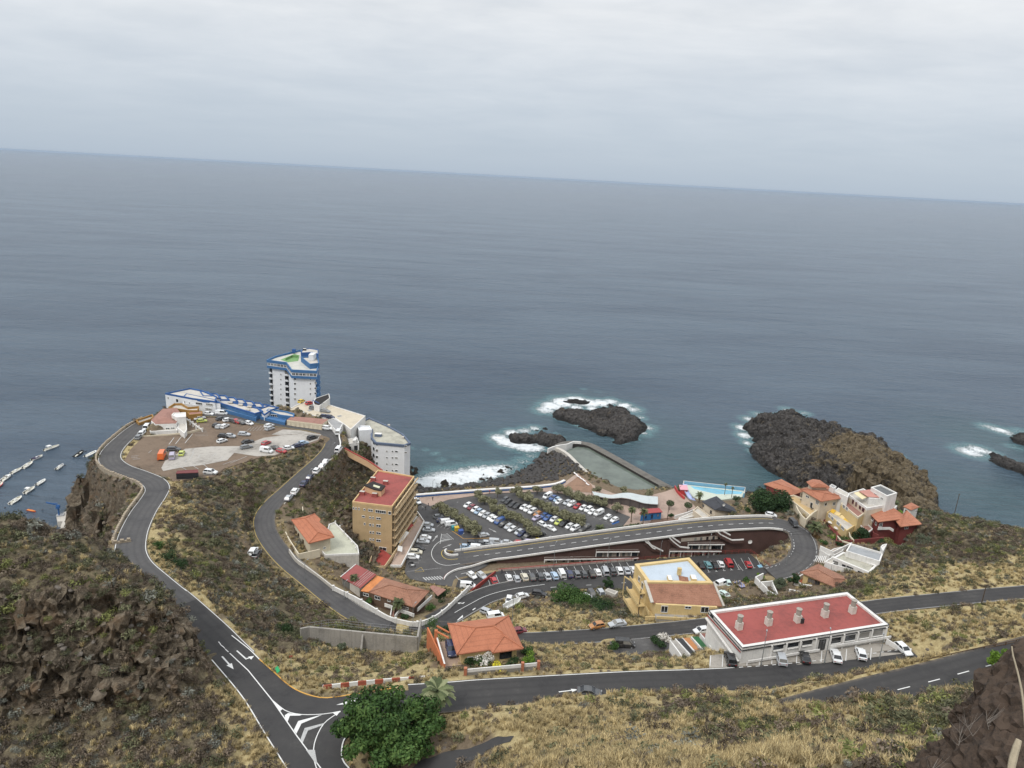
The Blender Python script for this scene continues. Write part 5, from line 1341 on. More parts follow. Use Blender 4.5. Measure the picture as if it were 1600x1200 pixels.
# ---- 2 house with bright orange hipped roof (front centre)
H2=empty('house',P(760,1040,40.6),0,'house with bright orange hipped roof and walled front garden','house')
pts={'nw':(699.5,974.5,43.7),'ne':(795,962,43.7),'se':(818,1013,43.7),'sb':(769.5,1020,43.7),'sn':(766,1015,43.7),'sw':(713.5,1022.5,43.7),'rl':(743,981,45.9),'rr':(771,978,45.9),'v':(785,988,45.2),'g':(787.5,994,44.75)}
roof_faces(H2,pts,[('nw','rl','rr','ne'),('nw','sw','rl'),('sw','sn','v','rr','rl'),('sn','sb','g','v'),('sb','se','g'),('ne','rr','v','g','se')],T_ORANGE,ridges=(('nw','rl'),('rl','rr'),('sw','rl'),('rr','ne'),('rr','v'),('v','g'),('g','sb'),('g','se')))
wl2=walls(H2,[P(703,976,43.7),P(792,964.5,43.7),P(813,1010,43.7),P(768,1016,43.7),P(718,1019.5,43.7)],43.55,33,YELLOW,push=0.5)
wins(H2,wl2[3],wl2[4],[(735,1030,1.2,1.2)]);wins(H2,wl2[2],wl2[3],[(790,1022,2.4,1.8,1)],DARKM)
gw=[P(727,1056,43.2),P(752,1053.5,43.1),P(757,1053,43.1),P(816,1047.5,42.7),P(841,1045,42.5)]
GREYST=M('grey_stone_base',(0.24,0.225,0.20),0.95,0.18,0.8,bump=.3)
o=H2.location;mb=MB();l=[p -o for p in gw];wall_along(mb,l,.3,.75,base=-2);mb.build('garden_wall',GREYST,H2)
mb=MB();wall_along(mb,[p +Vector((0,0,.76)) for p in l],.18,.62,base=0);mb.build('block_screen',WHITE,H2)
for i in (0,3,4):q=l[i];mb=MB();mb.box(q.x -.28,q.y -.28,q.z -1.5,q.x +.28,q.y +.28,q.z +1.75);mb.build('gate_pillar',T_ORANGE,H2)
ORP=M('burnt_orange_plaster',(0.48,0.16,0.07),0.85,0.1,0.4)
mb=MB();l=[P(694.5,1045,41.5) -o,P(682.5,1003,40.8) -o];wall_along(mb,l,.3,1.1,0,1,base=-3.5);l2=[P(690,1040,40.2) -o,P(668,992,39.2) -o];wall_along(mb,l2,.3,1.8,0,base=-3);mb.build('drive_wall',[ORP,WHITE],H2)
mb=MB();q_=[P(x,y,40.9) -o for x,y in ((695,1046),(722,1044),(714,1000),(684,1003))];mb.prism([(v.x,v.y) for v in q_],-4,q_[0].z);mb.build('driveway',M('driveway_paving',(0.34,0.25,0.19),0.9,.1),H2)
mb=MB();g0,g1=P(696,1050,42.4) -o,P(722,1047.5,42.6) -o
mb.bar(g0 +Vector((0,0,1.1)),g1 +Vector((0,0,1.1)),.07);mb.bar(g0 +Vector((0,0,.1)),g1 +Vector((0,0,.1)),.07)
for t in np.linspace(0,1,13):p=g0.lerp(g1,t);mb.bar(p,p +Vector((0,0,1.1)),.05)
mb.build('gate',DARKM,H2)
mb=MB();a=P(681,1001,41) -o;b=P(701,999.5,43) -o
for dd in (0,1.6):mb.bar(a +Vector((0,dd,2.2)),b +Vector((0,dd,.4)),.25)
mb.box(a.x -.3,a.y -.3,a.z -2,a.x +.3,a.y +.3,a.z +2.4);mb.build('pergola',ORP,H2)
mb=MB();q_=[P(x,y,40.6) -o for x,y in ((722,1050),(842,1043),(832,1012),(715,1020))];mb.prism([(v.x,v.y) for v in q_],-5,-.1);mb.build('garden_ground',M('garden_soil',(0.10,0.08,0.055),.95,.2),H2)
# ---- 3 yellow house with pale flat roof and tiled slope (right of centre)
H3=empty('house',P(1060,960,25),0,'big yellow house with pale blue flat roof and terracotta lean-to slope','house')
o=H3.location
ZT=32.4
top=[P(x,y,ZT) for x,y in ((992,881),(1077,871),(1114,910.5),(1012,909.5))]
# fit: flat roof behind, tiled slope in front of it, low yellow front
flat(H3,None,ZT,12,YELLOW,M('pale_blue_roof',(0.44,0.50,0.56),0.8,.07,.2),0.5,YELLOW,.9,poly=[p.to_2d() for p in top])
roof_faces(H3,{'a':(1011,909,ZT -.1),'b':(1115.5,909.5,ZT -.1),'c':(1128,947,28.9),'d':(1019,941.5,28.9)},[('d','c','b','a')],T_BROWN,thick=.3)
mb=MB();q1,q2=P(1115,909,ZT) -o,P(1131,947,29) -o;mb.bar(q1,q2,.5,.3);q1,q2=P(1008,907,ZT) -o,P(1019,941.5,29) -o;mb.bar(q1,q2,.8,.3);mb.build('verge',LCONC,H3)
fr=[P(1025,943,28.9),P(1121,948,28.9),P(1112,918,30.5),P(1015,915,30.5)]
w3=walls(H3,fr,[28.7,28.7,31,31],18,YELLOW,'front_wall')
wins(H3,w3[0],w3[1],[(1038,951.5,1.7,1.9,1),(1075,949,1.6,.8,1),(1101,952.5,2.0,1.7,1)])
mb=MB();a,b=P(1025,964.5,25.2) -o,P(1112,964,25.2) -o
n3=(w3[1] -w3[0]).normalized();n3=Vector((n3.y,-n3.x,0))
a0,b0=w3[0] -o +n3*2.2,w3[1] -o +n3*2.2
mb.prism([(p.x,p.y) for p in (a0,b0,w3[1] -o,w3[0] -o)],-8,26.0 -o.z);mb.build('terrace',CONC,H3)
mb=MB();z=26.0 -o.z;mb.bar(Vector((a0.x,a0.y,z +.35)),Vector((b0.x,b0.y,z +.35)),.2,.7);mb.build('terrace_parapet',YELLOW,H3)
for x,y,sx_,sy_ in ((1046,907,1.0,2.4),(1083,906,1.3,2.2)):box_on(H3,'roof_vent',x,y,ZT -.5,sx_,sy_,.9,YELLOW,WHITE)
roof_faces(H3,{'a':(1060,899,ZT +.9),'b':(1075,902,ZT +.9),'c':(1077,912,ZT -.4),'d':(1063,911,ZT -.4)},[('d','c','b','a')],T_BROWN,'dormer_roof')
mb=MB();q_=P(1061,898,ZT -.4) -o;mb.box(q_.x -.5,q_.y -.3,q_.z,q_.x +.5,q_.y +.5,q_.z +1.9);mb.build('chimney',YELLOW,H3)
# its left side: balconies and outside stair
sA,sB=top[3],top[0]
dS=(sA -sB).normalized();nS=Vector((-abs(dS.y),0,0));nS=Vector((dS.y,-dS.x,0));nS=nS if nS.x<0 else -nS
for zz_,dd,f0,f1 in ((28.6,1.6,.15,.95),(25.2,2.0,.1,1.0),(21.8,2.3,.0,.9)):
 a,b=sB.lerp(sA,f0),sB.lerp(sA,f1);mb=MB()
 q_=[a,b,b +nS*dd,a +nS*dd];mb.prism([(v.x -o.x,v.y -o.y) for v in q_],zz_ -o.z,zz_ +.2 -o.z);mb.build('balcony',YELLOW,H3)
 mb=MB();a2,b2=a +nS*dd -o,b +nS*dd -o;mb.bar(Vector((a2.x,a2.y,zz_ +.65 -o.z)),Vector((b2.x,b2.y,zz_ +.65 -o.z)),.15,.8);mb.build('balcony_parapet',YELLOW,H3)
wins(H3,sB,sA,[(999,905,1.2,1.4),(1004,915,1.2,1.8),(1003,930,1.2,1.4)])
mb=MB();st0,st1=P(1003,925,24.5) -o,P(1018,963,25.2) -o
for k in range(14):p=st0.lerp(st1,k/13);mb.box(p.x -.6,p.y -.2,p.z -.3 -(13 -k)*.12,p.x +.6,p.y +.2,p.z -(13 -k)*.12)
mb.build('stair',YELLOW,H3);mb=MB();mb.bar(st0 +Vector((-.7,0,-.6)),st1 +Vector((-.7,0,.8)),.15,.9);mb.bar(P(1008,966,25) -o,P(1024,966,25.2) -o,.25,1.1);mb.build('stair_parapet',YELLOW,H3)
mb=MB();q_=P(976,901,20.5) -o;mb.bar(q_,q_ +Vector((0,0,-6)),.25);mb.bar(q_,P(996,914,20.5) -o,.25,.3);mb.build('porch_frame',YELLOW,H3)
# ---- 4 bungalow with red metal and brown tiled roof
H4=empty('house',P(600,955,13.6),0,'bungalow under a long roof part red metal, part orange, part brown tiles','house')
METALRED=M('red_sheet_roof',(0.27,0.075,0.068),.6,.1,.3)
roof_faces(H4,{'a':(532,901.5,17.8),'b':(556,881.5,18.2),'c':(588,897.5,17.8),'d':(563,919,17.4)},[('a','d','c','b')],METALRED,'metal_roof',thick=.15)
o=H4.location;mb=MB()
for t in (.62,.72,.80,.88):a=P(532,901.5,17.8).lerp(P(563,919,17.4),t);b=P(556,881.5,18.2).lerp(P(588,897.5,17.8),t);mb.bar(a -o +Vector((0,0,.05)),b -o +Vector((0,0,.05)),.12,.08)
mb.build('roof_rib',M('pale_rib',(.45,.33,.31),.6,.1),H4)
mb=MB();mb.bar(P(532,901.5,17.9) -o,P(556,881.5,18.3) -o,.2,.2);mb.build('verge',WHITE,H4)
pz4={'a':(563.5,923,17.0),'b':(588,899,17.0),'c':(600,902.5,17.0),'d':(576,925,17.0),'e':(671,923.5,16.8),'f':(647,949,16.8),'rl':(609,914,18.6),'rr':(636,921,18.6)}
roof_faces(H4,pz4,[('a','d','c','b')],tile_mat('fresh_orange_tiles',(0.56,0.21,0.07),3,.15),'tiled_roof_strip')
roof_faces(H4,pz4,[('d','rl','c'),('d','f','rr','rl'),('rl','rr','e','c'),('rr','f','e')],T_BROWN,ridges=(('rl','rr'),('d','rl'),('rr','f'),('rr','e')))
roof_faces(H4,{'a':(671,917,16.6),'b':(684,931,15.6),'c':(697,921,15.6),'d':(676,914,16.6)},[('a','b','c','d')],T_DUSTY,'porch_roof')
w4=walls(H4,[P(533,903,17.6),P(562,919,17.4),P(586,898.5,17.6),P(556,883,17.6)],17.2,9,LCONC,'garage_wall',push=.25)
w5=walls(H4,[P(565,923,17),P(646,947,16.8),P(668,924,16.8),P(590,900,17)],16.6,6,M('earth_brown_plaster',(0.13,0.085,0.06),.9,.12,streak=.15),push=.4)
win(H4,on_plane(541,913.5,w4[0],w4[1]) +face_ang(w4[0],w4[1])[1]*.03,face_ang(w4[0],w4[1])[0],2.8,2.6,DARKM,'garage_door')
wins(H4,w5[0],w5[1],[(572,929,1.8,.9,1),(590,934,1.8,1.1,1),(608,938,1.0,.8),(634,950,1.8,.8,1),(617,942,.9,.9)])
mb=MB()
for a,b in (((601,945),(613,949)),((613,948),(610,963)),((617,964),(624,954)),((624,953.5),(647,961.5)),((652,953),(675,932))):mb.bar(P(*a,14.8) -o,P(*b,14.8) -o,.25,1.0)
mb.build('terrace_wall',WHITE,H4)
mb=MB();q_=[P(x,y,14.6) -o for x,y in ((612,949),(617,949),(615,965),(609,964))];mb.face(q_);mb.build('garden_path',T_DUSTY,H4)
# ---- 5 hip-roofed house on the bend with its white terrace
H5=empty('house',P(482,866,18.2),0,'house with plain orange hip roof and pale walled terrace inside the bend','house')
o=H5.location
pz5={'a':(455,812,23.2),'b':(482,849,23.2),'c':(522.5,839,23.2),'d':(517,830,23.2),'e':(499,815.5,23.2),'f':(501,811,23.2),'g':(492,802.5,23.2),'r1':(477,809.5,24.6),'r2':(497,832,24.6)}
roof_faces(H5,pz5,[('a','b','r2','r1'),('b','c','r2'),('c','d','e','r1','r2'),('e','f','g','r1'),('a','r1','g')],T_ORANGE,ridges=(('r1','r2'),('a','r1'),('b','r2'),('c','r2'),('g','r1')))
w6=walls(H5,[P(457,813.5,23.2),P(482.5,847,23.2),P(519,838,23.2),P(491,804,23.2)],23.1,14,CREAM,push=.45)
wins(H5,w6[0],w6[1],[(461,828,1.0,1.2),(467,836,1.0,1.2),(474,846,1.0,1.2)],M('brown_frame',(.12,.07,.04),.7,.1));wins(H5,w6[1],w6[2],[(494,865,1.0,1.2),(507,856,.9,.7)])
tp=[P(x,y,18.6) for x,y in ((503,862),(508,868),(561,866),(559,854),(523,817),(514,820))]
PALEDECK=M('pale_green_deck',(0.45,0.45,0.36),.9,.1,.3)
flat(H5,None,18.9,10,LCONC,PALEDECK,.5,WHITE,.25,wname='terrace_wall',poly=[p.to_2d() for p in tp])
for (x,y) in ((531,824),(537,833),(543,841),(549,849),(556,858),(524,817)):box_on(H5,'terrace_pillar',x,y,18.9,.4,.4,.7,WHITE)
mb=MB();q_=[P(x,y,18.6) -o for x,y in ((445,828),(454,845),(466,869),(487,863),(480,850),(458,815))];mb.prism([(v.x,v.y) for v in q_],-7,.2);mb.build('red_patio',M('red_patio_tiles',(0.38,0.12,0.06),.85,.1),H5)
mb=MB()
for a,b in (((441,826),(452,848)),((452,848),(467,871.5)),((467,871.5),(500,864)),((441,826),(443,812)),((444,787),(472,787)),((472,787),(473.5,805)),((443,790),(442,812))):mb.bar(P(*a,19.6) -o,P(*b,19.6) -o,.3,2.6)
mb.build('yard_wall',CREAM,H5)
mb=MB();q_=[P(x,y,19) -o for x,y in ((443,812),(456,813),(473,805),(472,790),(444,790))];mb.prism([(v.x,v.y) for v in q_],-5,.7);mb.build('carport_slab',CONC,H5)
# ---- 6 ochre apartment block with red roof
H6=empty('apartment_block',P(607,868,6.3),0,'tall ochre apartment block with red flat roof and long balconies','building')
o=H6.location;ZR=24.6
c6=[P(550.5,783.5,ZR),P(612.5,791,ZR),P(647.5,744,ZR),P(590,734,ZR)]
pl=flat(H6,None,ZR,4,OCHRE,REDROOF,.5,M('pale_ochre_trim',(.60,.42,.22),.85,.08),.3,poly=[p.to_2d() for p in c6])
A,B_,C_,D_=pl
wins(H6,A,B_,[(552.5,794,.5,.9),(556.5,794.5,.5,.9),(561,795,.5,.9),(569.5,796,.6,.7),(579,797.3,1.6,.9,1),(568,807,1.1,.7),(578.5,808.5,.7,.7),(583,809,.5,.8),(570,818.5,.6,.8),(578.5,820,.7,.9),(583,820.5,.5,.9),(579,831.5,.7,.8),(583.3,832,.5,.9),(579,842.5,.7,.7),(583.5,843,.5,.8),
    (591.5,810,1.6,.8,1),(591.5,821.5,1.6,.9,1),(591.5,833,1.6,.8,1),(591.5,844.5,1.6,.9,1),(598,857.5,2.6,1.3,1)])
wins(H6,A,B_,[(595,799.5,3.6,1.1,4),(609,801.5,1.0,1.1)])
uR=(C_ -B_).normalized();nR=Vector((uR.y,-uR.x,0));LR=(C_ -B_).length
BALC=M('balcony_band',(.57,.43,.26),.85,.08,streak=.15)
for f in range(6):
 zf=ZR -3.1 -f*2.85
 if zf<6.5:break
 mb=MB();a=B_ +uR*.3;b=C_ -uR*.3
 q_=[a,b,b +nR*1.3,a +nR*1.3];mb.prism([(v.x -o.x,v.y -o.y) for v in q_],zf -.2 -o.z,zf -o.z);mb.build('balcony_slab',BALC,H6)
 mb=MB();a2,b2=a +nR*1.3 -o,b +nR*1.3 -o;mb.bar(Vector((a2.x,a2.y,zf +.40 -o.z)),Vector((b2.x,b2.y,zf +.40 -o.z)),.12,.85);mb.build('balcony_front',BALC,H6)
 for k in range(8):
  p=B_ +uR*(LR*(k +.5)/8);p=Vector((p.x,p.y,zf +1.25)) +nR*.03
  win(H6,p,math.atan2(nR.y,nR.x) +math.pi/2,1.9,2.1,DARKM,'balcony_door',1)
 for k in range(9):mb=MB();p=B_ +uR*(.3 +(LR -.6)*k/8) +nR*.65 -o;mb.bar(Vector((p.x,p.y,zf -o.z)),Vector((p.x,p.y,zf +2.55 -o.z)),.14);mb.build('divider',OCHRE,H6)
mb=MB();a,b=B_ +nR*1.3 -o,C_ +nR*1.3 -o;mb.bar(Vector((a.x,a.y,ZR -.55 -o.z)),Vector((b.x,b.y,ZR -.55 -o.z)),.3,.45);mb.build('roof_edge',BALC,H6)
rang6=math.atan2((B_ -A).y,(B_ -A).x)
for x,y in ((566,773),(585.5,776),(602.5,756.5),(583,751)):box_on(H6,'chimney',x,y,ZR -.5,1.7,1.1,1.3,REDROOF,LCONC,rang6)
mb=MB();q_=[P(x,y,ZR +1.9) -o for x,y in ((568.5,758),(583,752),(602.5,759),(596,766.5),(585,764.5))]
mb.prism([(v.x,v.y) for v in q_],ZR +1.6 -o.z,ZR +1.95 -o.z);mb.build('stairhead_roof',M('black_felt',(.03,.027,.026),.9,.1),H6)
q2=inset([(v.x,v.y) for v in q_],.25);mb=MB();mb.prism(q2,ZR -.5 -o.z,ZR +1.6 -o.z);mb.build('stairhead',M('peach_plaster',(.60,.40,.24),.85,.08),H6)
mb=MB();q_=[P(x,y,ZR +2.0) -o for x,y in ((584,757.5),(594,760.5),(592.5,763),(583,760))];mb.prism([(v.x,v.y) for v in q_],ZR +1.95 -o.z,ZR +2.1 -o.z);mb.build('skylight',M('skylight_panel',(.6,.6,.42),.4,.1),H6)
# podium with red terrace and the arcade strip at street level
mb=MB();q_=[A +(B_ -A)*.3,B_ -uR*6.5 +nR*.3 +(A -B_)*.0,B_ -uR*6.5 +nR*3.2,C_ +nR*3.2,C_]
pod=[P(577,886,9.2),P(600,881,9.2),P(612,866,9.2)]
mb.prism([(v.x -o.x,v.y -o.y) for v in (P(578,887,8.2),P(601,886,8.2),P(613,870,8.2),P(598,858,8.2),P(579,862,8.2))],-2.5,8.2 -o.z,0,1);mb.build('podium',[OCHRE,RED],H6)
mb=MB()
for a,b in (((576.5,882),(587,853)),((578,887.5),(601,886.5)),((601,886.5),(624,853)),((624,853),(636,832))):mb.bar(P(*a,8.8) -o,P(*b,8.8) -o,.25,1.1)
mb.build('podium_parapet',BALC,H6)
TERR=M('pink_terrace',(.42,.32,.26),.9,.12,.4)
mb=MB();q_=[P(x,y,7.4) -o for x,y in ((610,884),(627,884),(662,815),(655,806),(640,823),(622,856))];mb.prism([(v.x,v.y) for v in q_],-2,7.4 -o.z,0,1);mb.build('arcade_terrace',[BALC,TERR],H6)
mb=MB()
for a,b in (((627,884),(640,859)),((640,859),(662,816)),((610,884.5),(627,884.5)),((652,800),(663,816))):mb.bar(P(*a,7.8) -o,P(*b,7.8) -o,.3,.8)
mb.build('terrace_wall',WHITE,H6)
for x0,y0,x1,y1,mt in ((619,846,633,829,WHITE),(632,824,641,817,RED),(640,813,647,804,LCONC),(621,860,622,852,WHITE)):
 a,b=P(x0,y0,9.6),P(x1,y1,9.6);d=(b -a).normalized();n=Vector((d.y,-d.x,0));mb=MB()
 mb.face([a -o,b -o,b +n*1.5 -o -Vector((0,0,.5)),a +n*1.5 -o -Vector((0,0,.5))]);mb.face([a -o -Vector((0,0,.08)),a +n*1.5 -o -Vector((0,0,.58)),b +n*1.5 -o -Vector((0,0,.58)),b -o -Vector((0,0,.08))]);mb.build('awning',mt,H6)
# stepped boundary wall that climbs behind the block
swl=empty('boundary_wall',P(590,736,24),0,'stepped peach wall with red coping climbing the slope behind the ochre block','wall')
o=swl.location
l=[P(x,y,z) -o for x,y,z in ((536,699,26.4),(552,708,25.6),(560,712,25.2),(575,720,24.6),(590,730,24),(597,735,23.6),(584,748,24))]
for a,b in zip(l,l[1:]):mb=MB();mb.bar(a +Vector((0,0,-1.3)),b +Vector((0,0,-1.3)),.3,2.6);mb.build('panel',M('peach_plaster',None),swl);mb=MB();mb.bar(a +Vector((0,0,.1)),b +Vector((0,0,.1)),.55,.25);mb.build('coping',RED,swl)
# ---- 7 white apartment block by the sea
H7=empty('apartment_block',P(600,735,3),0,'white apartment block with slate blue roof edge standing by the sea','building')
o=H7.location;ZR=25.5
c7=[P(x,y,ZR) for x,y in ((548,665),(577,652.5),(606,665),(629,677.5),(641,691.5),(632,695),(587,691),(580,683),(581,671),(557,664.5))]
flat(H7,None,ZR,-1,WHITE2,PALEROOF,.55,STEEL_BLUE,.45,poly=[p.to_2d() for p in c7])
F0,F1=c7[6],c7[5]
wins(H7,F0,F1,[(x,y +(x -604)*.03,w,.75) for y in (695,705,715,725,735) for x,w in ((604.5,.7),(613.3,.7),(619.3,1.2))] +[(634,697,1.1,.8),(634,707,1.1,.8)])
mb=MB()
for a,b in zip(c7,c7[1:] +c7[:1]):
 mb.bar(a -o +Vector((0,0,-.5)),b -o +Vector((0,0,-.5)),.5,.9)
mb.build('blue_fascia',STEEL_BLUE,H7)
for k in range(5):
 y=693.5 +k*10;a,b=on_plane(582,y -4,c7[7],c7[6]),on_plane(586.5,y,c7[7],c7[6])
 win(H7,(a +b)/2 +face_ang(c7[7],c7[6])[1]*.05,face_ang(c7[7],c7[6])[0],1.8,1.3,DARKM,'balcony_window',1)
 p=on_plane(589,y +.5,F0,F1);win(H7,p +face_ang(F0,F1)[1]*.05,face_ang(F0,F1)[0],1.0,1.2,WFRAME,'balcony_window')
flat(H7,((557,664.5),(561.5,672.5),(581,671),(577.5,665)),27.0,2,WHITE2,WHITE2,.5,WHITE2,.3,wname='lift_tower')
box_on(H7,'stair_head',591,681.5,ZR -.55,2.8,1.8,1.2,STEEL_BLUE,WHITE)
for x,y in ((607.5,666),(629.5,685)):box_on(H7,'roof_vent',x,y,ZR -.5,1,1,.8,LCONC)
flat(H7,((536,694),(540,686),(558,683.5),(561,691.5)),25.8,8,WHITE,LCONC,.3,WHITE,.3,wname='entrance_deck')
wins(H7,P(539,700,25),P(561,697,25),[(556,700,1.4,2.0),(546,701,1.2,1.6)],DARKM)
flat(H7,((551,688.5),(555,682.5),(557,682),(556,688)),27.0,20,WHITE,WHITE,.1,WHITE,.2,wname='canopy')
# ---- 8 blue and white tower
H8=empty('tower_block',P(456,628,27),0,'white tower block with blue crowned roof terrace above the sea','building')
o=H8.location;ZR=41.5
TB=M('tower_blue',(.055,.145,.30),.7,.1,.4)
cr=[P(x,y,ZR) for x,y in ((416.5,562),(447,566),(455,577.5),(495.5,579.5),(498.5,567),(497,551.5),(468,546.5),(430,556))]
pl=[p.to_2d() for p in cr];loc=[(p[0] -o.x,p[1] -o.y) for p in pl]
body=inset(loc,1.0)
mb=MB();mb.prism(body,8 -o.z,ZR -3.9 -o.z);mb.build('wall',WHITE2,H8)
mb=MB();mb.prism(loc,ZR -4.0 -o.z,ZR -2.9 -o.z);mb.build('blue_band',TB,H8)
mb=MB();mb.prism(inset(loc,.25),ZR -2.9 -o.z,ZR -1.3 -o.z);mb.build('crown_storey',WHITE2,H8)
flat(H8,None,ZR,ZR -1.3,TB,M('roof_terrace',(.50,.49,.44),.9,.12,.4),.9,TB,.4,wname='crown_wall',poly=pl)
inner=[Vector((p[0] +o.x,p[1] +o.y,0)) for p in inset(loc,.25)]
for i,j,n in ((0,1,6),(2,3,7),(1,2,2)):
 a,b=inner[i],inner[j];ang,nn=face_ang(a,b);L_=(b -a).length
 for k in range(n):p=a.lerp(b,(k +.5)/n);win(H8,Vector((p.x,p.y,ZR -2.1)) +nn*.02,ang,L_/n*.9,1.2,WFRAME,'window',1)
bw=[Vector((p[0] +o.x,p[1] +o.y,0)) for p in body]
wins(H8,bw[2],bw[3],[(461,y,1.0,1.0) for y in (592,599.5,607.5,615.5,623.5)] +[(485,y,.6,1.0) for y in (592,599.5,607.5,615.5)] +[(493,y,1.0,.9) for y in (590.5,598.3,606.5,614.5)])
wins(H8,bw[0],bw[1],[(439,y,.6,.9) for y in (577,585,593,600.5,608,616,623.5)])
a,b=bw[0],bw[1];ang,nn=face_ang(a,b)
for k in range(8):
 zf=ZR -6.6 -k*2.75
 for u0,u1,col in ((.80,1.0,DARKM),(-.02,.12,DARKM)):
  p=a.lerp(b,(u0 +u1)/2);w_=(b -a).length*(u1 -u0)
  win(H8,Vector((p.x,p.y,zf +1.3)) +nn*.03,ang,w_*.95,2.0,DARKM,'balcony_window',1)
  mb=MB();q0,q1=a.lerp(b,u0) -o,a.lerp(b,u1) -o
  mb.prism([(v.x,v.y) for v in (q0,q1,q1 +nn*.9,q0 +nn*.9)],zf -.1 -o.z,zf -o.z +.08);mb.bar(Vector(((q0 +nn*.9).x,(q0 +nn*.9).y,zf +.5 -o.z)),Vector(((q1 +nn*.9).x,(q1 +nn*.9).y,zf +.5 -o.z)),.08,.6);mb.build('balcony',WHITE2,H8)
 # sea side balconies at the right edge
 e0,e1=bw[3] -o,bw[4] -o;d=(e1 -e0).normalized();en=Vector((d.y,-d.x,0));en=en if en.x>0 else -en
 mb=MB();q0,q1=e0.lerp(e1,.0),e0.lerp(e1,.9);mb.prism([(v.x,v.y) for v in (q0,q1,q1 +en*1.5,q0 +en*1.5)],zf -o.z,zf +1.0 -o.z);mb.build('balcony',TB,H8)
flat(H8,((477,563),(484,568.5),(499,567),(495,556),(470,557)),ZR +1.6,ZR -.9,TB,LCONC,.7,TB,.3,wname='upper_deck_wall')
flat(H8,((470,551),(487,550),(497.5,553),(497,546),(484,544),(472,546)),ZR +2.2,ZR -.9,BLUE,LCONC,.3,BLUE,.3,wname='plant_room')
flat(H8,((482,554.5),(489.5,554.5),(494,551),(486,550.5)),ZR +3.8,ZR +1,WHITE2,WHITE2,.2,WHITE2,.3,wname='lift_head')
box_on(H8,'chimney',459.5,551,ZR -.4,1.6,1.2,1.8,BLUE);box_on(H8,'roof_box',476,547.5,ZR +1.9,1.4,1.0,.9,DARKM,WHITE)
mb=MB();q_=[P(x,y,ZR -.85) -o for x,y in ((438,562),(460,553),(468,555),(466,564),(450,566))];mb.face(q_);mb.build('green_floor',M('green_floor_paint',(.16,.30,.12),.8,.12),H8)
mb=MB();q_=[P(x,y,ZR -.8) -o for x,y in ((446,563),(456,558),(466,558.5))]
for a,b in zip(q_,q_[1:]):mb.bar(a +Vector((0,0,.5)),b +Vector((0,0,.5)),.2,1.0)
mb.build('green_partition',M('green_floor_paint',None),H8)
# ---- 9 stepped blue-and-white terraces left of the tower
H9=empty('terraced_apartments',P(340,645,28),0,'long stepped row of white flats with blue parapets along the cliff edge','building')
o=H9.location
flat(H9,((258,614),(297,606),(316,609.5),(339,619),(336,627),(300,622)),33.5,18,WHITE2,LCONC,.6,BLUE,.35)
# the stepping back row
x0,y0=312,610
for k in range(8):
 x1,y1=x0 +13.6,y0 +2.9
 z=33.2 -k*.55
 flat(H9,((x0,y0 +.8),(x1,y1 -1.2),(x1 -6 +12,y1 +5.5),(x0 +5,y0 +8.0)),z,18,WHITE2,LCONC,.55,BLUE,.35,wname='unit_wall')
 x0,y0=x1,y1
flat(H9,((286,620),(291,614.5),(336,624),(344,628.5),(318,627)),33.0,20,WHITE2,BLUE,.4,BLUE,.35,wname='front_wall')
flat(H9,((286,621),(318,627.5),(337,632),(337,636),(286,630)),31.0,20,WHITE2,LCONC,.3,WHITE2,.3,wname='front_wall')
fa,fb=P(286,621,31),P(318,627.5,31)
wins(H9,P(287,630,31),P(336,636,31),[(263,622,.6,1.0),(277,626,1.2,1.6),(289,628,.5,.9),(296,629.5,.5,.8),(311,630.5,3.0,1.0,3),(327,632,3.0,1.0,3),(326,639.5,3.0,1.0,3)])
flat(H9,((336,627),(342,623),(404,637),(411,642),(398,646)),31.2,20,TB,LCONC,.5,BLUE,.5,wname='terrace_wall')
flat(H9,((336,636),(343,631),(402,645.5),(400,653)),29.9,20,TB,PALEROOF,.7,TB,.35,wname='terrace_wall')
for x,y in ((360,629.5),(376,633),(390,636),(387,641)):box_on(H9,'roof_box',x,y,31,1.8,1.3,.5,LCONC)
flat(H9,((406,651),(407,647.5),(447,654.5),(445,660)),29.4,20,TB,TB,.3,TB,.3,wname='blue_wall')
flat(H9,((416,641),(419,638.5),(446,642),(460,646),(459,651),(437,648)),30.6,20,TB,LCONC,.6,TB,.4,wname='terrace_wall')
flat(H9,((403,639),(420,633),(436,636),(424,640),(413,647.5)),31.0,20,WHITE2,LCONC,.5,BLUE,.3,wname='unit_wall')
wins(H9,P(419,651,29),P(440,653,29),[(429,649.5,3.2,1.1,3)])
# ---- 10 deck with parking, garages
H10=empty('parking_deck',P(500,650,28),0,'pale flat parking deck with white rim beside the tower block','building')
DECK=M('cream_deck',(.52,.46,.36),.9,.1,.2)
flat(H10,((449,640),(473,627.5),(516,632.5),(571,649.5),(548,671),(538,663),(522,652),(508,653)),28.7,10,WHITE,DECK,.35,WHITE,.3)
flat(H10,((489,628),(493,622),(514,615),(515.5,622),(499,634),(491,632)),31.2,12,WHITE,M('black_felt',None),.2,WHITE,.25,wname='stair_house')
mb=MB();o=H10.location;mb.bar(P(489,629,30) -o,P(499,634,30) -o,.3,2.4);mb.build('blue_wall',BLUE,H10)
for x,y in ((480,641),(507,643),(478,650),(526,650)):mb=MB();q_=[P(x +dx,y +dy,28.42) -o for dx,dy in ((0,0),(6,-1.5),(9,0),(3,1.7))];mb.face(q_);mb.build('roof_light',GREYROOF,H10)
H11=empty('garage_row',P(480,668,27.9),0,'row of cream garages under a long faded pink roof beside the plateau road','garage')
flat(H11,((448,656),(456,650.5),(513,655),(503,663)),30.3,24,CREAM,T_DUSTY,.0)
a,b=P(448,656,30.3),P(503,663,30.3)
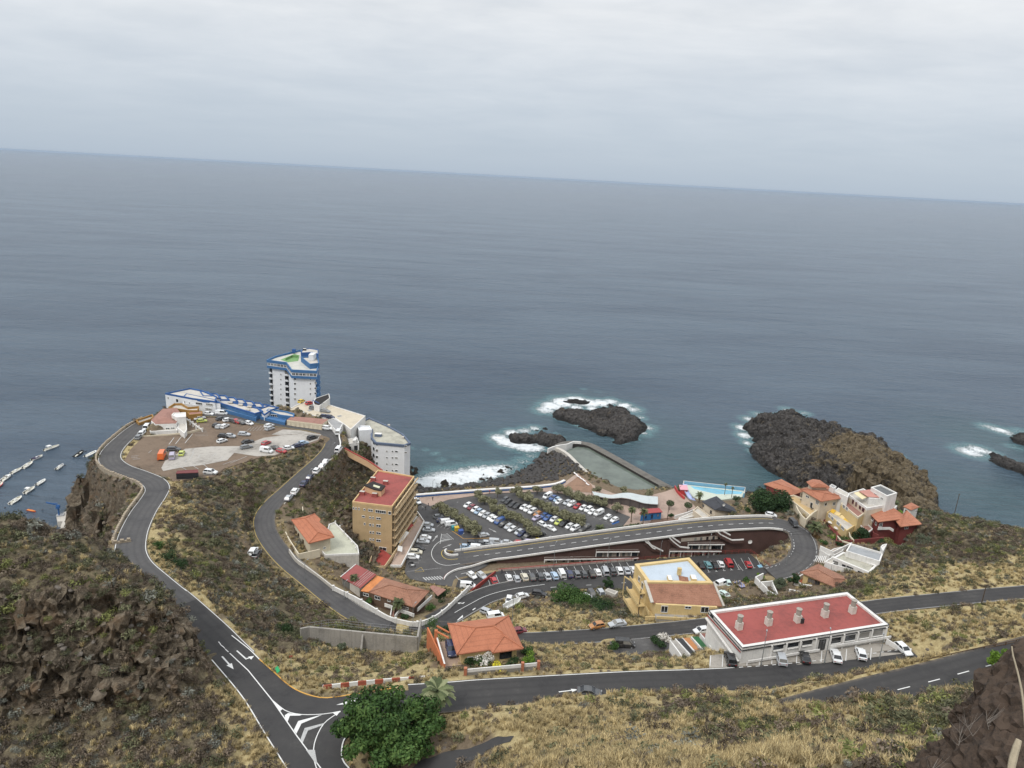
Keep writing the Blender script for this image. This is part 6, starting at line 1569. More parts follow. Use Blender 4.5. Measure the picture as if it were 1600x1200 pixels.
for k in range(8):t=(k +.5)/8;p=a.lerp(b,t);win(H11,Vector((p.x,p.y,28.9)) +face_ang(a,b)[1]*.03,face_ang(a,b)[0],1.5,1.9,CREAM,'garage_door',0,pane=False);
H12=empty('kiosk',P(522,668,27.8),0,'small white flat-roofed building with little windows at the deck corner','building')
flat(H12,((511,657),(521,653),(536,661),(531,670),(524,672)),29.6,24,WHITE,GREYROOF,.3,WHITE,.25)
wins(H12,P(511,657,29.6),P(524,672,29.6),[(515,663,.6,.6),(520,666,.6,.6)]);
# ---- 11 white restaurant with rose roof at the left of the plateau
H13=empty('house',P(258,676,28.9),0,'white house with dusty rose roof and stair wall at the cliff road','house')
o=H13.location
roof_faces(H13,{'a':(236,656,32.4),'b':(243,662,32.4),'c':(275,661,32.4),'d':(279,653,32.4),'e':(270,648,32.4),'f':(282,645,32.2),'g':(276,637,32.2),'h':(254,639,32.2),'r1':(257,650,33.6),'r2':(262,644,33.2)},[('a','b','r1'),('b','c','r1'),('c','d','e','r1'),('e','f','r2','r1'),('f','g','r2'),('g','h','r2'),('h','a','r1','r2')],T_DUSTY)
w13=walls(H13,[P(236,658,32.2),P(242.5,663,32.2),P(276,662,32.2),P(283,645,32.2),P(256,640,32.2)],32.2,24,WHITE)
wins(H13,w13[1],w13[2],[(x,671 -(x -245)*.08,1.4,.8,1) for x in (245,253,262,270)])
flat(H13,((234,674),(236,667.5),(276,664),(277,672)),30.4,24,WHITE,LCONC,.3,WHITE,.3,wname='lower_terrace')
flat(H13,((268,648),(271,645),(290,644),(290.5,651),(276,652)),34,24,WHITE,WHITE,.3,WHITE,.3,wname='parapet_block')
flat(H13,((277,668),(282,654),(291,653),(292,671),(288,677)),31.2,24,WHITE,LCONC,.2,WHITE,.3,wname='stair_block')
mb=MB();st0,st1=P(292,655,31.2) -o,P(316,672,29.4) -o;mb.bar(st0,st1,.35,.5)
for t in (.2,.4,.6,.8,1):p=st0.lerp(st1,t);mb.box(p.x -.2,p.y -.2,p.z -1.5,p.x +.2,p.y +.2,p.z +.9)
mb.build('stair_wall',WHITE,H13)
mb=MB()
for a,b in (((221,683),(262,680)),((262,680),(292,677)),((292,677),(318,670))):mb.bar(P(*a,29.2) -o,P(*b,29.2) -o,.3,.9)
mb.build('yard_wall',CREAM,H13)
H14=empty('viewing_terrace',P(290,645,28.6),0,'ochre timber viewing terrace wrapped behind the white house','terrace')
OCW=M('ochre_timber',(.33,.185,.055),.85,.14,.5)
flat(H14,((263,636),(272,630),(284,630),(294,636),(311,634.5),(309,641),(294,641)),31.6,22,OCW,LCONC,.9,OCW,.3)
flat(H14,((212,656),(238,647),(240,651),(236,654.5),(217,661)),30.0,22,OCW,CONC,.7,OCW,.4);flat(H14,((293,644),(310,641.5),(316,643),(316,646),(296,648)),31,26,OCW,T_DUSTY,.2,OCW,.3)
# ---- 12 dark shed with maroon roof
H15=empty('shed',P(288,747,30.2),0,'dark shed with flat maroon roof at the edge of the dirt car park','shed')
flat(H15,((275,739.5),(277,735.5),(309,733.5),(310,738)),32.2,28,M('shed_black',(.03,.03,.034),.7,.1),M('maroon_roof',(.17,.055,.055),.8,.12),.06,M('maroon_roof',None),.2)
mb=MB();o=H15.location;q0,q1=P(275,739.5,32.2) -o,P(310,738,32.2) -o;mb.bar(q0 +Vector((0,-.05,-1.3)),q1 +Vector((0,-.05,-1.3)),.1,.08);mb.build('trim',DARKM,H15)
# ---- 13.. houses on the right of the bay
DKRED=M('dark_red_plaster',(.175,.045,.040),.85,.12,.4,streak=.15)
SAND=M('sand_plaster',(.58,.50,.39),.85,.08,.35,streak=.18)
V1=empty('villa',P(1268,806,17.5),0,'large cream villa with two tiers of orange hip roofs and a paved terrace','house')
o=V1.location
roof_faces(V1,{'a':(1250,764,25.4),'b':(1283,783.5,25.4),'c':(1324,777,25.4),'d':(1300,761,25.4),'e':(1268,759.5,25.4),'r1':(1268,766,26.6),'r2':(1288,770,27.2)},[('a','b','r2','r1'),('b','c','r2'),('c','d','r2'),('d','e','r1','r2'),('e','a','r1')],T_ORANGE2,ridges=(('b','r2'),('c','r2'),('r1','r2'),('a','r1')))
roof_faces(V1,{'a':(1260,752.5,28),'b':(1268,761,28),'c':(1297,761,28),'d':(1281,750,28),'e':(1270,748.5,28),'r1':(1271,753,29),'r2':(1280,755,29.2)},[('a','b','r1'),('b','c','r2','r1'),('c','d','r2'),('d','e','r1','r2'),('e','a','r1')],T_ORANGE2,'upper_roof')
wv=walls(V1,[P(1252,766,25.4),P(1283,782,25.4),P(1320,776,25.4),P(1298,762,25.4),P(1268,761,25.4)],25.2,10,SAND,push=.5)
walls(V1,[P(1262,753,28),P(1269,759,28),P(1294,760,28),P(1280,751,28)],27.8,22,SAND,'upper_wall',push=.3)
wins(V1,wv[0],wv[1],[(1262,776,1.6,.8,1),(1277,785,1.4,1.6,1),(1268,789,1.2,2.0)],WFRAME)
fl=flat(V1,((1228,776),(1240,784),(1267,806),(1276,797),(1254,778),(1240,773)),20.9,10,CREAM,M('ochre_terrace',(.52,.38,.20),.9,.1),.7,CREAM,.35,wname='terrace_wall')
mb=MB()
for a,b in (((1246,803),(1252,812)),((1252,812),(1258,818)),((1258,818),(1268,808)),((1243,796),(1246,803)),((1268,808),(1294,792))):mb.bar(P(*a,19.5) -o,P(*b,19.5) -o,.35,3.2)
mb.build('yard_wall',CREAM,V1)
flat(V1,((1296,759),(1300,756),(1307,760),(1303,763)),28.4,20,WHITE,GREYROOF,.2,WHITE,.2,wname='roof_block');flat(V1,((1304,767),(1310,762),(1327,771),(1325,777)),27,20,WHITE,LCONC,.3,WHITE,.3,wname='side_wing')
for i,(x,y) in enumerate(((1253,784),(1262,791),(1269,796))):
 t=empty('garden_table',P(x,y,20.2),i*.7,('dark table with chairs at the far end of the cream villa terrace','dark round table in the middle of the cream villa terrace','brown table set at the near end of the cream villa terrace')[i],'table','tables on the villa terrace')
 mb=MB();mb.cyl(0,0,.68,.74,.75,.75,12);mb.build('tabletop',DARKM,t)
 mb=MB();mb.cyl(0,0,0,.68,.08,.06,8);mb.cyl(0,0,0,.05,.35,.3,8);mb.build('pedestal',DARKM,t)
V2=empty('house',P(1322,829,16),0,'yellow house with rows of white-framed windows and yellow awnings','house')
o=V2.location
pl=flat(V2,((1292,800),(1323,829),(1343,816),(1309,789)),20.6,8,YELLOW,LCONC,.7,YELLOW,.3)
wins(V2,pl[0],pl[1],[(1296.5,806,1.5,1.2,2),(1301,810,1.5,1.2,2),(1310,818,2.0,1.2,3),(1317,825,2.0,1.2,3)])
pl2=flat(V2,((1314,786),(1341,808),(1356,798),(1327,776)),24.2,10,YELLOW,T_DUSTY,.6,CREAM,.3,wname='upper_wall')
wins(V2,pl2[0],pl2[1],[(1319,791.5,1.4,1.3,2),(1323.5,795,1.4,1.3,2)]);
AWN=M('yellow_awning',(.72,.45,.055),.8,.06);AWC=M('cream_awning',(.70,.55,.28),.8,.06)
for x0,y0,x1,y1,z,mt in ((1299,794,1307,798,20.9,AWN),(1307,798.5,1315,802,20.9,AWC),(1315,804,1322,808,20.6,AWC),(1322,808,1340,818,20.6,AWN),(1327,797,1342,807,22.6,AWN),(1303,788,1312,791,21.6,AWC)):
 a,b=P(x0,y0,z),P(x1,y1,z);d=(b -a).normalized();n=face_ang(a,b)[1];dn=Vector((0,0,-.75));mb=MB()
 q_=[a,b,b +n*1.3 +dn,a +n*1.3 +dn];mb.face([v -o for v in q_]);mb.face([v -o -Vector((0,0,.06)) for v in q_[::-1]]);mb.face([q_[3] -o,q_[2] -o,q_[2] -o -Vector((0,0,.25)),q_[3] -o -Vector((0,0,.25))]);mb.build('awning',mt,V2)
mb=MB();q_=[P(x,y,16) -o for x,y in ((1290,808),(1322,838),(1318,846),(1302,838),(1285,815))];mb.prism([(v.x,v.y) for v in q_],-6,1.2);mb.build('red_patio',DKRED,V2)
V3=empty('house',P(1350,800,20),0,'white house with pink roof, cream awning and broad railed terrace','house')
o=V3.location
pl=flat(V3,((1324,771),(1355,794),(1388,788),(1349,763)),26.6,10,SAND,LCONC,.8,WHITE,.35)
wins(V3,pl[0],pl[1],[(1333,784,.9,1.6,1),(1338,788,.9,1.6,1),(1349,796.5,1.2,1.4,1),(1344,793,1.0,1.2,1)],M('maroon_frame',(.16,.04,.04),.6,.05))
roof_faces(V3,{'a':(1342,767,29.2),'b':(1356,776,28.6),'c':(1384,778,28.6),'d':(1368,763.5,29.2)},[('a','b','c','d')],M('pink_sheet_roof',(.46,.23,.19),.8,.12,.5),thick=.12)
roof_faces(V3,{'a':(1334,770,28.8),'b':(1347,780,28),'c':(1359,775.5,28),'d':(1346,767,28.8)},[('a','b','c','d')],M('cream_canvas',(.66,.57,.36),.85,.06),'awning',thick=.08)
walls(V3,[P(1358,778,28.6),P(1383,779,28.6),P(1370,767,28.6),P(1350,768,28.6)],28.3,25,WHITE,'penthouse_wall',push=.3)
wins(V3,P(1358,778,28),P(1383,779,28),[(1362,779.5,.8,1.5),(1366.5,780,.8,1.5),(1371,780.3,.8,1.5)],DARKM)
pl=flat(V3,((1361,761),(1386.5,775),(1402,770),(1376,757)),30.6,20,WHITE,M('dark_grey_roof',(.13,.135,.135),.9,.15,.6),.35,WHITE,.45,wname='roof_room_wall')
flat(V3,((1356,785),(1360,782),(1378,781),(1388,787),(1372,792)),26.0,12,WHITE,WHITE,.3,WHITE,.3,wname='lower_terrace')
flat(V3,((1386,790),(1391,786.5),(1402,790),(1397,795)),24.6,12,WHITE,LCONC,.3,WHITE,.25,wname='outbuilding')
V4=empty('house',P(1372,838,17),0,'dark red house with weathered orange roofs and white corner balcony','house')
o=V4.location
roof_faces(V4,{'a':(1357,801,23.8),'b':(1372,815.5,23.4),'c':(1419,809.5,23.4),'d':(1396,793,24.8),'e':(1380,796,24.8)},[('a','b','c','d','e')],T_ORANGE2,thick=.25)
roof_faces(V4,{'a':(1399,813,22.8),'b':(1407,823,22.4),'c':(1441,819,22.4),'d':(1417,797,23.8),'r':(1411,806,24.0)},[('a','b','r'),('b','c','d','r'),('d','a','r')],T_ORANGE2,'side_roof',thick=.25,ridges=(('b','r'),))
wd=walls(V4,[P(1359,802,23.6),P(1373,814.5,23.4),P(1415,809,23.4),P(1393,795,23.6)],23.2,8,DKRED,push=.4)
we=walls(V4,[P(1401,814,22.6),P(1408,821,22.4),P(1437,818,22.4),P(1416,800,22.6)],22.2,8,DKRED,'side_wall',push=.4)
wins(V4,wd[1],wd[2],[(1376,820,1.4,1.5,1)]);wins(V4,we[1],we[2],[(1416,824.5,1.6,.9,1)])
mb=MB();
for a,b in (((1372,826),(1390,825.5)),((1372,826),(1374,822)),((1390,825.5),(1396,829))):mb.bar(P(*a,20.6) -o,P(*b,20.6) -o,.2,.9)
mb.build('balcony',WHITE,V4)
mb=MB()
for a,b in (((1349,807),(1364,838)),((1352,804),(1357,812)),((1364,838),(1372,842)),((1307,836),(1306,851)),((1306,851),(1337,849)),((1337,849),(1380,845))):mb.bar(P(*a,17.8) -o,P(*b,17.8) -o,.35,2.8)
mb.build('yard_wall',DKRED,V4)
mb=MB()
for a,b in (((1308,838),(1314,845)),((1314,845),(1330,850)),((1325,826),(1328,838)),((1328,838),(1334,845)),((1344,803),(1358,812))):mb.bar(P(*a,19.0) -o,P(*b,19.0) -o,.3,.5)
mb.build('wall_coping',CREAM,V4)
V5=empty('house',P(1368,898,16),0,'sharp-edged modern white house with flat grey roof terraces','house')
o=V5.location
flat(V5,((1302,871),(1318,862),(1370,883.5),(1359,894.5)),20.8,10,WHITE,PALEROOF,.4,WHITE,.6)
flat(V5,((1322,860.5),(1329,849),(1380,863.5),(1375,877)),22.4,10,WHITE,M('slate_terrace',(.30,.31,.32),.85,.12),.5,WHITE,.35,wname='upper_wall')
flat(V5,((1289,877),(1302,869),(1311,873),(1300,881.5)),19.4,10,WHITE,LCONC,.4,WHITE,.3,wname='front_wing')
va,vb=P(1302,871,20.8),P(1359,894.5,20.8)
wins(V5,va,vb,[(1305.5,879.5,1.5,1.2),(1318.5,884.5,1.1,1.0),(1327.5,889.5,2.0,1.7,1),(1344,895,1.4,.9)],DARKM);wins(V5,P(1330,849,22.4),P(1380,863.5,22.4),[(1367,857,1.2,.6)],DARKM)
flat(V5,((1376,854),(1379,851),(1386,849.5),(1380,861)),23.5,10,WHITE,WHITE,.3,WHITE,.3,wname='gable_block')
mb=MB()
for a,b in (((1380,863),(1397,866)),((1397,866),(1409,872)),((1409,872),(1404,888)),((1404,888),(1392,893)),((1372,882),(1392,891)),((1281,857),(1301,866)),((1301,866),(1330,852)),((1357,897),(1404,889)),((1300,886),(1352,899))):mb.bar(P(*a,18.6) -o,P(*b,18.6) -o,.3,2.0)
mb.build('yard_wall',WHITE,V5)
mb=MB();q_=[P(x,y,18) -o for x,y in ((1376,878),(1381,864),(1407,872),(1402,888))];mb.face(q_);mb.build('garden_ground',M('black_gravel',(.04,.04,.042),.95,.25),V5)
mb=MB();q_=[P(x,y,18.15) -o for x,y in ((1390,893),(1395,885),(1402,886),(1403,892))];mb.face(q_);mb.build('green_deck',M('green_deck_paint',(.13,.22,.13),.8,.1),V5)
mb=MB()
for k in range(6):a,b=P(1277 +k*2.8,868.5 +k*.2,18.9),P(1273 +k*2.8,877 +k*.6,18.9);mb.bar(a -o,b -o,.18,.2)
mb.build('pergola',WHITE,V5)
V6=empty('house',P(1300,925,14.5),0,'small ochre house under a broad dusty terracotta hip roof','house')
o=V6.location
roof_faces(V6,{'a':(1250,894,18.6),'b':(1279,881,18.6),'c':(1328.5,905.5,18.6),'d':(1304,917.5,18.6),'r1':(1278,890,20.2),'r2':(1303,904,20.2)},[('a','d','r2','r1'),('d','c','r2'),('c','b','r1','r2'),('b','a','r1')],T_BROWN,ridges=(('r1','r2'),('a','r1'),('d','r2'),('c','r2'),('b','r1')))
wv6=walls(V6,[P(1252,894.5,18.6),P(1303,916,18.6),P(1326,905,18.6),P(1279,883,18.6)],18.4,8,YELLOW,push=.5)
wins(V6,wv6[0],wv6[1],[(1268,908,2.2,1.5,3),(1277,911,1.6,1.5,1)],M('brown_frame',None))
mb=MB()
for a,b in (((1241,909),(1256,900)),((1241,909),(1252,917)),((1252,917),(1268,919)),((1180,906),(1198,924)),((1180,906),(1192,900)),((1186,914),(1207,912)),((1198,926),(1212,934)),((1206,914),(1215,934)),((1232,925),(1262,931)),((1310,925),(1350,903))):mb.bar(P(*a,15.4) -o,P(*b,15.4) -o,.35,2.0)
mb.build('yard_wall',WHITE,V6)
mb=MB();q_=[P(x,y,14.6) -o for x,y in ((1243,908),(1258,899),(1290,913),(1268,920),(1252,917))];mb.prism([(v.x,v.y) for v in q_],-5,.4);mb.build('terrace',M('red_patio_tiles',None),V6)
V7=empty('house',P(1225,775,6),0,'house roofed in orange tiles half hidden behind the big dark tree','house')
roof_faces(V7,{'a':(1193,756,14),'b':(1238,774,13.4),'c':(1256,767,13.8),'d':(1221,748.5,14),'r1':(1208,753,15.2),'r2':(1238,764,15.2)},[('a','b','r2','r1'),('b','c','r2'),('c','d','r1','r2'),('d','a','r1')],T_ORANGE2,ridges=(('r1','r2'),))
wv7=walls(V7,[P(1195,757,14),P(1237,773,13.6),P(1254,767,13.8),P(1221,750,14)],13.4,3,DKRED,push=.5)
wins(V7,wv7[0],wv7[1],[(1230,777,1.2,1.2),(1218,773,1.2,1.2)])
V8=empty('house',P(1095,812,6),0,'cream house with dark slate roof just behind the ramp road','house')
roof_faces(V8,{'a':(1096.5,783.5,12.4),'b':(1117,796.5,12.4),'c':(1151,800,12.0),'d':(1147,793,12.0),'e':(1134,786,12.4),'f':(1119.5,775,12.4),'r1':(1118.5,780,13.8),'r2':(1128,791,13.8)},[('a','b','r2','r1'),('b','c','d','r2'),('d','e','f','r1','r2'),('f','a','r1')],M('slate_roof',(.055,.057,.065),.85,.14,.6),ridges=(('r1','r2'),))
wv8=walls(V8,[P(1098,784.5,12.4),P(1118,796,12.4),P(1146,797,12),P(1120,777,12.4)],12.2,3,SAND,push=.3)
wins(V8,wv8[0],wv8[1],[(1099,790,.9,1.0),(1111,800,.8,1.3),(1094.5,795,1.0,1.3),(1104,804,.9,1.4),(1101.5,802,.7,1.2)],DARKM)
flat(V8,((1083,797),(1090,791),(1100,798),(1110,806),(1098,809)),9.6,3,SAND,LCONC,.5,SAND,.3,wname='lower_wing')
flat(V8,((1085,806),(1060,812),(1061,809),(1084,799)),7.6,3,SAND,LCONC,.3,WHITE,.3,wname='yard')
dp=empty('dish',P(1130,792,13.9),.3,'round white satellite dish on the dark slate roof','satellite dish');mb=MB();mb.cyl(0,0,0,.9,.05,.05,6);mb.build('pole',GALV,dp)
mb=MB();n=14
rr_=[[(r*math.cos(6.2832*i/n),-y_,.95 +r*math.sin(6.2832*i/n)) for i in range(n)] for r,y_ in ((.05,.0),(.4,.07),(.6,.2))]
for a_,b_ in zip(rr_,rr_[1:]):
 for i in range(n):mb.face([a_[i],a_[(i +1) % n],b_[(i +1) % n],b_[i]])
mb.build('bowl',WHITE,dp)
V9=empty('house',P(1425,800,16),0,'tiny white house with orange tiles on the crest right of the red house','house')
roof_faces(V9,{'a':(1411,791,21.0),'b':(1424,797,20.8),'c':(1437,792,20.8),'d':(1424,785,21.2),'r':(1424,790,21.9)},[('a','b','r'),('b','c','r'),('c','d','r'),('d','a','r')],T_ORANGE2)
wv9=walls(V9,[P(1412,791.5,21),P(1424,796.5,20.8),P(1436,792,20.8),P(1424,786,21)],20.7,9,WHITE,push=.2);wins(V9,wv9[0],wv9[1],[(1416,798,.9,1.0)]);wins(V9,wv9[1],wv9[2],[(1431,799,.9,1.0)])
V10=empty('house',P(1283,868,15.5),0,'low white outbuildings stepping between the hairpin and the modern white house','house')
flat(V10,((1281,859),(1288,856),(1302,864),(1296,868)),18.2,9,WHITE,LCONC,.3,WHITE,.25);flat(V10,((1296,861),(1303,857),(1322,853),(1316,861),(1304,867)),18.8,9,WHITE,M('warm_terrace',(.42,.33,.25),.9,.12),.4,WHITE,.25,wname='terrace_wall')
wins(V10,P(1281,859,18),P(1296,868,18),[(1285,866,.9,1.4),(1291,869,1.2,.8)],DARKM)
V11=empty('house',P(1345,842,16.5),0,'flat-roofed rose and white wing tucked below the yellow house and the red house','house')
flat(V11,((1342,818),(1350,813),(1364,826),(1356,832)),20.0,8,DKRED,T_DUSTY,.4,WHITE,.25);flat(V11,((1352,800),(1357,797),(1368,810),(1363,814)),22.0,8,SAND,T_ORANGE2,.2,WHITE,.25,wname='upper_wing')
wins(V11,P(1342,818,20),P(1356,832,20),[(1347,829,1.1,1.2),(1353,834,1.1,1.2)])
wins(V1,wv[1],wv[2],[(1290,788,1.2,1.2),(1303,787,1.4,1.4,1),(1314,785,1.0,1.2)]);wins(V4,wd[0],wd[1],[(1364,813,.9,1.2),(1369,818,.9,1.2)]);wins(V3,pl[0],pl[1],[(1368,773,1.4,.9,1),(1378,779,1.2,.9,1)])
for (x,y,c,t) in ((1306,826,(.62,.40,.36),'faded pink parasol over the red patio'),(1298,824,(.70,.68,.64),'white parasol left of the pink one on the patio edge'),(1307,833,(.60,.55,.50),'pale parasol below the pink one by the white steps')):
 pr_=empty('parasol',P(x,y,16.4),0,t,'parasol','parasols on the patio');mb=MB();mb.cyl(0,0,0,2.3,.03,.03,6);mb.build('pole',GALV,pr_);mb=MB();mb.cyl(0,0,2.0,2.45,1.3,.05,12);mb.build('canopy',M('parasol_%d' % x,c,.85,.06),pr_)
# ------------------------------------------------------------------ seawater pool and the sea front
WATER_P=None
def pool_water(name,col,rough=.06):
 mt,nt,b=new_mat(name);n=noise_out(nt,.12,5,.65)
 nt.links.new(ramp(nt,n,[(.35,tuple(c*.75 for c in col)),(.5,col),(.68,tuple(c*1.3 for c in col))]),b.inputs['Base Color'])
 b.inputs['Roughness'].default_value=rough;b.inputs['IOR'].default_value=1.333
 bn=nt.nodes.new('ShaderNodeBump');bn.inputs['Strength'].default_value=.25;bn.inputs['Distance'].default_value=.08
 nt.links.new(noise_out(nt,1.1,3,.6),bn.inputs['Height']);nt.links.new(bn.outputs[0],b.inputs['Normal']);return mt
sheet('pool_water',[P(x,y,1.5) for x,y in ((884,708),(889,702),(903,698),(920,700),(935,709),(1040,764),(1030,772),(1000,778),(962,773),(940,760),(905,727))],pool_water('pool_water',(.105,.125,.105)),kind='structure')
DKCONC=M('sea_stained_concrete',(.145,.135,.12),.95,.2,.3,bump=.2,streak=.4)
def poolwall(name,label,pts,w,h,mat,mtop=None):
 l=catmull([P(*p) for p in pts],1.2);o=l[0].copy();mb=MB();wall_along(mb,[p -o for p in l],w,h,0,1 if mtop else None,base=-4)
 ob=mb.build(name,[mat,mtop] if mtop else mat,label=label,cat='wall');ob.location=o;return ob
poolwall('pool_wall','broad dark concrete wall on the seaward side of the seawater pool',[(872,697,2.4),(884,692.5,2.5),(902,691.5,2.5),(920,694.5,2.5),(936,702,2.5),(970,720.5,2.5),(1010,743,2.5),(1047,763,2.5)],4.4,.1,M('black_waterline',(.035,.032,.028),.9,.1),DKCONC)
poolwall('pool_wall','narrow pale concrete walk on the boulder side of the seawater pool',[(862,698.5,2.7),(872,700.5,2.7),(886,708.5,2.7),(903,725,3.0),(920,741,3.6),(938,758,4.4),(958,771.5,5.0)],1.7,.1,LCONC)
poolwall('ledge','curved white ledge at the outer corner of the seawater pool',[(856,702.5,3.2),(870,697.5,3.2),(886,695,3.2),(897,691,3.2),(908,692,3.2)],.6,.5,WHITE)
DECKW=M('weathered_deck',(.25,.155,.105),.9,.16,.5)
sheet('sunbathing_deck',[P(x,y,z) for x,y,z in ((880,761,5.75),(893,752,5.7),(906,742,5.65),(924,757.5,5.65),(930,770,5.7),(905,768,5.72))],DECKW,kind='structure')
CURT=M('bright_loungers',(.72,.68,.66),.7,.05)
for i,(x,y) in enumerate(((899,741),(903,745),(908,748.5),(913,752),(918,757.5))):
 lg=empty('sun_lounger',P(x,y,5.7),.6,('pale sun lounger nearest the boulders on the brown deck','second sun lounger from the boulders on the brown deck','middle sun lounger of the five on the brown deck','fourth sun lounger from the boulders on the brown deck','sun lounger at the pool walk end of the brown deck')[i],'sun lounger','sun loungers on the deck')
 mb=MB();mb.box(-.35,-1,.25,.35,.4,.34);mb.build('seat',CURT,lg);mb=MB();mb.prism([(-.35,.4),(.35,.4),(.35,1.0),(-.35,1.0)],[.25,.25,.6,.6],[.34,.34,.7,.7]);mb.build('backrest',CURT,lg)
 mb=MB()
 for sx_ in (-.3,.3):
  for sy_ in (-.9,.7):mb.box(sx_ -.03,sy_ -.03,0,sx_ +.03,sy_ +.03,.26)
 mb.build('leg',GALV,lg)
# canopy
can=empty('canopy',P(976,786,5.6),0,'long wavy white shade canopy beside the seawater pool','canopy');o=can.location
tl_=[P(925,767.5,10.0),P(938,770.5,9.6),P(955,773,9.2),P(970,770.5,9.8),P(985,770,10.0),P(1005,774,9.4),P(1028,776,9.2)]
bl_=[P(928,773.5,9.4),P(940,776.5,9.0),P(956,778.5,8.6),P(971,777.5,9.0),P(987,780,9.2),P(1006,786,8.6),P(1028,788,8.4)]
t1,t2=catmull(tl_,1.0),None
n=28;T1=[cut_line(t1,line_len(t1)*k/n,line_len(t1)*k/n +.01)[0] if k<n else t1[-1] for k in range(n +1)]
t2=catmull(bl_,1.0);T2=[cut_line(t2,line_len(t2)*k/n,line_len(t2)*k/n +.01)[0] if k<n else t2[-1] for k in range(n +1)]
TAR=M('white_canopy_sheet',(.46,.50,.50),.7,.08,.6)
mb=MB()
for k in range(n):q_=[T2[k] -o,T2[k +1] -o,T1[k +1] -o,T1[k] -o];mb.face(q_);mb.face([p +Vector((0,0,-.1)) for p in q_[::-1]])
mb.build('sheet',TAR,can)
mb=MB()
for k in range(0,n +1,4):mb.bar(T2[k] -o,Vector((T2[k].x -o.x,T2[k].y -o.y,0)),.14);mb.bar(T1[k] -o,Vector((T1[k].x -o.x,T1[k].y -o.y,0)),.14)
mb.build('post',DARKM,can)
mb=MB()
for k in range(n):mb.face([T2[k] -o +Vector((0,.8,-.6)),T2[k +1] -o +Vector((0,.8,-.6)),Vector((T2[k +1].x -o.x,T2[k +1].y -o.y +.8,.1)),Vector((T2[k].x -o.x,T2[k].y -o.y +.8,.1))])
mb.build('dark_sheet',M('under_canopy_dark',(.10,.085,.08),.9,.15,.5),can)  # dark sheet added to stand for the darkness under the canopy
ks=empty('kiosk',P(1017,811,5.8),0,'blue kiosk with a red roof standing among the palms','kiosk')
BLK=M('kiosk_blue',(.04,.16,.36),.7,.1,.4)
pl=flat(ks,((1001.5,802.5),(1007,796.5),(1029,795),(1033.5,800)),8.9,5,BLK,M('kiosk_red',(.32,.07,.07),.8,.1),.0)
wins(ks,pl[0],pl[3],[(1009,808,.8,1.2),(1018.5,807,.9,1.8),(1028,805,.8,1.2)],BLUE);mb=MB();o=ks.location;q_=[v -o for v in (pl[0],pl[3],pl[2],pl[1])];
mb.prism(inset([(v.x,v.y) for v in q_],-.4),q_[0].z,q_[0].z +.18);mb.build('roof',M('kiosk_red',None),ks)
# swimming pool with slide
sp_=empty('swimming_pool',P(1110,770,4.6),0,'pale blue public swimming pool on the shore with white floor','pool');o=sp_.location
PB=M('pool_blue_paint',(.20,.42,.58),.7,.1,.4);PF=M('pool_floor',(.48,.52,.44),.6,.1,.15)
q_=[P(x,y,4.6) for x,y in ((1069,757),(1163,767),(1160,776),(1127,781),(1095,782),(1083,776),(1076,768))]
mb=MB();mb.prism([(v.x -o.x,v.y -o.y) for v in q_],-5,0);mb.build('basin',PF,sp_)
mb=MB();q2=[P(x,y,4.62) -o for x,y in ((1079,759.5),(1160,768.5),(1158,772),(1120,772),(1085,764))];mb.face(q2);mb.build('water',pool_water('blue_pool_water',(.16,.40,.52)),sp_)
mb=MB();wall_along(mb,[P(x,y,4.6) -o for x,y in ((1067,768),(1068,755.5),(1110,760),(1164,765.5),(1162,775))],.5,1.3,0,1,base=-3);mb.build('rim_wall',[PB,LCONC],sp_)
sl=empty('water_slide',P(1072,772,4.7),0,'lavender blue slide running down beside the swimming pool','slide');o=sl.location
mb=MB();l=[P(x,y,z) -o for x,y,z in ((1070,757,8.4),(1071,763,7.8),(1073,769,6.8),(1076,775,5.8),(1080,780.5,5.2),(1086,782,4.9))]
l=catmull(l,.7);wall_along(mb,l,1.6,.15,base=-.1);wall_along(mb,l,.15,.6,base=-.1,off=.8);wall_along(mb,l,.15,.6,base=-.1,off=-.8);mb.build('chute',M('lavender_fibreglass',(.40,.46,.66),.4,.06),sl)
mb=MB()
for p in l[2::5]:mb.bar(p,Vector((p.x,p.y,-.3)),.2)
mb.build('support',GALV,sl)
rw=empty('slide_tower',P(1064,772,5.2),0,'red and pink play tower with curved red wall by the slide','play tower');o=rw.location
mb=MB();wall_along(mb,catmull([P(x,y,5.2) -o for x,y in ((1054,764),(1057,770),(1063,777),(1069,782))],1),.4,1.6);mb.build('curved_wall',M('bright_red_paint',(.44,.05,.05),.6,.08),rw)
mb=MB();q_=P(1067,771,5.6) -o;mb.box(q_.x -1.4,q_.y -1.2,0,q_.x +1.4,q_.y +1.2,2.6);mb.build('tower_body',M('bright_red_paint',None),rw);mb=MB();mb.prism([(q_.x -1.7,q_.y -1.5),(q_.x +1.7,q_.y -1.5),(q_.x +1.7,q_.y +1.5),(q_.x -1.7,q_.y +1.5)],2.6,[2.8,2.8,3.6,3.6]);mb.build('tower_roof',M('pink_canvas',(.62,.33,.38),.8,.06),rw)
# small promenade walls, flower bed with rubble by the palms
sheet('planting_bed',[P(x,y,5.95) for x,y in ((1018,812),(1050,808),(1062,816),(1040,822),(1012,826))],M('bed_soil',(.17,.11,.08),.95,.3,.6),kind='structure')
wall_thing('garden_wall','white garden wall slanting up beside the cream house behind the ramp','wall',[(1054,810,5.9),(1072,805,6.1),(1084,800,6.3)],.35,1.2,WHITE,smooth=False)
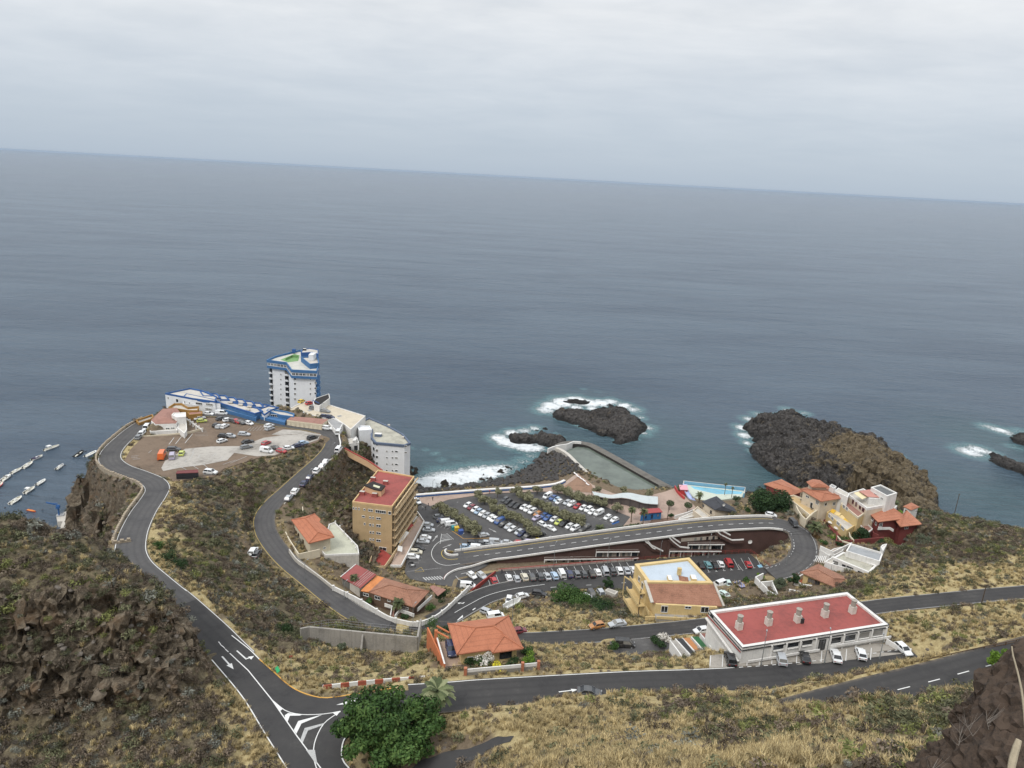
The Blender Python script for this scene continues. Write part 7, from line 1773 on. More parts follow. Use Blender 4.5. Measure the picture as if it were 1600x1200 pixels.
# ------------------------------------------------------------------ breakwater boulders
brk=[]
def rock_mesh(name,seed,sub=2,flat_=.75,mat=None):
 bm=bmesh.new();bmesh.ops.create_icosphere(bm,subdivisions=sub,radius=1.0);r=random.Random(seed)
 planes=[(Vector((r.uniform(-1,1),r.uniform(-1,1),r.uniform(-1,1))).normalized(),r.uniform(.62,.86)) for _ in range(9)]
 for v in bm.verts:
  for n,d in planes:
   t=v.co.dot(n) -d
   if t>0:v.co-=n*t
  v.co.z *= flat_
 me=bpy.data.meshes.new(name);bm.to_mesh(me);bm.free();me.materials.append(mat);return me
BASALT=M('basalt_boulder',(.062,.058,.056),.9,.24,.9,bump=.4,bscale=3)
bmeshes=[rock_mesh('boulder',k,2,.78,BASALT) for k in range(7)]
bpoly=[P(x,y,2).to_2d() for x,y in ((648,776),(652,766),(700,760),(745,752),(790,741),(822,728),(838,714),(850,703),(864,703),(880,708),(898,725),(908,737),(894,746),(880,751),(868,756),(830,760.5),(760,765),(700,769.5))]
xs=[p[0] for p in bpoly];ys=[p[1] for p in bpoly]
rb=random.Random(5);tries=0
while len(brk)<292 and tries<60000:
 tries+=1
 x,y=rb.uniform(min(xs),max(xs)),rb.uniform(min(ys),max(ys));s=rb.uniform(.85,1.5)
 if not inside(np.array([x]),np.array([y]),bpoly)[0]:continue
 if any((x -a)**2 +(y -b)**2<(.62*(s +c))**2 for a,b,c in brk):continue
 brk.append((x,y,s))
for i,(x,y,s) in enumerate(brk):
 b_=bpy.data.objects.new('boulder',bmeshes[i % 7]);link(b_);b_.location=(x,y,max(ground(x,y),.2) +s*.25)
 b_.rotation_euler=(rb.uniform(-.5,.5),rb.uniform(-.5,.5),rb.uniform(0,6.3));b_.scale=(s*rb.uniform(.9,1.3),s,s*rb.uniform(.8,1.1))
 bp=P(0,0,0);wall_d=min((x -q.x)**2 +(y -q.y)**2 for q in (P(650,774,5),P(675,772,5),P(700,770,5),P(730,768,5),P(760,766,5),P(795,763,5),P(830,761,5),P(860,758,5),P(880,753,5)))**.5
 pool_d=min((x -q.x)**2 +(y -q.y)**2 for q in (P(862,702,2),P(880,710,2),P(895,725,2),P(905,737,2)))**.5
 tag(b_,'dark boulder beside the pale walk of the seawater pool' if pool_d<7 else 'dark boulder packed against the foot of the sea wall' if wall_d<6 else 'wet dark boulder at the breaking surf' if ground(x,y)<.6 else 'dark angular boulder in the middle of the breakwater','boulder','boulders of the breakwater')
# ------------------------------------------------------------------ cove: jetty, crane, boats
jt=empty('jetty',P(97,815,0),0,'small pale concrete jetty at the foot of the cove cliff','jetty');o=jt.location
mb=MB();q_=[P(x,y,2.2) -o for x,y in ((88,807.5),(98,802),(107,796),(112,815),(106,829),(92,829),(98,814.5),(90,815))];mb.prism([(v.x,v.y) for v in q_],-2,2.2);mb.build('slab',LCONC,jt)
cr_=empty('jib_crane',P(92.5,805.5,2.2),.4,'blue jib crane standing on the cove jetty','crane')
CB=M('crane_blue',(.04,.13,.34),.5,.08)
mb=MB();mb.cyl(0,0,0,4.2,.28,.24,10);mb.build('mast',CB,cr_);mb=MB();mb.bar((.4,0,4.0),(-3.6,.4,5.6),.34);mb.bar((0,0,4.9),(-2.2,.2,5.1),.2);mb.build('jib',CB,cr_)
mb=MB();mb.box(-.6,-.6,3.0,.6,.6,4.0);mb.build('winch_housing',CB,cr_);mb=MB();mb.box(-.9,-.9,0,1.6,.9,.25);mb.build('base',GALV,cr_)
mb=MB()
for a in ((.9,-.8),(1.5,-.8),(1.5,.8),(.9,.8)):mb.bar((a[0],a[1],.2),(a[0],a[1],1.3),.06)
mb.bar((.9,-.8,1.25),(1.5,-.8,1.25),.06);mb.bar((1.5,-.8,1.25),(1.5,.8,1.25),.06);mb.build('railing',GALV,cr_)
GEL=M('white_gelcoat',(.74,.74,.71),.35,.04);GELI=M('cream_deck_gelcoat',(.60,.58,.50),.5,.06);BLK_=M('black_rubber',(.02,.02,.022),.6,.1);MOT=M('outboard_black',(.025,.025,.03),.4,.1)
def hull(mb,L,W,Hh,mat=0,inner=1,rub=None):
 """open boat: bow at +x; outer skin, gunwale and a sunken sole"""
 st=[-.5,-.3,-.1,.1,.25,.38,.46,.5];wd=[.86,.96,1.0,.98,.84,.56,.26,.03];rise=[0,0,.02,.06,.12,.22,.3,.36]
 ring=[]
 for s,w,r in zip(st,wd,rise):
  x=s*L;hw=W/2*w;t=Hh*(1 +r*.6)
  ring.append([(x,0,-.22 +r*.4),(x,-hw*.7,-.1 +r*.3),(x,-hw,t*.75),(x,-hw,t),(x,-hw*.82,t),(x,-hw*.78,.16 if s<.42 else t*.9),(x,hw*.78,.16 if s<.42 else t*.9),(x,hw*.82,t),(x,hw,t),(x,hw,t*.75),(x,hw*.7,-.1 +r*.3)])
 k=len(ring[0]);n=len(mb.v)
 for r in ring:mb.v+=r
 for i in range(len(ring) -1):
  for j in range(k):
   j2=(j +1) % k;mb.f.append((n +i*k +j,n +i*k +j2,n +(i +1)*k +j2,n +(i +1)*k +j));mb.m.append(inner if 4<=j<=6 else mat)
 mb.f.append(tuple(n +j for j in range(k))[::-1]);mb.m.append(mat);e=n +(len(ring) -1)*k;mb.f.append(tuple(e +j for j in range(k)));mb.m.append(mat)
def outboard(root,x,z=.55):
 mb=MB();mb.prism([(x -.38,-.17),(x +.02,-.2),(x +.02,.2),(x -.38,.17)],z,[z +.42,z +.55,z +.55,z +.42]);mb.box(x -.28,-.07,z -.75,x -.1,.07,z);mb.build('outboard_motor',MOT,root)
def boat(stern,bow,label,kind='open',W=None,colour=GEL):
 a,b=P(*stern,.1),P(*bow,.1);L=max((b -a).length,3.0);d=b -a
 root=empty('moored_boat',(a +b)/2,math.atan2(d.y,d.x),label,'boat','boats moored in the cove');root.location.z=.12
 W=W or min(2.2,L*.36)
 if kind=='rib':
  mb=MB();pts=[(-L/2,-W*.36,.35),(0,-W*.38,.38),(L*.28,-W*.33,.45),(L*.43,-W*.16,.55),(L*.48,0,.6),(L*.43,W*.16,.55),(L*.28,W*.33,.45),(0,W*.38,.38),(-L/2,W*.36,.35)]
  mb.tube(pts,.26,8);mb.build('tube',colour,root,smooth=True);mb=MB();mb.prism([(-L*.46,-W*.3),(L*.25,-W*.27),(L*.42,0),(L*.25,W*.27),(-L*.46,W*.3)],.0,.28);mb.build('deck',GELI,root)
 else:
  mb=MB();hull(mb,L,W,.62);mb.build('hull',[colour,GELI],root)
 outboard(root,-L/2)
 mb=MB();mb.box(-L*.05 -.35,-.35,.2,-L*.05 +.3,.35,.95);mb.build('console',GEL if colour is not BLK_ else BLK_,root)
 if kind=='open':
  mb=MB();mb.box(-L*.32,-W*.36,.3,-L*.22,W*.36,.48);mb.box(L*.12,-W*.36,.3,L*.2,W*.36,.48);mb.build('thwart',GELI,root)
 if kind=='cuddy':
  mb=MB();mb.prism([(-L*.05,-W*.4),(L*.2,-W*.38),(L*.43,-.1),(L*.43,.1),(L*.2,W*.38),(-L*.05,W*.4)],.5,[1.05,.95,.75,.75,.95,1.05]);mb.build('cuddy',GEL,root);mb=MB();mb.prism([(-L*.06,-W*.36),(-L*.01,-W*.36),(-L*.01,W*.36),(-L*.06,W*.36)],1.0,[1.5,1.1,1.1,1.5]);mb.build('windscreen',GLASS,root)
 if kind=='cover':
  mb=MB();mb.prism([(-L*.4,-W*.42),(L*.12,-W*.44),(L*.12,W*.44),(-L*.4,W*.42)],.6,.78);mb.build('cover',M('plum_cover',(.045,.035,.07),.8,.1),root)
 if kind=='bimini':
  mb=MB();mb.box(-L*.3,-W*.36,1.75,-L*.05,W*.36,1.82)
  for sx_ in (-L*.3,-L*.05):
   for sy_ in (-W*.34,W*.34):mb.bar((sx_,sy_,.6),(sx_,sy_,1.76),.04)
  mb.build('bimini',GEL,root)
 return root
boat((69,705),(92.7,696.7),'long slender white boat farthest out in the line of moorings','bimini')
boat((50,720),(66.7,712.7),'white boat with a dark plum cover over its cockpit','cover')
boat((36,732.7),(50.7,722.7),'broad white boat moored right behind the plum-covered one','open')
boat((18,741),(32.7,733),'white open boat between the broad boat and the one with a windscreen','open')
boat((2.7,753),(16.7,742.7),'white cabin boat with dark windscreen beside the red hull','cuddy')
boat((-8,765),(4,755),'red boat cut off by the left edge of the view','open',colour=M('red_gelcoat',(.50,.06,.07),.4,.06))
boat((117,714.7),(130,705),'black inflatable boat nearest the cove road','rib',colour=BLK_)
boat((133,714.7),(150.7,706),'white inflatable boat beside the black inflatable','rib',colour=GEL)
boat((88,734.7),(98.7,726.7),'small grey inflatable alone in the middle of the cove','rib',colour=M('grey_rubber',(.42,.43,.43),.6,.08))
boat((57,759),(70.7,750.7),'white inflatable at the upper end of the inner line of three','rib',colour=GEL)
boat((38.7,772),(54,762),'white boat in the middle of the inner line of three','bimini')
boat((16,789),(34,776.7),'long white skiff at the lower end of the inner line of three','open')
ky=empty('kayak',P(49,798.5,.1),0,'red and orange kayak paddled below the inner moorings','kayak');d=P(56,800,.1) -P(42.7,797,.1);ky.rotation_euler.z=math.atan2(d.y,d.x)
mb=MB();hull(mb,4.2,.95,.32,0,1);mb.build('hull',[M('kayak_red',(.55,.09,.04),.4,.05),M('kayak_orange',(.60,.25,.06),.5,.05)],ky)
BUOY=M('buoy_dark',(.05,.05,.06),.5,.1)
for i,(x,y,t) in enumerate(((8,793.5,'dark mooring buoy by the stern of the long skiff'),(134,705.3,'dark mooring buoy between the two outer inflatables'),(102,727.5,'dark mooring buoy ahead of the small grey inflatable'),(66.5,797,'dark mooring buoy right of the kayak'))):
 bm_=MB();bm_.cyl(0,0,-.15,.12,.22,.34,10);bm_.cyl(0,0,.12,.38,.34,.12,10);b_=bm_.build('mooring_buoy',BUOY,label=t,cat='buoy',group='mooring buoys');b_.location=P(x,y,.05)
# ================================================================== VEHICLES
def paint_mat():
 mt,nt,b=new_mat('car_paint')
 oi=nt.nodes.new('ShaderNodeObjectInfo')
 n=noise_out(nt,1.5,3,.6)
 c=mmix(nt,ramp(nt,n,[(.45,0.0),(.8,.25)]),oi.outputs['Color'],(.25,.23,.20))      # road dust
 nt.links.new(c,b.inputs['Base Color']);b.inputs['Roughness'].default_value=.35;b.inputs['Specular IOR Level'].default_value=.5
 b.inputs['Coat Weight'].default_value=.35;b.inputs['Coat Roughness'].default_value=.12
 return mt
CARP=paint_mat()
TYRE=M('tyre',(.018,.018,.019),.85,.1);RIM=M('wheel_rim',(.42,.43,.44),.35,.05,metal=.6)
LAMPF,LAMPR=M('headlamp_glass',(.62,.64,.66),.15,.03),M('tail_lamp_red',(.33,.02,.02),.3,.05);TRIM=M('black_trim',(.02,.02,.021),.6,.05)
def loft(mb,secs,mat=0,caps=True):
 k=len(secs[0]);n=len(mb.v)
 for s in secs:mb.v+=[tuple(p) for p in s]
 for i in range(len(secs) -1):
  for j in range(k):
   j2=(j +1) % k;mb.f.append((n +i*k +j,n +(i +1)*k +j,n +(i +1)*k +j2,n +i*k +j2));mb.m.append(mat)
 if caps:
  mb.f.append(tuple(n +j for j in range(k)));mb.m.append(mat);e=n +(len(secs) -1)*k;mb.f.append(tuple(e +j for j in range(k))[::-1]);mb.m.append(mat)
# type: length, width, bonnet h, roof h, and the x of (windscreen foot, roof front, roof back, rear screen foot)
CTYPES={'hatchback':(4.0,1.74,.92,1.48,(1.05,.35,-1.35,-1.85)),'saloon':(4.6,1.80,.90,1.44,(1.10,.35,-1.05,-1.75)),'estate':(4.6,1.80,.92,1.48,(1.1,.4,-1.85,-2.15)),
  'suv':(4.4,1.86,1.02,1.68,(1.15,.45,-1.70,-2.08)),'van':(4.8,1.92,1.10,1.95,(1.75,1.05,-2.25,-2.36)),'box_van':(5.6,2.05,1.15,2.55,(2.25,1.6,-2.72,-2.78)),'pickup':(5.1,1.85,1.05,1.75,(1.35,.7,-.75,-.95))}
CMESH={}
for t,(L,W,hb,hr,(ws,rf,rb_,rs)) in CTYPES.items():
 mb=MB();x0,x1=-L/2,L/2;w=W/2;g=.22
 def sec(x,ww,zt,zb=g):return [(x,-ww*.92,zb),(x,-ww,zb +.2),(x,-ww,zt -.16),(x,-ww*.9,zt),(x,ww*.9,zt),(x,ww,zt -.16),(x,ww,zb +.2),(x,ww*.92,zb)]
 tail=hb +.02 if t in ('saloon',) else hb +.04
 loft(mb,[sec(x0,w*.86,tail -.12,g +.12),sec(x0 +.12,w*.95,tail),sec(rs,w,tail +.01),sec((ws +rs)/2,w,hb +.05),sec(ws,w,hb +.02),sec(x1 -.55,w*.97,hb -.10),sec(x1 -.12,w*.90,hb -.2),sec(x1,w*.78,hb -.34,g +.1)])
 wi=w*.80
 # roof panel and pillars in paint
 loft(mb,[[(rb_ -.02,-wi,hr -.07),(rb_ -.02,-wi*.85,hr -.01),(rb_ -.02,wi*.85,hr -.01),(rb_ -.02,wi,hr -.07)],[((rf +rb_)/2,-wi*1.02,hr -.04),((rf +rb_)/2,-wi*.86,hr +.02),((rf +rb_)/2,wi*.86,hr +.02),((rf +rb_)/2,wi*1.02,hr -.04)],[(rf +.02,-wi,hr -.08),(rf +.02,-wi*.85,hr -.02),(rf +.02,wi*.85,hr -.02),(rf +.02,wi,hr -.08)]])
 for s in (-1,1):
  for a,b_ in (((ws,s*w*.90,hb),(rf,s*wi,hr -.06)),((rs,s*w*.90,hb +.02),(rb_,s*wi,hr -.06)),(((rf +rb_)/2 +.1,s*w*.93,hb),((rf +rb_)/2 +.05,s*wi*1.01,hr -.06))):mb.bar(a,b_,.10,.10)
 if t in ('van','box_van'):
  for s in (-1,1):mb.face([(rs,s*w*.915,hb),((rf +rb_)/2 +.1,s*w*.935,hb),((rf +rb_)/2 +.1,s*wi*1.015,hr -.06),(rb_,s*wi*1.015,hr -.06)][::s])
  if t=='box_van':mb.face([(rs -.02,-w*.9,hb),(rb_ -.03,-wi,hr -.06),(rb_ -.03,wi,hr -.06),(rs -.02,w*.9,hb)])
 if t=='pickup':mb.box(x0 +.1,-w*.95,hb -.02,rs -.1,-w*.8,hb +.1);mb.box(x0 +.1,w*.8,hb -.02,rs -.1,w*.95,hb +.1)
 for s in (-1,1):mb.box(ws -.35,s*w -.02 if s>0 else s*w -.16,hb +.02,ws -.2,s*w +.16 if s>0 else s*w +.02,hb +.14)
 body=mb.mesh('body',CARP)
 mb=MB();q=.035
 loft(mb,[[(rs,-w*.89,hb -.02),(rb_,-wi +q,hr -.05),(rb_,wi -q,hr -.05),(rs,w*.89,hb -.02)],[((rf +rb_)/2,-w*.91,hb -.02),((rf +rb_)/2,-wi +q,hr -.03),((rf +rb_)/2,wi -q,hr -.03),((rf +rb_)/2,w*.91,hb -.02)],[(ws,-w*.89,hb -.02),(rf,-wi +q,hr -.05),(rf,wi -q,hr -.05),(ws,w*.89,hb -.02)]])
 glass=mb.mesh('windows',GLASS)
 wr=.31 if t in ('hatchback','saloon','estate') else .35
 mb=MB();n=12
 for y0,y1,r,mm in ((-.1,.1,wr,0),(-.108,.108,wr*.62,1)):
  b0=len(mb.v)
  for y in (y0,y1):
   for i in range(n):a=2*math.pi*i/n;mb.v.append((r*math.cos(a),y,r*math.sin(a)))
  for i in range(n):j=(i +1) % n;mb.f.append((b0 +i,b0 +n +i,b0 +n +j,b0 +j));mb.m.append(mm)
  mb.f.append(tuple(b0 +i for i in range(n)));mb.m.append(mm);mb.f.append(tuple(b0 +n +i for i in range(n))[::-1]);mb.m.append(mm)
 wheel=mb.mesh('wheel',[TYRE,RIM])
 mb=MB();mb.box(-.05,-.2,-.07,.05,.2,.07);hl=mb.mesh('headlight',LAMPF);mb=MB();mb.box(-.04,-.16,-.08,.04,.16,.08);tl=mb.mesh('taillight',LAMPR)
 mb=MB();mb.box(x1 -.10,-w*.62,g +.08,x1 +.03,w*.62,g +.24);bump_=mb.mesh('bumper',TRIM);mb=MB();mb.box(x0 -.03,-w*.7,g +.1,x0 +.1,w*.7,g +.26);bump_=(bump_,mb.mesh('bumper',TRIM))
 CMESH[t]=(body,glass,wheel,wr,hl,tl,bump_)
CCOL={'white':(.72,.73,.73),'cream':(.60,.56,.44),'silver':(.42,.44,.46),'grey':(.17,.18,.19),'dark grey':(.065,.068,.072),'black':(.018,.018,.020),'red':(.40,.03,.035),'dark red':(.17,.02,.03),'blue':(.045,.10,.27),'navy':(.022,.032,.085),'pale blue':(.35,.46,.58),'yellow':(.66,.47,.05),'lime':(.48,.53,.12),'orange':(.42,.19,.06),'teal':(.12,.25,.27),'lilac':(.42,.38,.50),'bright orange':(.78,.16,.03),'tan':(.33,.26,.17),'mint':(.50,.62,.58)}
def car(p,ang,kind,colour,label,group=None,detail=True,roofcol=None):
 body,glass,wheel,wr,hl,tl,bp=CMESH[kind]
 L,W,hb,hr,xs=CTYPES[kind]
 root=empty('parked_car' if 'van' not in kind else 'parked_van',p,ang,label,'car' if 'van' not in kind else 'van',group)
 def part(nm,me,loc=(0,0,0)):
  o=bpy.data.objects.new(nm,me);link(o,root);o.location=loc;return o
 b=part('body',body);c=CCOL[colour];k=random.uniform(.9,1.06);b.color=(min(1,c[0]*k),min(1,c[1]*k),min(1,c[2]*k),1)
 s=(random.uniform(.97,1.03),1,random.uniform(.97,1.04));root.scale=s
 part('windows',glass)
 for x in (L/2 -.82,-L/2 +.80):
  for y in (-W/2 +.08,W/2 -.08):part('wheel',wheel,(x,y,wr))
 if detail:
  part('bumper',bp[0]);part('bumper',bp[1])
  for y in (-W*.33,W*.33):part('headlight',hl,(L/2 -.09,y,hb -.30));part('taillight',tl,(-L/2 +.03,y,hb -.18))
 return root
ORD='first second third fourth fifth sixth seventh eighth ninth tenth eleventh twelfth thirteenth fourteenth fifteenth sixteenth seventeenth eighteenth nineteenth twentieth'.split()
def row(padkey,where,start,dvec,cars,group,detail=False,z=None):
 """cars: (px, py, colour, kind[, dvec]); where: what the row is, start: which end the count begins at"""
 for i,c in enumerate(cars):
  dv=c[4] if len(c)>4 else dvec
  if padkey=='land':
   g=on_ground(c[0],c[1] +2.5);p=P(c[0],c[1],g.z +.9);p.z=ground(p.x,p.y) +.23;q=P(c[0] +dv[0],c[1] +dv[1],p.z +.7);d=q -P(c[0],c[1],p.z +.7)
  elif padkey=='z':
   p=P(c[0],c[1],z +.7);p.z=z;d=P(c[0] +dv[0],c[1] +dv[1],z +.7) -P(c[0],c[1],z +.7)
  else:
   p=on_pad(padkey,c[0],c[1],0.02);pc=PADS[padkey][1]
   p=P(c[0],c[1],p.z +.65);p.z=pc[0]*p.x +pc[1]*p.y +pc[2] +.025
   d=on_pad(padkey,c[0] +dv[0],c[1] +dv[1]) -on_pad(padkey,c[0],c[1])
  kind_word={'suv':'tall car','hatchback':'hatchback','saloon':'saloon','estate':'estate car','van':'van','box_van':'box van','pickup':'pickup'}[c[3]]
  car(p,math.atan2(d.y,d.x) +random.uniform(-.03,.03),c[3],c[2],f'{c[2]} {kind_word}, {ORD[i]} from the {start} {where}',group,detail)
def parked(px,py,colour,kind,dvec,label,where='land',z=None,group=None,detail=True):
 if z is not None:p=P(px,py,z +.7);p.z=z
 elif where=='land':g=on_ground(px,py +2);p=P(px,py,g.z +.7);p.z=ground(p.x,p.y) +.23
 else:
  p=on_pad(where,px,py,.02);pc=PADS[where][1];p=P(px,py,p.z +.65);p.z=pc[0]*p.x +pc[1]*p.y +pc[2] +.025
 d=P(px +dvec[0],py +dvec[1],p.z) -P(px,py,p.z)
 return car(p,math.atan2(d.y,d.x),kind,colour,label,group,detail)
H,S_,U,E_,V_='hatchback','saloon','suv','estate','van'
G1='cars in the row below the gallery'
up=(-8,-16)
row('lower_lot','in the long row below the gallery','left',up,[(795,902.5,'white',H),(807.5,904,'silver',H),(819.5,901.5,'cream',U),(831,901.5,'dark grey',U),(844,900.5,'dark grey',U),(855,900,'silver',S_),(866.5,899,'pale blue',E_),(877.5,896,'white',V_),(890,897,'navy',U),(901,897,'grey',U),(912.5,896.5,'dark grey',H),(924.5,896,'black',U),(934,893.5,'white',H),(945.5,892.5,'silver',V_),(957,892.5,'dark grey',U),(968,891.5,'white',U),(979.5,891,'silver',S_),(989.5,889.5,'white',H)],G1,True)
row('lower_lot','in the row right of the yellow house roof','left',(-9,-15),[(1095,883,'black',H),(1106,882,'teal',E_),(1117,882.5,'black',S_),(1126,881,'white',H),(1138.5,879.5,'red',V_)],'cars right of the yellow house',True)
parked(1169,881.5,'red',H,(-8,-14),'red hatchback alone near the right end of the lower car park','lower_lot')
parked(737.5,899,'white',H,(8,6),'white hatchback beside the grey one under the start of the ramp','lower_lot');parked(752.5,899,'silver',H,(8,6),'silver hatchback beside the white one under the start of the ramp','lower_lot')
parked(771.5,907,'red',H,(-7,-14),'red hatchback with white roof at the left end of the lower car park','lower_lot');parked(731,915,'white',V_,(14,1),'white van at the foot of the slanting red wall','lower_lot')
parked(1128,911.5,'white',V_,(12,-4),'white van by the tarpaulin beside the yellow house',z=9.9);parked(1138.5,912.5,'mint',H,(7,11),'pale green hatchback with its bonnet up beside the white van',z=9.9);parked(1133,929,'mint',S_,(12,8),'pale green saloon parked close to the yellow house verge',z=12.0)
# scrub edge of the link road
parked(795,939,'white',H,(-3,12),'white hatchback between the two scrub-edge cars and the covered boat');parked(816,932.5,'white',H,(13,-3),'white hatchback side-on beside the dark jeep');parked(842,929,'black',U,(14,2),'boxy black jeep at the edge of the scrub')
parked(762,957.5,'silver',E_,(14,5),'silver estate car behind the orange hipped roof');parked(774,964,'white',V_,(14,-2),'white van mostly hidden by the orange hipped roof')
parked(925,929.5,'dark grey',U,(7,10),'dark grey car with roof bars beside the pale shed');parked(940,929.5,'silver',U,(7,10),'silver car with long roof beside the pale shed');parked(906,936,'dark red',H,(9,5),'dark red car hidden among the green trees');parked(918,935,'white',H,(9,5),'white car half hidden among the green trees')
# lower road
parked(932.5,978.5,'orange',H,(-12,2),'old orange hatchback parked on the verge of the lower road');parked(964.5,975,'silver',S_,(-13,2),'silver saloon parked on the verge behind the orange hatchback');parked(976,1006.5,'black',V_,(12,1),'black van with pale windscreen in the roadside bay','roadside_lot');parked(811,986.5,'dark red',H,(12,-2),'dark red car peeping out beside the orange hipped roof');parked(1096,985.5,'white',H,(-14,2),'white hatchback at the left flank of the long red-roofed building')
# terrace in front of the long building
for x,y,c,k,t in ((1141,1029.5,'black',U,'black car nearest the left corner of the red-roofed building'),(1220,1028,'silver',U,'silver car beside the black one in front of the red-roofed building'),(1257,1026,'black',H,'black car by the entrance of the red-roofed building'),(1306,1024,'white',S_,'white saloon right of the entrance of the red-roofed building'),(1345,1021,'white',H,'white hatchback at the right end of the terrace bays')):
 parked(x,y,c,k,(-7,-21),t,'terrace_lot',group='cars on the terrace of the red-roofed building')
parked(1411,1015,'white',H,(9,8),'white car with green windows in the yard beyond the terrace');parked(921,1082.5,'dark grey',S_,(14,1.5),'dark grey saloon half hidden by grass on the upper road')
parked(705,1013.5,'navy',U,(4,17),'navy car on the driveway of the orange hipped house',z=41.0);parked(456,799,'black',S_,(13,-3),'black saloon in the walled carport on the bend',z=19.8)
parked(395.5,861.5,'white',U,(6,-9),'white car nearest the bend on the scrub lay-by');parked(401,866,'dark grey',U,(6,-9),'dark grey car beside the white one on the scrub lay-by')
parked(1205,804,'white',H,(12,2),'white hatchback in the driveway beside the big dark tree',z=18.3);parked(1240,817.5,'black',V_,(10,10),'black van parked on the hairpin below the cream terrace wall',z=18.1)
row('land','along the kerb of the descending road','top',(6,-7),[(529,702,'white',V_),(509,720.5,'white',H),(503.5,727,'white',H),(495,735,'white',U),(484,745,'navy',H),(475,754,'navy',S_),(461,767,'white',U),(451,777,'silver',H)],'cars along the descending road',True)
# the big car park
hd=(-9,4.4);GP='cars in the main car park'
row('main_lot','in the row beside the ochre block arcade','top',(11,.5),[(669,820,'silver',H),(670,827.5,'silver',S_),(665,839.5,'white',H),(661,845.5,'silver',S_),(654,857,'black',H),(650,862.5,'cream',U),(645,870,'white',U)],GP)
parked(651.5,783.5,'white',U,(7,5),'white car alone at the corner of the ochre block by the sea wall','main_lot',group=GP)
row('main_lot','under the first line of car park trees','top',(10,-1),[(685,807,'grey',H),(690,813,'navy',H),(698,815.5,'white',V_),(705,819,'white',V_)],GP)
parked(756,835.5,'silver',H,(10,-2),'silver hatchback at the bottom end of the first line of trees','main_lot',group=GP)
row('main_lot','in front of the second line of trees','sea end',hd,[(731,789,'white',H),(737,792.5,'dark red',H),(742.5,796,'white',H),(747.5,799,'pale blue',H),(754,802.5,'white',H),(760.5,805.5,'silver',H),(767.5,808.5,'white',H),(772,811.5,'white',H),(780.5,814.5,'blue',V_),(786,819,'black',H),(794.5,822.5,'silver',H),(800.5,826.5,'white',H),(811,831,'silver',H),(815,834,'navy',H),(823,838,'black',S_)],GP)
row('main_lot','between the second and third lines of trees','sea end',hd,[(789,780.5,'dark grey',H),(794,784,'black',H),(801,788,'black',S_),(808.5,790.5,'black',S_),(818.5,792.5,'white',H),(825,795.5,'white',U),(832,799,'white',U),(840,803,'orange',H),(838,809.5,'lilac',H),(850,805.5,'blue',H),(856,809,'blue',S_),(865.5,811.5,'white',H),(873,816,'lime',H),(880.5,818.5,'black',U),(890,822,'white',H),(898.5,825.5,'white',U),(908.5,829.5,'black',H),(916.5,823,'dark grey',H)],GP)
row('main_lot','pair facing the aisle by the trees','sea end',(11,6),[(847.5,819,'white',H),(861,825,'white',S_)],GP);parked(844,834.5,'black',U,(10,-3),'black car at the end of the second line of trees','main_lot',group=GP)
row('main_lot','in the last row before the canopy','sea end',hd,[(855.5,775,'white',V_),(864.5,777.5,'blue',S_),(870.5,780.5,'pale blue',H),(873.5,784,'white',H),(886,785,'silver',H),(893,787.5,'white',U),(902,791,'red',H),(911,793.5,'white',H),(919.5,796,'white',U),(925,800,'white',H),(935.5,801.5,'white',V_),(949.5,808,'white',H),(960,812,'white',H)],GP)
row('main_lot','beside the far parapet of the ramp','loop end',(12,.8),[(728,854,'pale blue',H),(745.5,856,'white',V_),(739,849,'black',U),(753.5,849.5,'dark grey',H),(761.5,848,'silver',H),(774.5,847,'silver',V_),(793,847.5,'silver',H),(811.5,848,'red',H),(827,846.5,'lilac',H),(843.5,845.5,'yellow',H)],GP)
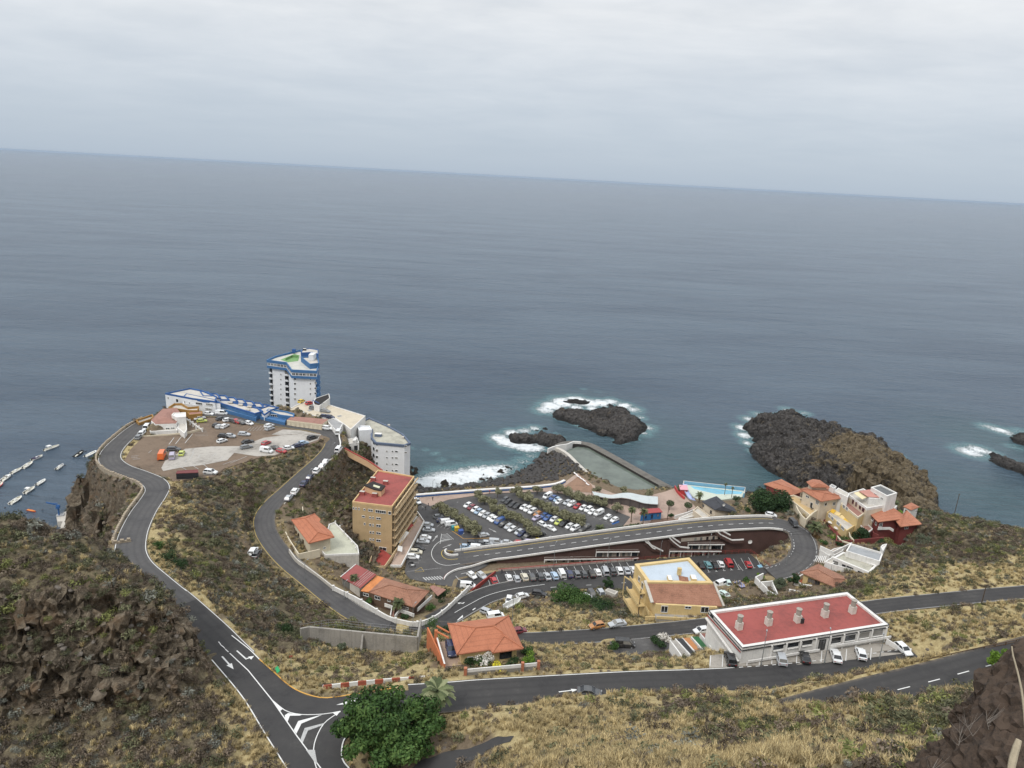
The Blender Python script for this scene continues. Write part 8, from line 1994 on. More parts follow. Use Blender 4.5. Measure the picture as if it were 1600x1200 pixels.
# plateau and deck
GQ='cars on the plateau'
for x,y,c,k,dv,t in ((307,645.5,'tan',E_,(10,-.5),'tan car nearest the ochre terrace on the plateau'),(325.5,646,'white',S_,(11,1),'white saloon between the tan car and the blue wall'),(346.5,645.5,'white',V_,(11,.5),'white van against the blue terrace wall'),
  (345,654,'dark grey',H,(9,-2),'dark grey car on the plateau asphalt below the white van'),(356,656,'white',H,(9,-2),'white hatchback in the middle of the plateau asphalt'),(312,653,'white',S_,(10,-2),'white saloon just above the lime car'),(315.5,657.5,'lime',H,(10,-1),'lime hatchback near the stair wall on the plateau'),(364,657.5,'dark grey',H,(8,3),'dark grey car left of the red one on the plateau'),(370,658.5,'red',H,(8,3),'red hatchback in the far plateau row'),(377,660,'dark grey',H,(8,3),'dark grey car right of the red one on the plateau'),(389,661,'white',H,(8,2),'white car at the kerb by the plateau road'),
  (338,664,'black',H,(9,-5),'black hatchback left of the silver car on the plateau'),(343,666,'silver',H,(9,-5),'silver hatchback beside the white estate on the plateau'),(351,665.5,'white',E_,(9,-5),'white estate car in the near row on the plateau'),(420.5,665,'white',H,(10,-3),'white hatchback by the plateau road bend, upper of two'),(421.5,669.5,'silver',H,(10,-3),'silver hatchback by the plateau road bend, lower of two'),(381.5,678,'silver',E_,(10,.5),'silver estate car in the open middle of the dirt lot'),
  (349,681,'black',H,(10,.5),'black hatchback left of the silver one in the dirt lot'),(360,681,'silver',H,(10,.5),'silver hatchback right of the black one in the dirt lot'),(347,688.5,'white',H,(10,-3),'white hatchback at the rim of the concrete slab'),(387,690,'black',S_,(10,-2),'black saloon above the grey estate on the slab'),(385,698,'grey',E_,(10,-2),'grey estate car standing on the slab'),(416,692,'red',H,(9,-4),'red hatchback in the middle of the slab'),(416.5,704,'white',V_,(11,2),'white van at the near edge of the slab'),(430,700,'black',S_,(10,2),'black saloon between the white van and the red car'),(439.5,704.5,'red',H,(10,2),'red hatchback at the near edge of the slab'),(451,700,'white',H,(10,-1),'white hatchback behind the near red one on the slab'),(465.5,696,'navy',S_,(10,-2),'navy saloon in the right row on the slab'),(474,692,'pale blue',H,(10,-2),'pale blue hatchback in the right row on the slab'),(488,684,'black',U,(10,-3),'black car at the right tip of the slab'),
  (271.5,701.5,'dark grey',E_,(11,.0),'long dark estate car at the left end of the slab'),(284,708,'lime',H,(4,-8),'lime hatchback facing out by the blue-grey van'),(269,713,'lilac',V_,(2,-9),'blue-grey van beside the bright orange van'),(329,737.5,'white',U,(12,1),'white car at the near edge of the dirt lot by the shed')):
 parked(x,y,c,k,dv,t,'plateau',group=GQ,detail=False)
parked(253,713,'bright orange','box_van',(5,-10),'bright orange box van at the left end of the concrete slab','plateau',group=GQ)
for x,y,c,k,dv,t in ((471,626.5,'yellow',H,(8,-4),'yellow hatchback on the parking deck by the tower'),(484,629.5,'red',H,(9,-2),'red hatchback on the parking deck by the stair house'),(491,637,'grey',E_,(10,1),'grey estate car on the parking deck'),(508,641.5,'grey',S_,(10,1.5),'grey saloon on the parking deck near its outer rim'),(468,643.5,'white',H,(10,1),'white hatchback on the parking deck above the garages'),(507,650,'navy',H,(9,1),'navy hatchback on the parking deck behind the garages'),(515,651,'navy',H,(9,1),'second navy hatchback on the deck, right of its twin'),(445,637,'tan',S_,(11,-1),'brown saloon at the blue wall end of the deck')):
 parked(x,y,c,k,dv,t,z=28.38,group='cars on the parking deck',detail=False)
parked(511.5,668.5,'white',U,(11,1),'white car parked before the small white kiosk',z=27.9,group=GQ,detail=False);parked(529,675,'white',V_,(5,-8),'white van on the outer bend of the plateau road',z=27.85,group=GQ,detail=False)
for x,y,c,k,t in ((229.5,667,'white',V_,'white van highest of the cars beside the rose-roofed white house'),(226,673,'white',H,'white hatchback second up beside the rose-roofed white house'),(221.5,676.5,'white',U,'white car third up beside the rose-roofed white house'),(216.5,682,'grey',E_,'grey estate car lowest of the cars beside the rose-roofed house')):parked(x,y,c,k,(4,-5),t,z=29.2,group='cars by the white house',detail=False)
# boat on a trailer under a white cover
bt=empty('covered_boat',P(801,949.5,11.6),0,'boat on a trailer under a white cover at the edge of the scrub','boat');d=P(813,943,11.6) -P(787,956,11.6);bt.rotation_euler.z=math.atan2(d.y,d.x);bt.location.z=ground(bt.location.x,bt.location.y) +.1
mb=MB();hull(mb,6.2,2.3,1.35,0,0);mb.build('cover',M('boat_cover',(.66,.66,.64),.7,.08,.6),bt);mb=MB();mb.box(-2.6,-.9,.0,2.6,.9,.12);mb.box(2.4,-.06,.0,4.0,.06,.12);mb.build('trailer_frame',GALV,bt)
for y in (-1.05,1.05):w_=bpy.data.objects.new('wheel',CMESH['hatchback'][2]);link(w_,bt);w_.location=(-.6,y,.1)
# motorbikes
def motorbike(px,py,padkey,ang,label,col):
 p=on_pad(padkey,px,py,.03);r=empty('motorbike',p,ang,label,'motorbike')
 for x in (-.65,.65):w_=bpy.data.objects.new('wheel',CMESH['hatchback'][2]);link(w_,r);w_.location=(x,0,.3);w_.scale=(1,.6,1)
 mb=MB();mb.prism([(-.7,-.12),(.1,-.16),(.5,-.12),(.5,.12),(.1,.16),(-.7,.12)],[.7,.5,.6,.6,.5,.7],[.86,.85,.98,.98,.85,.86]);mb.build('body',col,r)
 mb=MB();mb.bar((.45,0,.5),(.3,0,1.05),.08);mb.bar((.3,-.35,1.08),(.3,.35,1.08),.05);mb.build('handlebar',TRIM,r)
motorbike(645,886,'main_lot',.3,'white motorbike at the end of the arcade row',M('bike_white',(.65,.65,.64),.4,.05));motorbike(642.5,882,'main_lot',.3,'dark motorbike beside the white one at the arcade row',TRIM);motorbike(1145.5,880.5,'lower_lot',-2.0,'black motorbike beside the red van in the lower car park',TRIM)
# recycling bins
for x,y,c,t in ((709,825,(.05,.24,.26),'teal recycling bin at the foot of the first line of trees'),(713.5,826,(.55,.38,.05),'yellow recycling bin at the foot of the first line of trees'),(720,831,(.05,.10,.30),'blue recycling bin at the foot of the first line of trees')):
 r=empty('recycling_bin',on_pad('main_lot',x,y +3,.03),.4,t,'bin','recycling bins');cm=M('bin_%d' % x,c,.5,.08)
 mb=MB();mb.prism([(-.8,-.6),(.8,-.6),(.8,.6),(-.8,.6)],0,1.3);mb.build('container',cm,r);mb=MB();mb.prism([(-.84,-.64),(.84,-.64),(.84,.64),(-.84,.64)],1.3,[1.42,1.42,1.62,1.62]);mb.build('lid',cm,r)
# tarpaulins and lumber by the lower lot; the pale shed
tp=MB();r_=random.Random(3);q0=[P(x,y,10.2) for x,y in ((1145,909),(1156,907),(1164,925),(1156,926))]
n=7;
for i in range(n):
 for j in range(n):
  def pt(a,b_):u,v=a/n,b_/n;c=q0[0].lerp(q0[1],u).lerp(q0[3].lerp(q0[2],u),v);h_=ground(c.x,c.y) +.35 +.35*vnoise(np.array([a*.9]),np.array([b_*.8]),3)[0];return (c.x,c.y,h_)
  tp.face([pt(i,j),pt(i +1,j),pt(i +1,j +1),pt(i,j +1)],0 if (i +j) % 3 else 1)
tp.build('tarpaulin',[M('tarp_blue',(.22,.24,.42),.7,.12),M('tarp_faded',(.42,.34,.27),.8,.15)],label='crumpled blue and tan tarpaulin spread over junk by the lower car park',cat='tarpaulin')
sh=empty('hut',P(956,935,10),0,'pale boxy hut beside the two long parked cars','hut')
flat(sh,((945,922),(950,919),(966,924),(961,929)),12.2,6,LCONC,CONC,.06)
o=sh.location;wins(sh,P(945,922,12),P(961,929,12),[(953,931,.8,1.6)],DARKM,name='door');
# ------------------------------------------------------------------ posts, lamps, signs, people
LAMP_M=M('lamp_post_grey',(.20,.21,.21),.5,.08)
def lamp(px,py,z,h,label,ang=1.2,double=False):
 r=empty('street_lamp',P(px,py,z),ang,label,'street lamp','street lamps')
 mb=MB();mb.cyl(0,0,-.2,h,.09,.055,8);mb.cyl(0,0,0,.5,.14,.14,8);mb.build('post',LAMP_M,r)
 mb=MB();mb.tube([(0,0,h -.05),(.3,0,h +.25),(1.2,0,h +.35)],.045,6);mb.build('arm',LAMP_M,r);mb=MB();mb.prism([(1.0,-.13),(1.75,-.09),(1.75,.09),(1.0,.13)],h +.28,[h +.44,h +.36,h +.36,h +.44]);mb.build('lamp_head',GALV,r)
for a in ((865,885,7.9,8.2,'street lamp before the gallery, left of two in the lower car park'),(949,882,8.4,8.4,'street lamp before the gallery, right of two in the lower car park'),(1031,872,9.0,5.5,'street lamp in the dry grass below the gallery stairs'),(1106,872,9.6,8.0,'street lamp at the head of the bays right of the yellow house'),
  (800,975,20,7.5,'street lamp rising behind the orange hipped roof'),(1189,1040,40.6,6.8,'street lamp between the terrace bays left of the silver car'),(1288,1036,40.6,6.8,'street lamp in front of the entrance of the red-roofed building'),(1374,1029,40.5,4.6,'short lamp post at the right corner of the terrace'),(721,863,6.4,6.2,'street lamp beside the turning loop'),(477,905,18.6,5.2,'street lamp on the bend below the hip-roofed house'),(538,935,17,4.6,'street lamp by the bungalow garage'),(645,978,14.4,6.0,'street lamp at the corner of the balustrade wall'),(502,650,28,5.0,'street lamp before the pink garage roof'),(520,715,26.5,5,'street lamp on the upper stretch of the descending road'),(484,757,24.4,5,'street lamp halfway down the descending road'),(676,770,5.6,5,'street lamp on the promenade by the sea wall'),(1228,884,12.3,6,'street lamp inside the hairpin')):lamp(*a)
POLE=M('weathered_pole',(.085,.062,.045),.9,.2)
def pole(px,py,z,h,label,bar_=True,r_=.13):
 r=empty('utility_pole',P(px,py,z),.3,label,'pole','utility poles');mb=MB();mb.cyl(0,0,-.6,h,r_,r_*.75,8);mb.build('post',POLE,r)
 if bar_:mb=MB();mb.bar((-.6,0,h -.4),(.6,0,h -.4),.1);mb.build('crossbar',POLE,r)
pole(1533,945,35.2,5.0,'dark pole at the roadside among dry grass on the right',False);pole(1492,800,18.4,7.5,'wooden pole standing on the right-hand cliff edge');pole(893.5,791,5.6,5.6,'wooden pole left of the wavy canopy',False);pole(1042.5,812,5.9,6.5,'wooden pole in the planting bed behind the ramp',False);pole(997,962,22,8,'dark pole at the left corner of the yellow house',False);pole(1302,923,14.5,4,'pole beside the small ochre house',False,.08)
sg=empty('road_sign',P(432,1052,44.5),-1.0,'small green road sign tilted at the roadside by the junction','sign')
mb=MB();mb.box(-.04,-.04,-.4,.04,.04,.6);mb.build('post',GALV,sg);mb=MB();mb.prism([(-.75,-.05),(.75,-.05),(.75,.45),(-.75,.45)],[.5,.5,.85,.85],[.56,.56,.91,.91]);mb.build('panel',M('sign_green',(.03,.32,.12),.5,.05),sg)
mb=MB();mb.prism([(-.2,.1),(.15,.1),(.15,.3),(-.2,.3)],[.62,.62,.75,.75],[.64,.64,.77,.77]);mb.build('arrow_mark',TRIM,sg)
s2=empty('road_sign',P(455,1040,41),.4,'small red and white road sign among the dry grass','sign');mb=MB();mb.cyl(0,0,-.5,2.2,.04,.04,6);mb.build('post',GALV,s2);mb=MB();mb.box(-.3,-.03,1.8,.3,.03,2.2);mb.build('panel',RW[0],s2)
s3=empty('road_sign',P(178,842,37.8),.2,'back of a small road sign at the end of the stone wall','sign');mb=MB();mb.cyl(0,0,-.5,2.4,.05,.05,6);mb.build('post',GALV,s3);mb=MB();mb.box(-.35,-.03,1.7,.35,.03,2.3);mb.build('panel',GALV,s3)
SKIN=M('skin',(.42,.26,.18),.7,.05)
def person(px,py,label,top,bottom,ang=0.0,z=None,padkey='promenade'):
 p=on_pad(padkey,px,py) if z is None else P(px,py,z)
 bm=bmesh.new()
 J=[((0,0,.93),.13),((0,0,1.15),.145),((0,0,1.38),.16),((0,0,1.5),.06),((0,.02,1.66),.105),((.10,0,.88),.09),((.12,.08,.5),.07),((.12,.02,.08),.055),((-.10,0,.88),.09),((-.11,-.10,.5),.07),((-.11,-.18,.08),.055),((.22,0,1.40),.06),((.27,-.05,1.12),.045),((.27,.06,.88),.035),((-.22,0,1.40),.06),((-.27,.03,1.12),.045),((-.27,.12,.88),.035),((.12,.13,.03),.045),((-.11,-.05,.03),.045)]
 EG=[(0,1),(1,2),(2,3),(3,4),(0,5),(5,6),(6,7),(7,17),(0,8),(8,9),(9,10),(10,18),(2,11),(11,12),(12,13),(2,14),(14,15),(15,16)]
 vs_=[bm.verts.new(c) for c,r in J]
 for a,b_ in EG:bm.edges.new((vs_[a],vs_[b_]))
 me=bpy.data.meshes.new('person');bm.to_mesh(me);bm.free()
 o=bpy.data.objects.new('person',me);link(o);o.location=p;o.rotation_euler=(0,0,ang)
 md=o.modifiers.new('skin','SKIN');sv=me.skin_vertices[0].data
 for i,(c,r) in enumerate(J):sv[i].radius=(r,r)
 sv[0].use_root=True
 o.modifiers.new('sub','SUBSURF').levels=1
 mt,nt,b=new_mat('clothes');tcn=nt.nodes.new('ShaderNodeTexCoord');sp2=nt.nodes.new('ShaderNodeSeparateXYZ');nt.links.new(tcn.outputs['Object'],sp2.inputs[0])
 r1_=ramp(nt,mmath(nt,'DIVIDE',sp2.outputs[2],2.0),[(.0,(.05,.04,.04)),(.06,bottom),(.46,top),(.755,SKINC),(.845,(.04,.028,.02))]);nt.nodes[-1].color_ramp.interpolation='CONSTANT'
 nt.links.new(r1_,b.inputs['Base Color']);b.inputs['Roughness'].default_value=.8;me.materials.append(mt)
 tag(o,label,'person')
SKINC=(.40,.25,.17)
person(676,782,'person in dark clothes walking on the promenade by the sea wall',(.03,.03,.04),(.03,.03,.04),.5);person(669.5,791.5,'person in dark top standing at the car park corner',(.04,.03,.05),(.06,.06,.10),2.0)
person(660.5,797,'person in a white shirt walking near the ochre block',(.6,.6,.6),(.10,.10,.14),1.0,None,'main_lot');person(665,796.5,'person in black walking beside the one in white',(.02,.02,.02),(.03,.03,.03),1.1,None,'main_lot');person(784,896,'person in dark clothes standing at the head of the lower bays',(.04,.03,.04),(.03,.03,.05),2.5,None,'lower_lot');person(765,771,'person in red walking on the promenade above the car park',(.4,.05,.05),(.04,.05,.1),.2)
# ================================================================== TREES AND PLANTS
def leaf_mat(name,dark,mid,lite,rough=.75,inst=False):
 mt,nt,b=new_mat(name)
 at=mnode(nt,'ShaderNodeAttribute',attribute_name='rnd').outputs['Fac']
 f=mmath(nt,'ADD',mmath(nt,'MULTIPLY',at,.55),mmath(nt,'MULTIPLY',noise_out(nt,.9,3,.6),.45))
 c=ramp(nt,f,[(.2,dark),(.5,mid),(.8,lite)])
 if inst:
  oi=nt.nodes.new('ShaderNodeObjectInfo')
  v=ramp(nt,oi.outputs['Random'],[(0,.55),(1,1.4)])
  c=mmix(nt,1.0,c,v,'MULTIPLY')
 nt.links.new(c,b.inputs['Base Color']);b.inputs['Roughness'].default_value=rough;b.inputs['Specular IOR Level'].default_value=.2
 return mt
def leaves_mesh(name,blobs,n,size,mat,seed,shell=.55,up=.25,aspect=.6,flat_=.0):
 """n leaf-sized faces spread through the volume of several ellipsoids (cx,cy,cz,rx,ry,rz), denser towards their skins"""
 r=np.random.default_rng(seed);B=np.array(blobs,float)
 vol=B[:,3]*B[:,4]*B[:,5];pick=r.choice(len(B),n,p=vol**.75/(vol**.75).sum())
 d=r.normal(size=(n,3));d /= np.linalg.norm(d,axis=1)[:,None]
 rad=np.where(r.random(n)<.78,shell +(1.06 -shell)*r.random(n)**.6,r.random(n)**.33)
 c=B[pick,:3] +d*B[pick,3:]*rad[:,None]
 nn=d*.8 +r.normal(size=(n,3))*.55;nn[:,2]+=up;nn /= np.linalg.norm(nn,axis=1)[:,None]
 t=np.cross(nn,r.normal(size=(n,3)));t /= np.linalg.norm(t,axis=1)[:,None];s=np.cross(nn,t)
 sz=size*(.6 +.8*r.random(n))
 a,b_=t*sz[:,None],s*(sz*aspect)[:,None]
 V=np.stack([c -a,c +b_*.9 -a*.1,c +a,c -b_*.9 -a*.1],1).reshape(-1,3)
 me=bpy.data.meshes.new(name);me.vertices.add(4*n);me.vertices.foreach_set('co',V.ravel())
 me.loops.add(4*n);me.loops.foreach_set('vertex_index',np.arange(4*n,dtype=np.int32));me.polygons.add(n)
 me.polygons.foreach_set('loop_start',np.arange(0,4*n,4,dtype=np.int32));me.polygons.foreach_set('loop_total',np.full(n,4,np.int32));me.update(calc_edges=True)
 cl_=r.random(len(B))[pick];q=np.clip(.5*r.random(n) +.5*cl_,0,1)
 at=me.attributes.new('rnd','FLOAT','POINT');at.data.foreach_set('value',np.repeat(q,4).astype(np.float32));me.materials.append(mat)
 return me
BARK=M('grey_bark',(.12,.095,.072),.9,.2,2.0)
def crown_blobs(R,Hc,n,seed,squash=.7):
 r=random.Random(seed);out=[]
 for k in range(n):
  a=r.uniform(0,6.283);q=R*r.uniform(.0,.68)**.8;z=r.uniform(-.35,.42)*Hc;s=R*r.uniform(.30,.48)
  out.append((math.cos(a)*q,math.sin(a)*q,z,s,s,s*squash))
 return out
def trunk_mesh(name,h,r0,limbs,spread,seed,lean=.0):
 r=random.Random(seed);mb=MB();top=(lean*h,0,h)
 mb.tube([(0,0,-.4),(lean*h*.4,.05,h*.5),top],[r0,r0*.8,r0*.6],8)
 for k in range(limbs):
  a=6.283*k/limbs +r.uniform(-.4,.4);q=spread*r.uniform(.6,1)
  mb.tube([(lean*h*.8,0,h*.8),(lean*h +math.cos(a)*q*.45,math.sin(a)*q*.45,h +spread*.35),(lean*h +math.cos(a)*q,math.sin(a)*q,h +spread*r.uniform(.4,.8))],[r0*.5,r0*.34,r0*.14],6)
 return mb.mesh(name,BARK)
def tree(name,p,crown_me,trunk_me,ch,label,cat,group=None,s=1.0,rz=0.0,sz=None,trunk_s=1.0):
 root=empty(name,p,rz,label,cat,group)
 c=bpy.data.objects.new('crown',crown_me);link(c,root);c.location=(0,0,ch);c.scale=(s,s,sz or s)
 if trunk_me:t=bpy.data.objects.new('trunk',trunk_me);link(t,root);t.scale=(trunk_s,)*3
 return root
OLIVE=leaf_mat('tamarisk_leaf',(.085,.086,.050),(.175,.172,.100),(.275,.265,.165))
LUSH=leaf_mat('lush_leaf',(.014,.032,.009),(.040,.084,.020),(.105,.165,.045))
DEEP=leaf_mat('deep_green_leaf',(.012,.026,.010),(.024,.050,.017),(.05,.085,.03))
SAGE=leaf_mat('sage_leaf',(.05,.065,.04),(.10,.12,.075),(.17,.19,.125))
BRIGHT=leaf_mat('bright_leaf',(.05,.10,.012),(.11,.19,.022),(.20,.29,.05))
RUSTV=leaf_mat('russet_leaf',(.07,.035,.018),(.12,.075,.03),(.12,.12,.05))
FLOW_Y,FLOW_W=leaf_mat('yellow_blossom',(.35,.30,.02),(.62,.55,.04),(.75,.68,.10)),leaf_mat('white_blossom',(.45,.42,.36),(.65,.62,.56),(.75,.72,.68))
cpm=[leaves_mesh('crown',crown_blobs(2.9,2.2,10,40 +k,.75),1300,.26,OLIVE,60 +k) for k in range(4)];cpt=[trunk_mesh('trunk',2.0,.17,5,1.3,80 +k,.06) for k in range(3)]
ROWS={'first line of car park trees':[(686,801),(695,804),(705,810),(715,816),(724,822),(732,829),(741,838),(737,832)],
  'second line of car park trees':[(748,781),(757,788),(767,796),(777,804),(788,809.5),(798,815),(808,820),(818,825),(827,832),(833,839)],
  'third line of car park trees':[(807,774),(817,782),(829,788),(839,793),(848,799),(858,803),(868,807),(879,811),(889,816),(899,819),(908,821)],
  'last line by the canopy':[(871,771),(884,775),(894,780),(905,784),(918,788),(930,792),(940,794),(964,801)]}
k=0
for nm,pts in ROWS.items():
 for i,(x,y) in enumerate(pts):
  p=on_pad('main_lot',x,y,.02);tree('car_park_tree',p,cpm[k % 4],cpt[k % 3],2.7,f'olive green tree, {ORD[i]} from the sea end in the {nm}','tree','trees in the car park',random.uniform(.85,1.1),random.uniform(0,6.3));k+=1
for x,y,t in ((839,772,'lone olive green tree on the promenade behind the third line'),(932,773,'small tree left of the wavy canopy on the promenade'),(777,777,'small tree at the sea end of the car park aisle'),(975,774,'tree behind the wavy canopy by the seawater pool'),(1014,779,'low tree behind the right part of the wavy canopy')):
 tree('promenade_tree',on_pad('promenade',x,y,.02),cpm[k % 4],cpt[k % 3],2.7,t,'tree','trees in the car park',.8,k);k+=1
rt=leaves_mesh('crown',[(0,0,0,1.6,1.6,1.15)],900,.17,DEEP,5);tk=trunk_mesh('trunk',2.2,.14,3,.6,9)
tree('clipped_tree',P(1046,797,5.7),rt,tk,3.0,'clipped round-headed tree on the plaza left of its pair','tree','clipped trees');tree('clipped_tree',P(1074,800,5.7),rt,tk,3.0,'clipped round-headed tree on the plaza by the slide','tree','clipped trees')
# palms
PALM=leaf_mat('palm_frond',(.03,.04,.018),(.07,.085,.035),(.14,.15,.075));PALMD=leaf_mat('dry_palm_frond',(.10,.075,.04),(.19,.15,.085),(.28,.23,.14));FAN=leaf_mat('fan_palm_frond',(.05,.065,.03),(.12,.145,.065),(.26,.27,.15))
def fronds(name,n,L,droop,mat,seed,w=.22,lift=(-.3,.95)):
 r=random.Random(seed);mb=MB();rn=[]
 for k in range(n):
  a=6.283*k/n*2.4 +r.uniform(-.2,.2);e=lift[0] +(lift[1] -lift[0])*(k/n);l=L*r.uniform(.8,1.1);pts=[]
  for j in range(6):
   t=j/5;rr=l*t*math.cos(e)*(1 -.12*t);z=l*t*math.sin(e) -droop*l*t*t
   pts.append(Vector((math.cos(a)*rr,math.sin(a)*rr,z)))
  side=Vector((-math.sin(a),math.cos(a),0));q=r.random()
  for j in range(5):
   for s in (-1,1):
    for h_ in range(2):
     t0=(j +h_*.5)/5;p0=pts[j].lerp(pts[j +1],h_*.5);p1=pts[j].lerp(pts[j +1],min(1,h_*.5 +.42));ww=w*l*(1 -.55*t0)*(.5 if j==0 else 1)
     mb.face([p0,p1,p1 +side*s*ww*.8 +(p1 -p0)*.9 +Vector((0,0,-.10*ww)),p0 +side*s*ww +(p1 -p0)*.6 +Vector((0,0,-.22*ww))]);rn+=[q]*4
 me=mb.mesh(name,mat);at=me.attributes.new('rnd','FLOAT','POINT');at.data.foreach_set('value',np.array(rn,np.float32));return me
def palm(p,h,L,label,r0=.2,fan=False,n=26,seed=1,skirt=True,cat='palm tree'):
 root=empty('palm_tree',p,seed,label,cat)
 mb=MB();mb.tube([(0,0,-.4),(.05,0,h*.5),(0,0,h)],[r0*1.2,r0,r0*.9],9);mb.build('trunk',M('palm_trunk',(.13,.095,.065),.95,.2,3),root)
 c=bpy.data.objects.new('crown',fronds('crown',n,L,.32 if not fan else .42,FAN if fan else PALM,seed));link(c,root);c.location=(0,0,h)
 if skirt:d_=bpy.data.objects.new('dry_skirt',fronds('dry_skirt',14,L*.62,.55,PALMD,seed +5,lift=(-1.1,-.5)));link(d_,root);d_.location=(0,0,h -.1)
palm(P(986,815,5.9),5.2,2.0,'tall palm left of the blue kiosk',.17,seed=2);palm(P(1004,823,5.9),6.6,2.1,'tall palm right before the blue kiosk',.16,seed=3);palm(P(988,828,6.0),1.6,1.9,'short bushy palm at the foot of the tall palms',.25,seed=4,skirt=False);palm(P(937,829,5.9),1.2,2.4,'low dark palm at the end of the main car park',.28,seed=5,skirt=False)
palm(P(1060,769,5.6),2.6,1.5,'small palm beside the red play tower',.15,seed=6);palm(P(1092,785,5.6),3.4,2.2,'feathery palm behind the cream slate-roofed house',.17,seed=7);palm(P(1272,838,16.8),4.0,3.2,'spreading palm in the garden by the hairpin',.25,seed=8)
palm(P(553,916,15.5),3.0,1.7,'small palm in front of the red metal roof',.15,seed=9);palm(P(622,955,14.8),2.8,2.3,'garden palm at the gate of the bungalow',.17,seed=10);palm(P(1132,772,6),4.6,1.0,'thin palm left of the pair by the swimming pool',.12,seed=12);palm(P(1143,776,6),4.0,.9,'thin palm right of the pair by the swimming pool',.12,seed=13);palm(P(1397,795,18.5),2.5,2.2,'palm beside the dark red house roof',.18,seed=14);palm(P(1370,895,18.2),1.0,1.3,'little palm in the yard of the modern white house',.12,seed=15,skirt=False)
g=on_ground(682,1122);palm(g,5.4,3.2,'big fan palm with dry skirt beside the large green tree',.34,True,54,21)
# the large trees
def big_tree(p,R,Hc,ch,trunk_h,n,leaf,mat,label,seed,nb=26,squash=.72,name='tree',limbs=6,cat='tree'):
 me=leaves_mesh('crown',crown_blobs(R,Hc,nb,seed,squash),n,leaf,mat,seed +1)
 return tree(name,p,me,trunk_mesh('trunk',trunk_h,R*.05 +.08,limbs,R*.55,seed),ch,label,cat)
g=on_ground(604,1172)
rj=random.Random(77);jb=[]
for k in range(58):
 a,q=rj.uniform(0,6.283),7.2*rj.uniform(.05,1)**.6;hh_=3.1*(1 -(q/8.2)**2);s=rj.uniform(.9,1.9)
 jb.append((math.cos(a)*q*1.08,math.sin(a)*q*.9,rj.uniform(-.9,1)*hh_,s*1.15,s*1.15,s*.62))
tree('tree',g,leaves_mesh('crown',jb,15000,.29,LUSH,32,.35),trunk_mesh('trunk',2.4,.42,9,4.6,31),4.1,'large spreading green tree at the road junction','tree')
big_tree(P(1199,803,14.5),7.6,7.4,5.0,2.5,10000,.36,DEEP,'big dark green tree beside the hairpin driveway',33,32)
big_tree(P(885,943,11),4.9,4.8,2.7,1.2,4500,.26,LUSH,'rounded green tree at the left of the scrub island',35,18)
big_tree(P(908,952,12.6),4.2,3.2,1.9,1.0,4600,.25,LUSH,'green tree over the dark red car in the scrub island',36,14);big_tree(P(934,957,13.8),4.6,3.4,1.9,1.0,5000,.26,DEEP,'dark green tree at the right of the scrub island',37,16);big_tree(P(950,922,8.8),1.9,2.6,2.6,1.8,1700,.2,DEEP,'small tree standing between the lot and the pale hut',38,8)
big_tree(P(988,957,14),1.0,4.2,2.4,.8,1500,.2,DEEP,'narrow cypress beside the yellow house',39,9,1.5);big_tree(P(1345,848,16.6),3.3,4.4,2.6,1.2,3600,.25,DEEP,'dark bushy tree in front of the dark red house',40,16);big_tree(P(1216,921,14.2),2.4,3.0,2.8,1.5,2200,.2,SAGE,'grey-green tree over the white yard walls',41,11);big_tree(P(1239,915,14.4),2.0,3.0,2.4,1.2,2000,.2,DEEP,'dark green shrubby tree beside the small ochre house',42,10)
big_tree(P(1558,1040,57.5),1.9,2.6,1.5,.6,2600,.16,BRIGHT,'bright green bush at the edge of the main road',43,12,name='bush',cat='bush')
def bush(px,py,z,R,mat,label,seed,h=.75,n=900,leaf=.16,group=None,name='shrub'):
 p=on_ground(px,py) if z is None else P(px,py,z)
 me=leaves_mesh('crown',crown_blobs(R,R*h,8,seed,h),n,leaf,mat,seed)
 mb=MB();r=random.Random(seed)
 for k in range(4):a=k*1.57 +r.random();mb.tube([(0,0,-.3),(math.cos(a)*R*.25,math.sin(a)*R*.25,R*h*.4),(math.cos(a)*R*.6,math.sin(a)*R*.6,R*h*.75)],[.06,.045,.02],5)
 root=empty(name,p,0,label,'shrub',group);c=bpy.data.objects.new('crown',me);link(c,root);c.location=(0,0,R*h*.55);t=mb.build('stem',BARK,root)
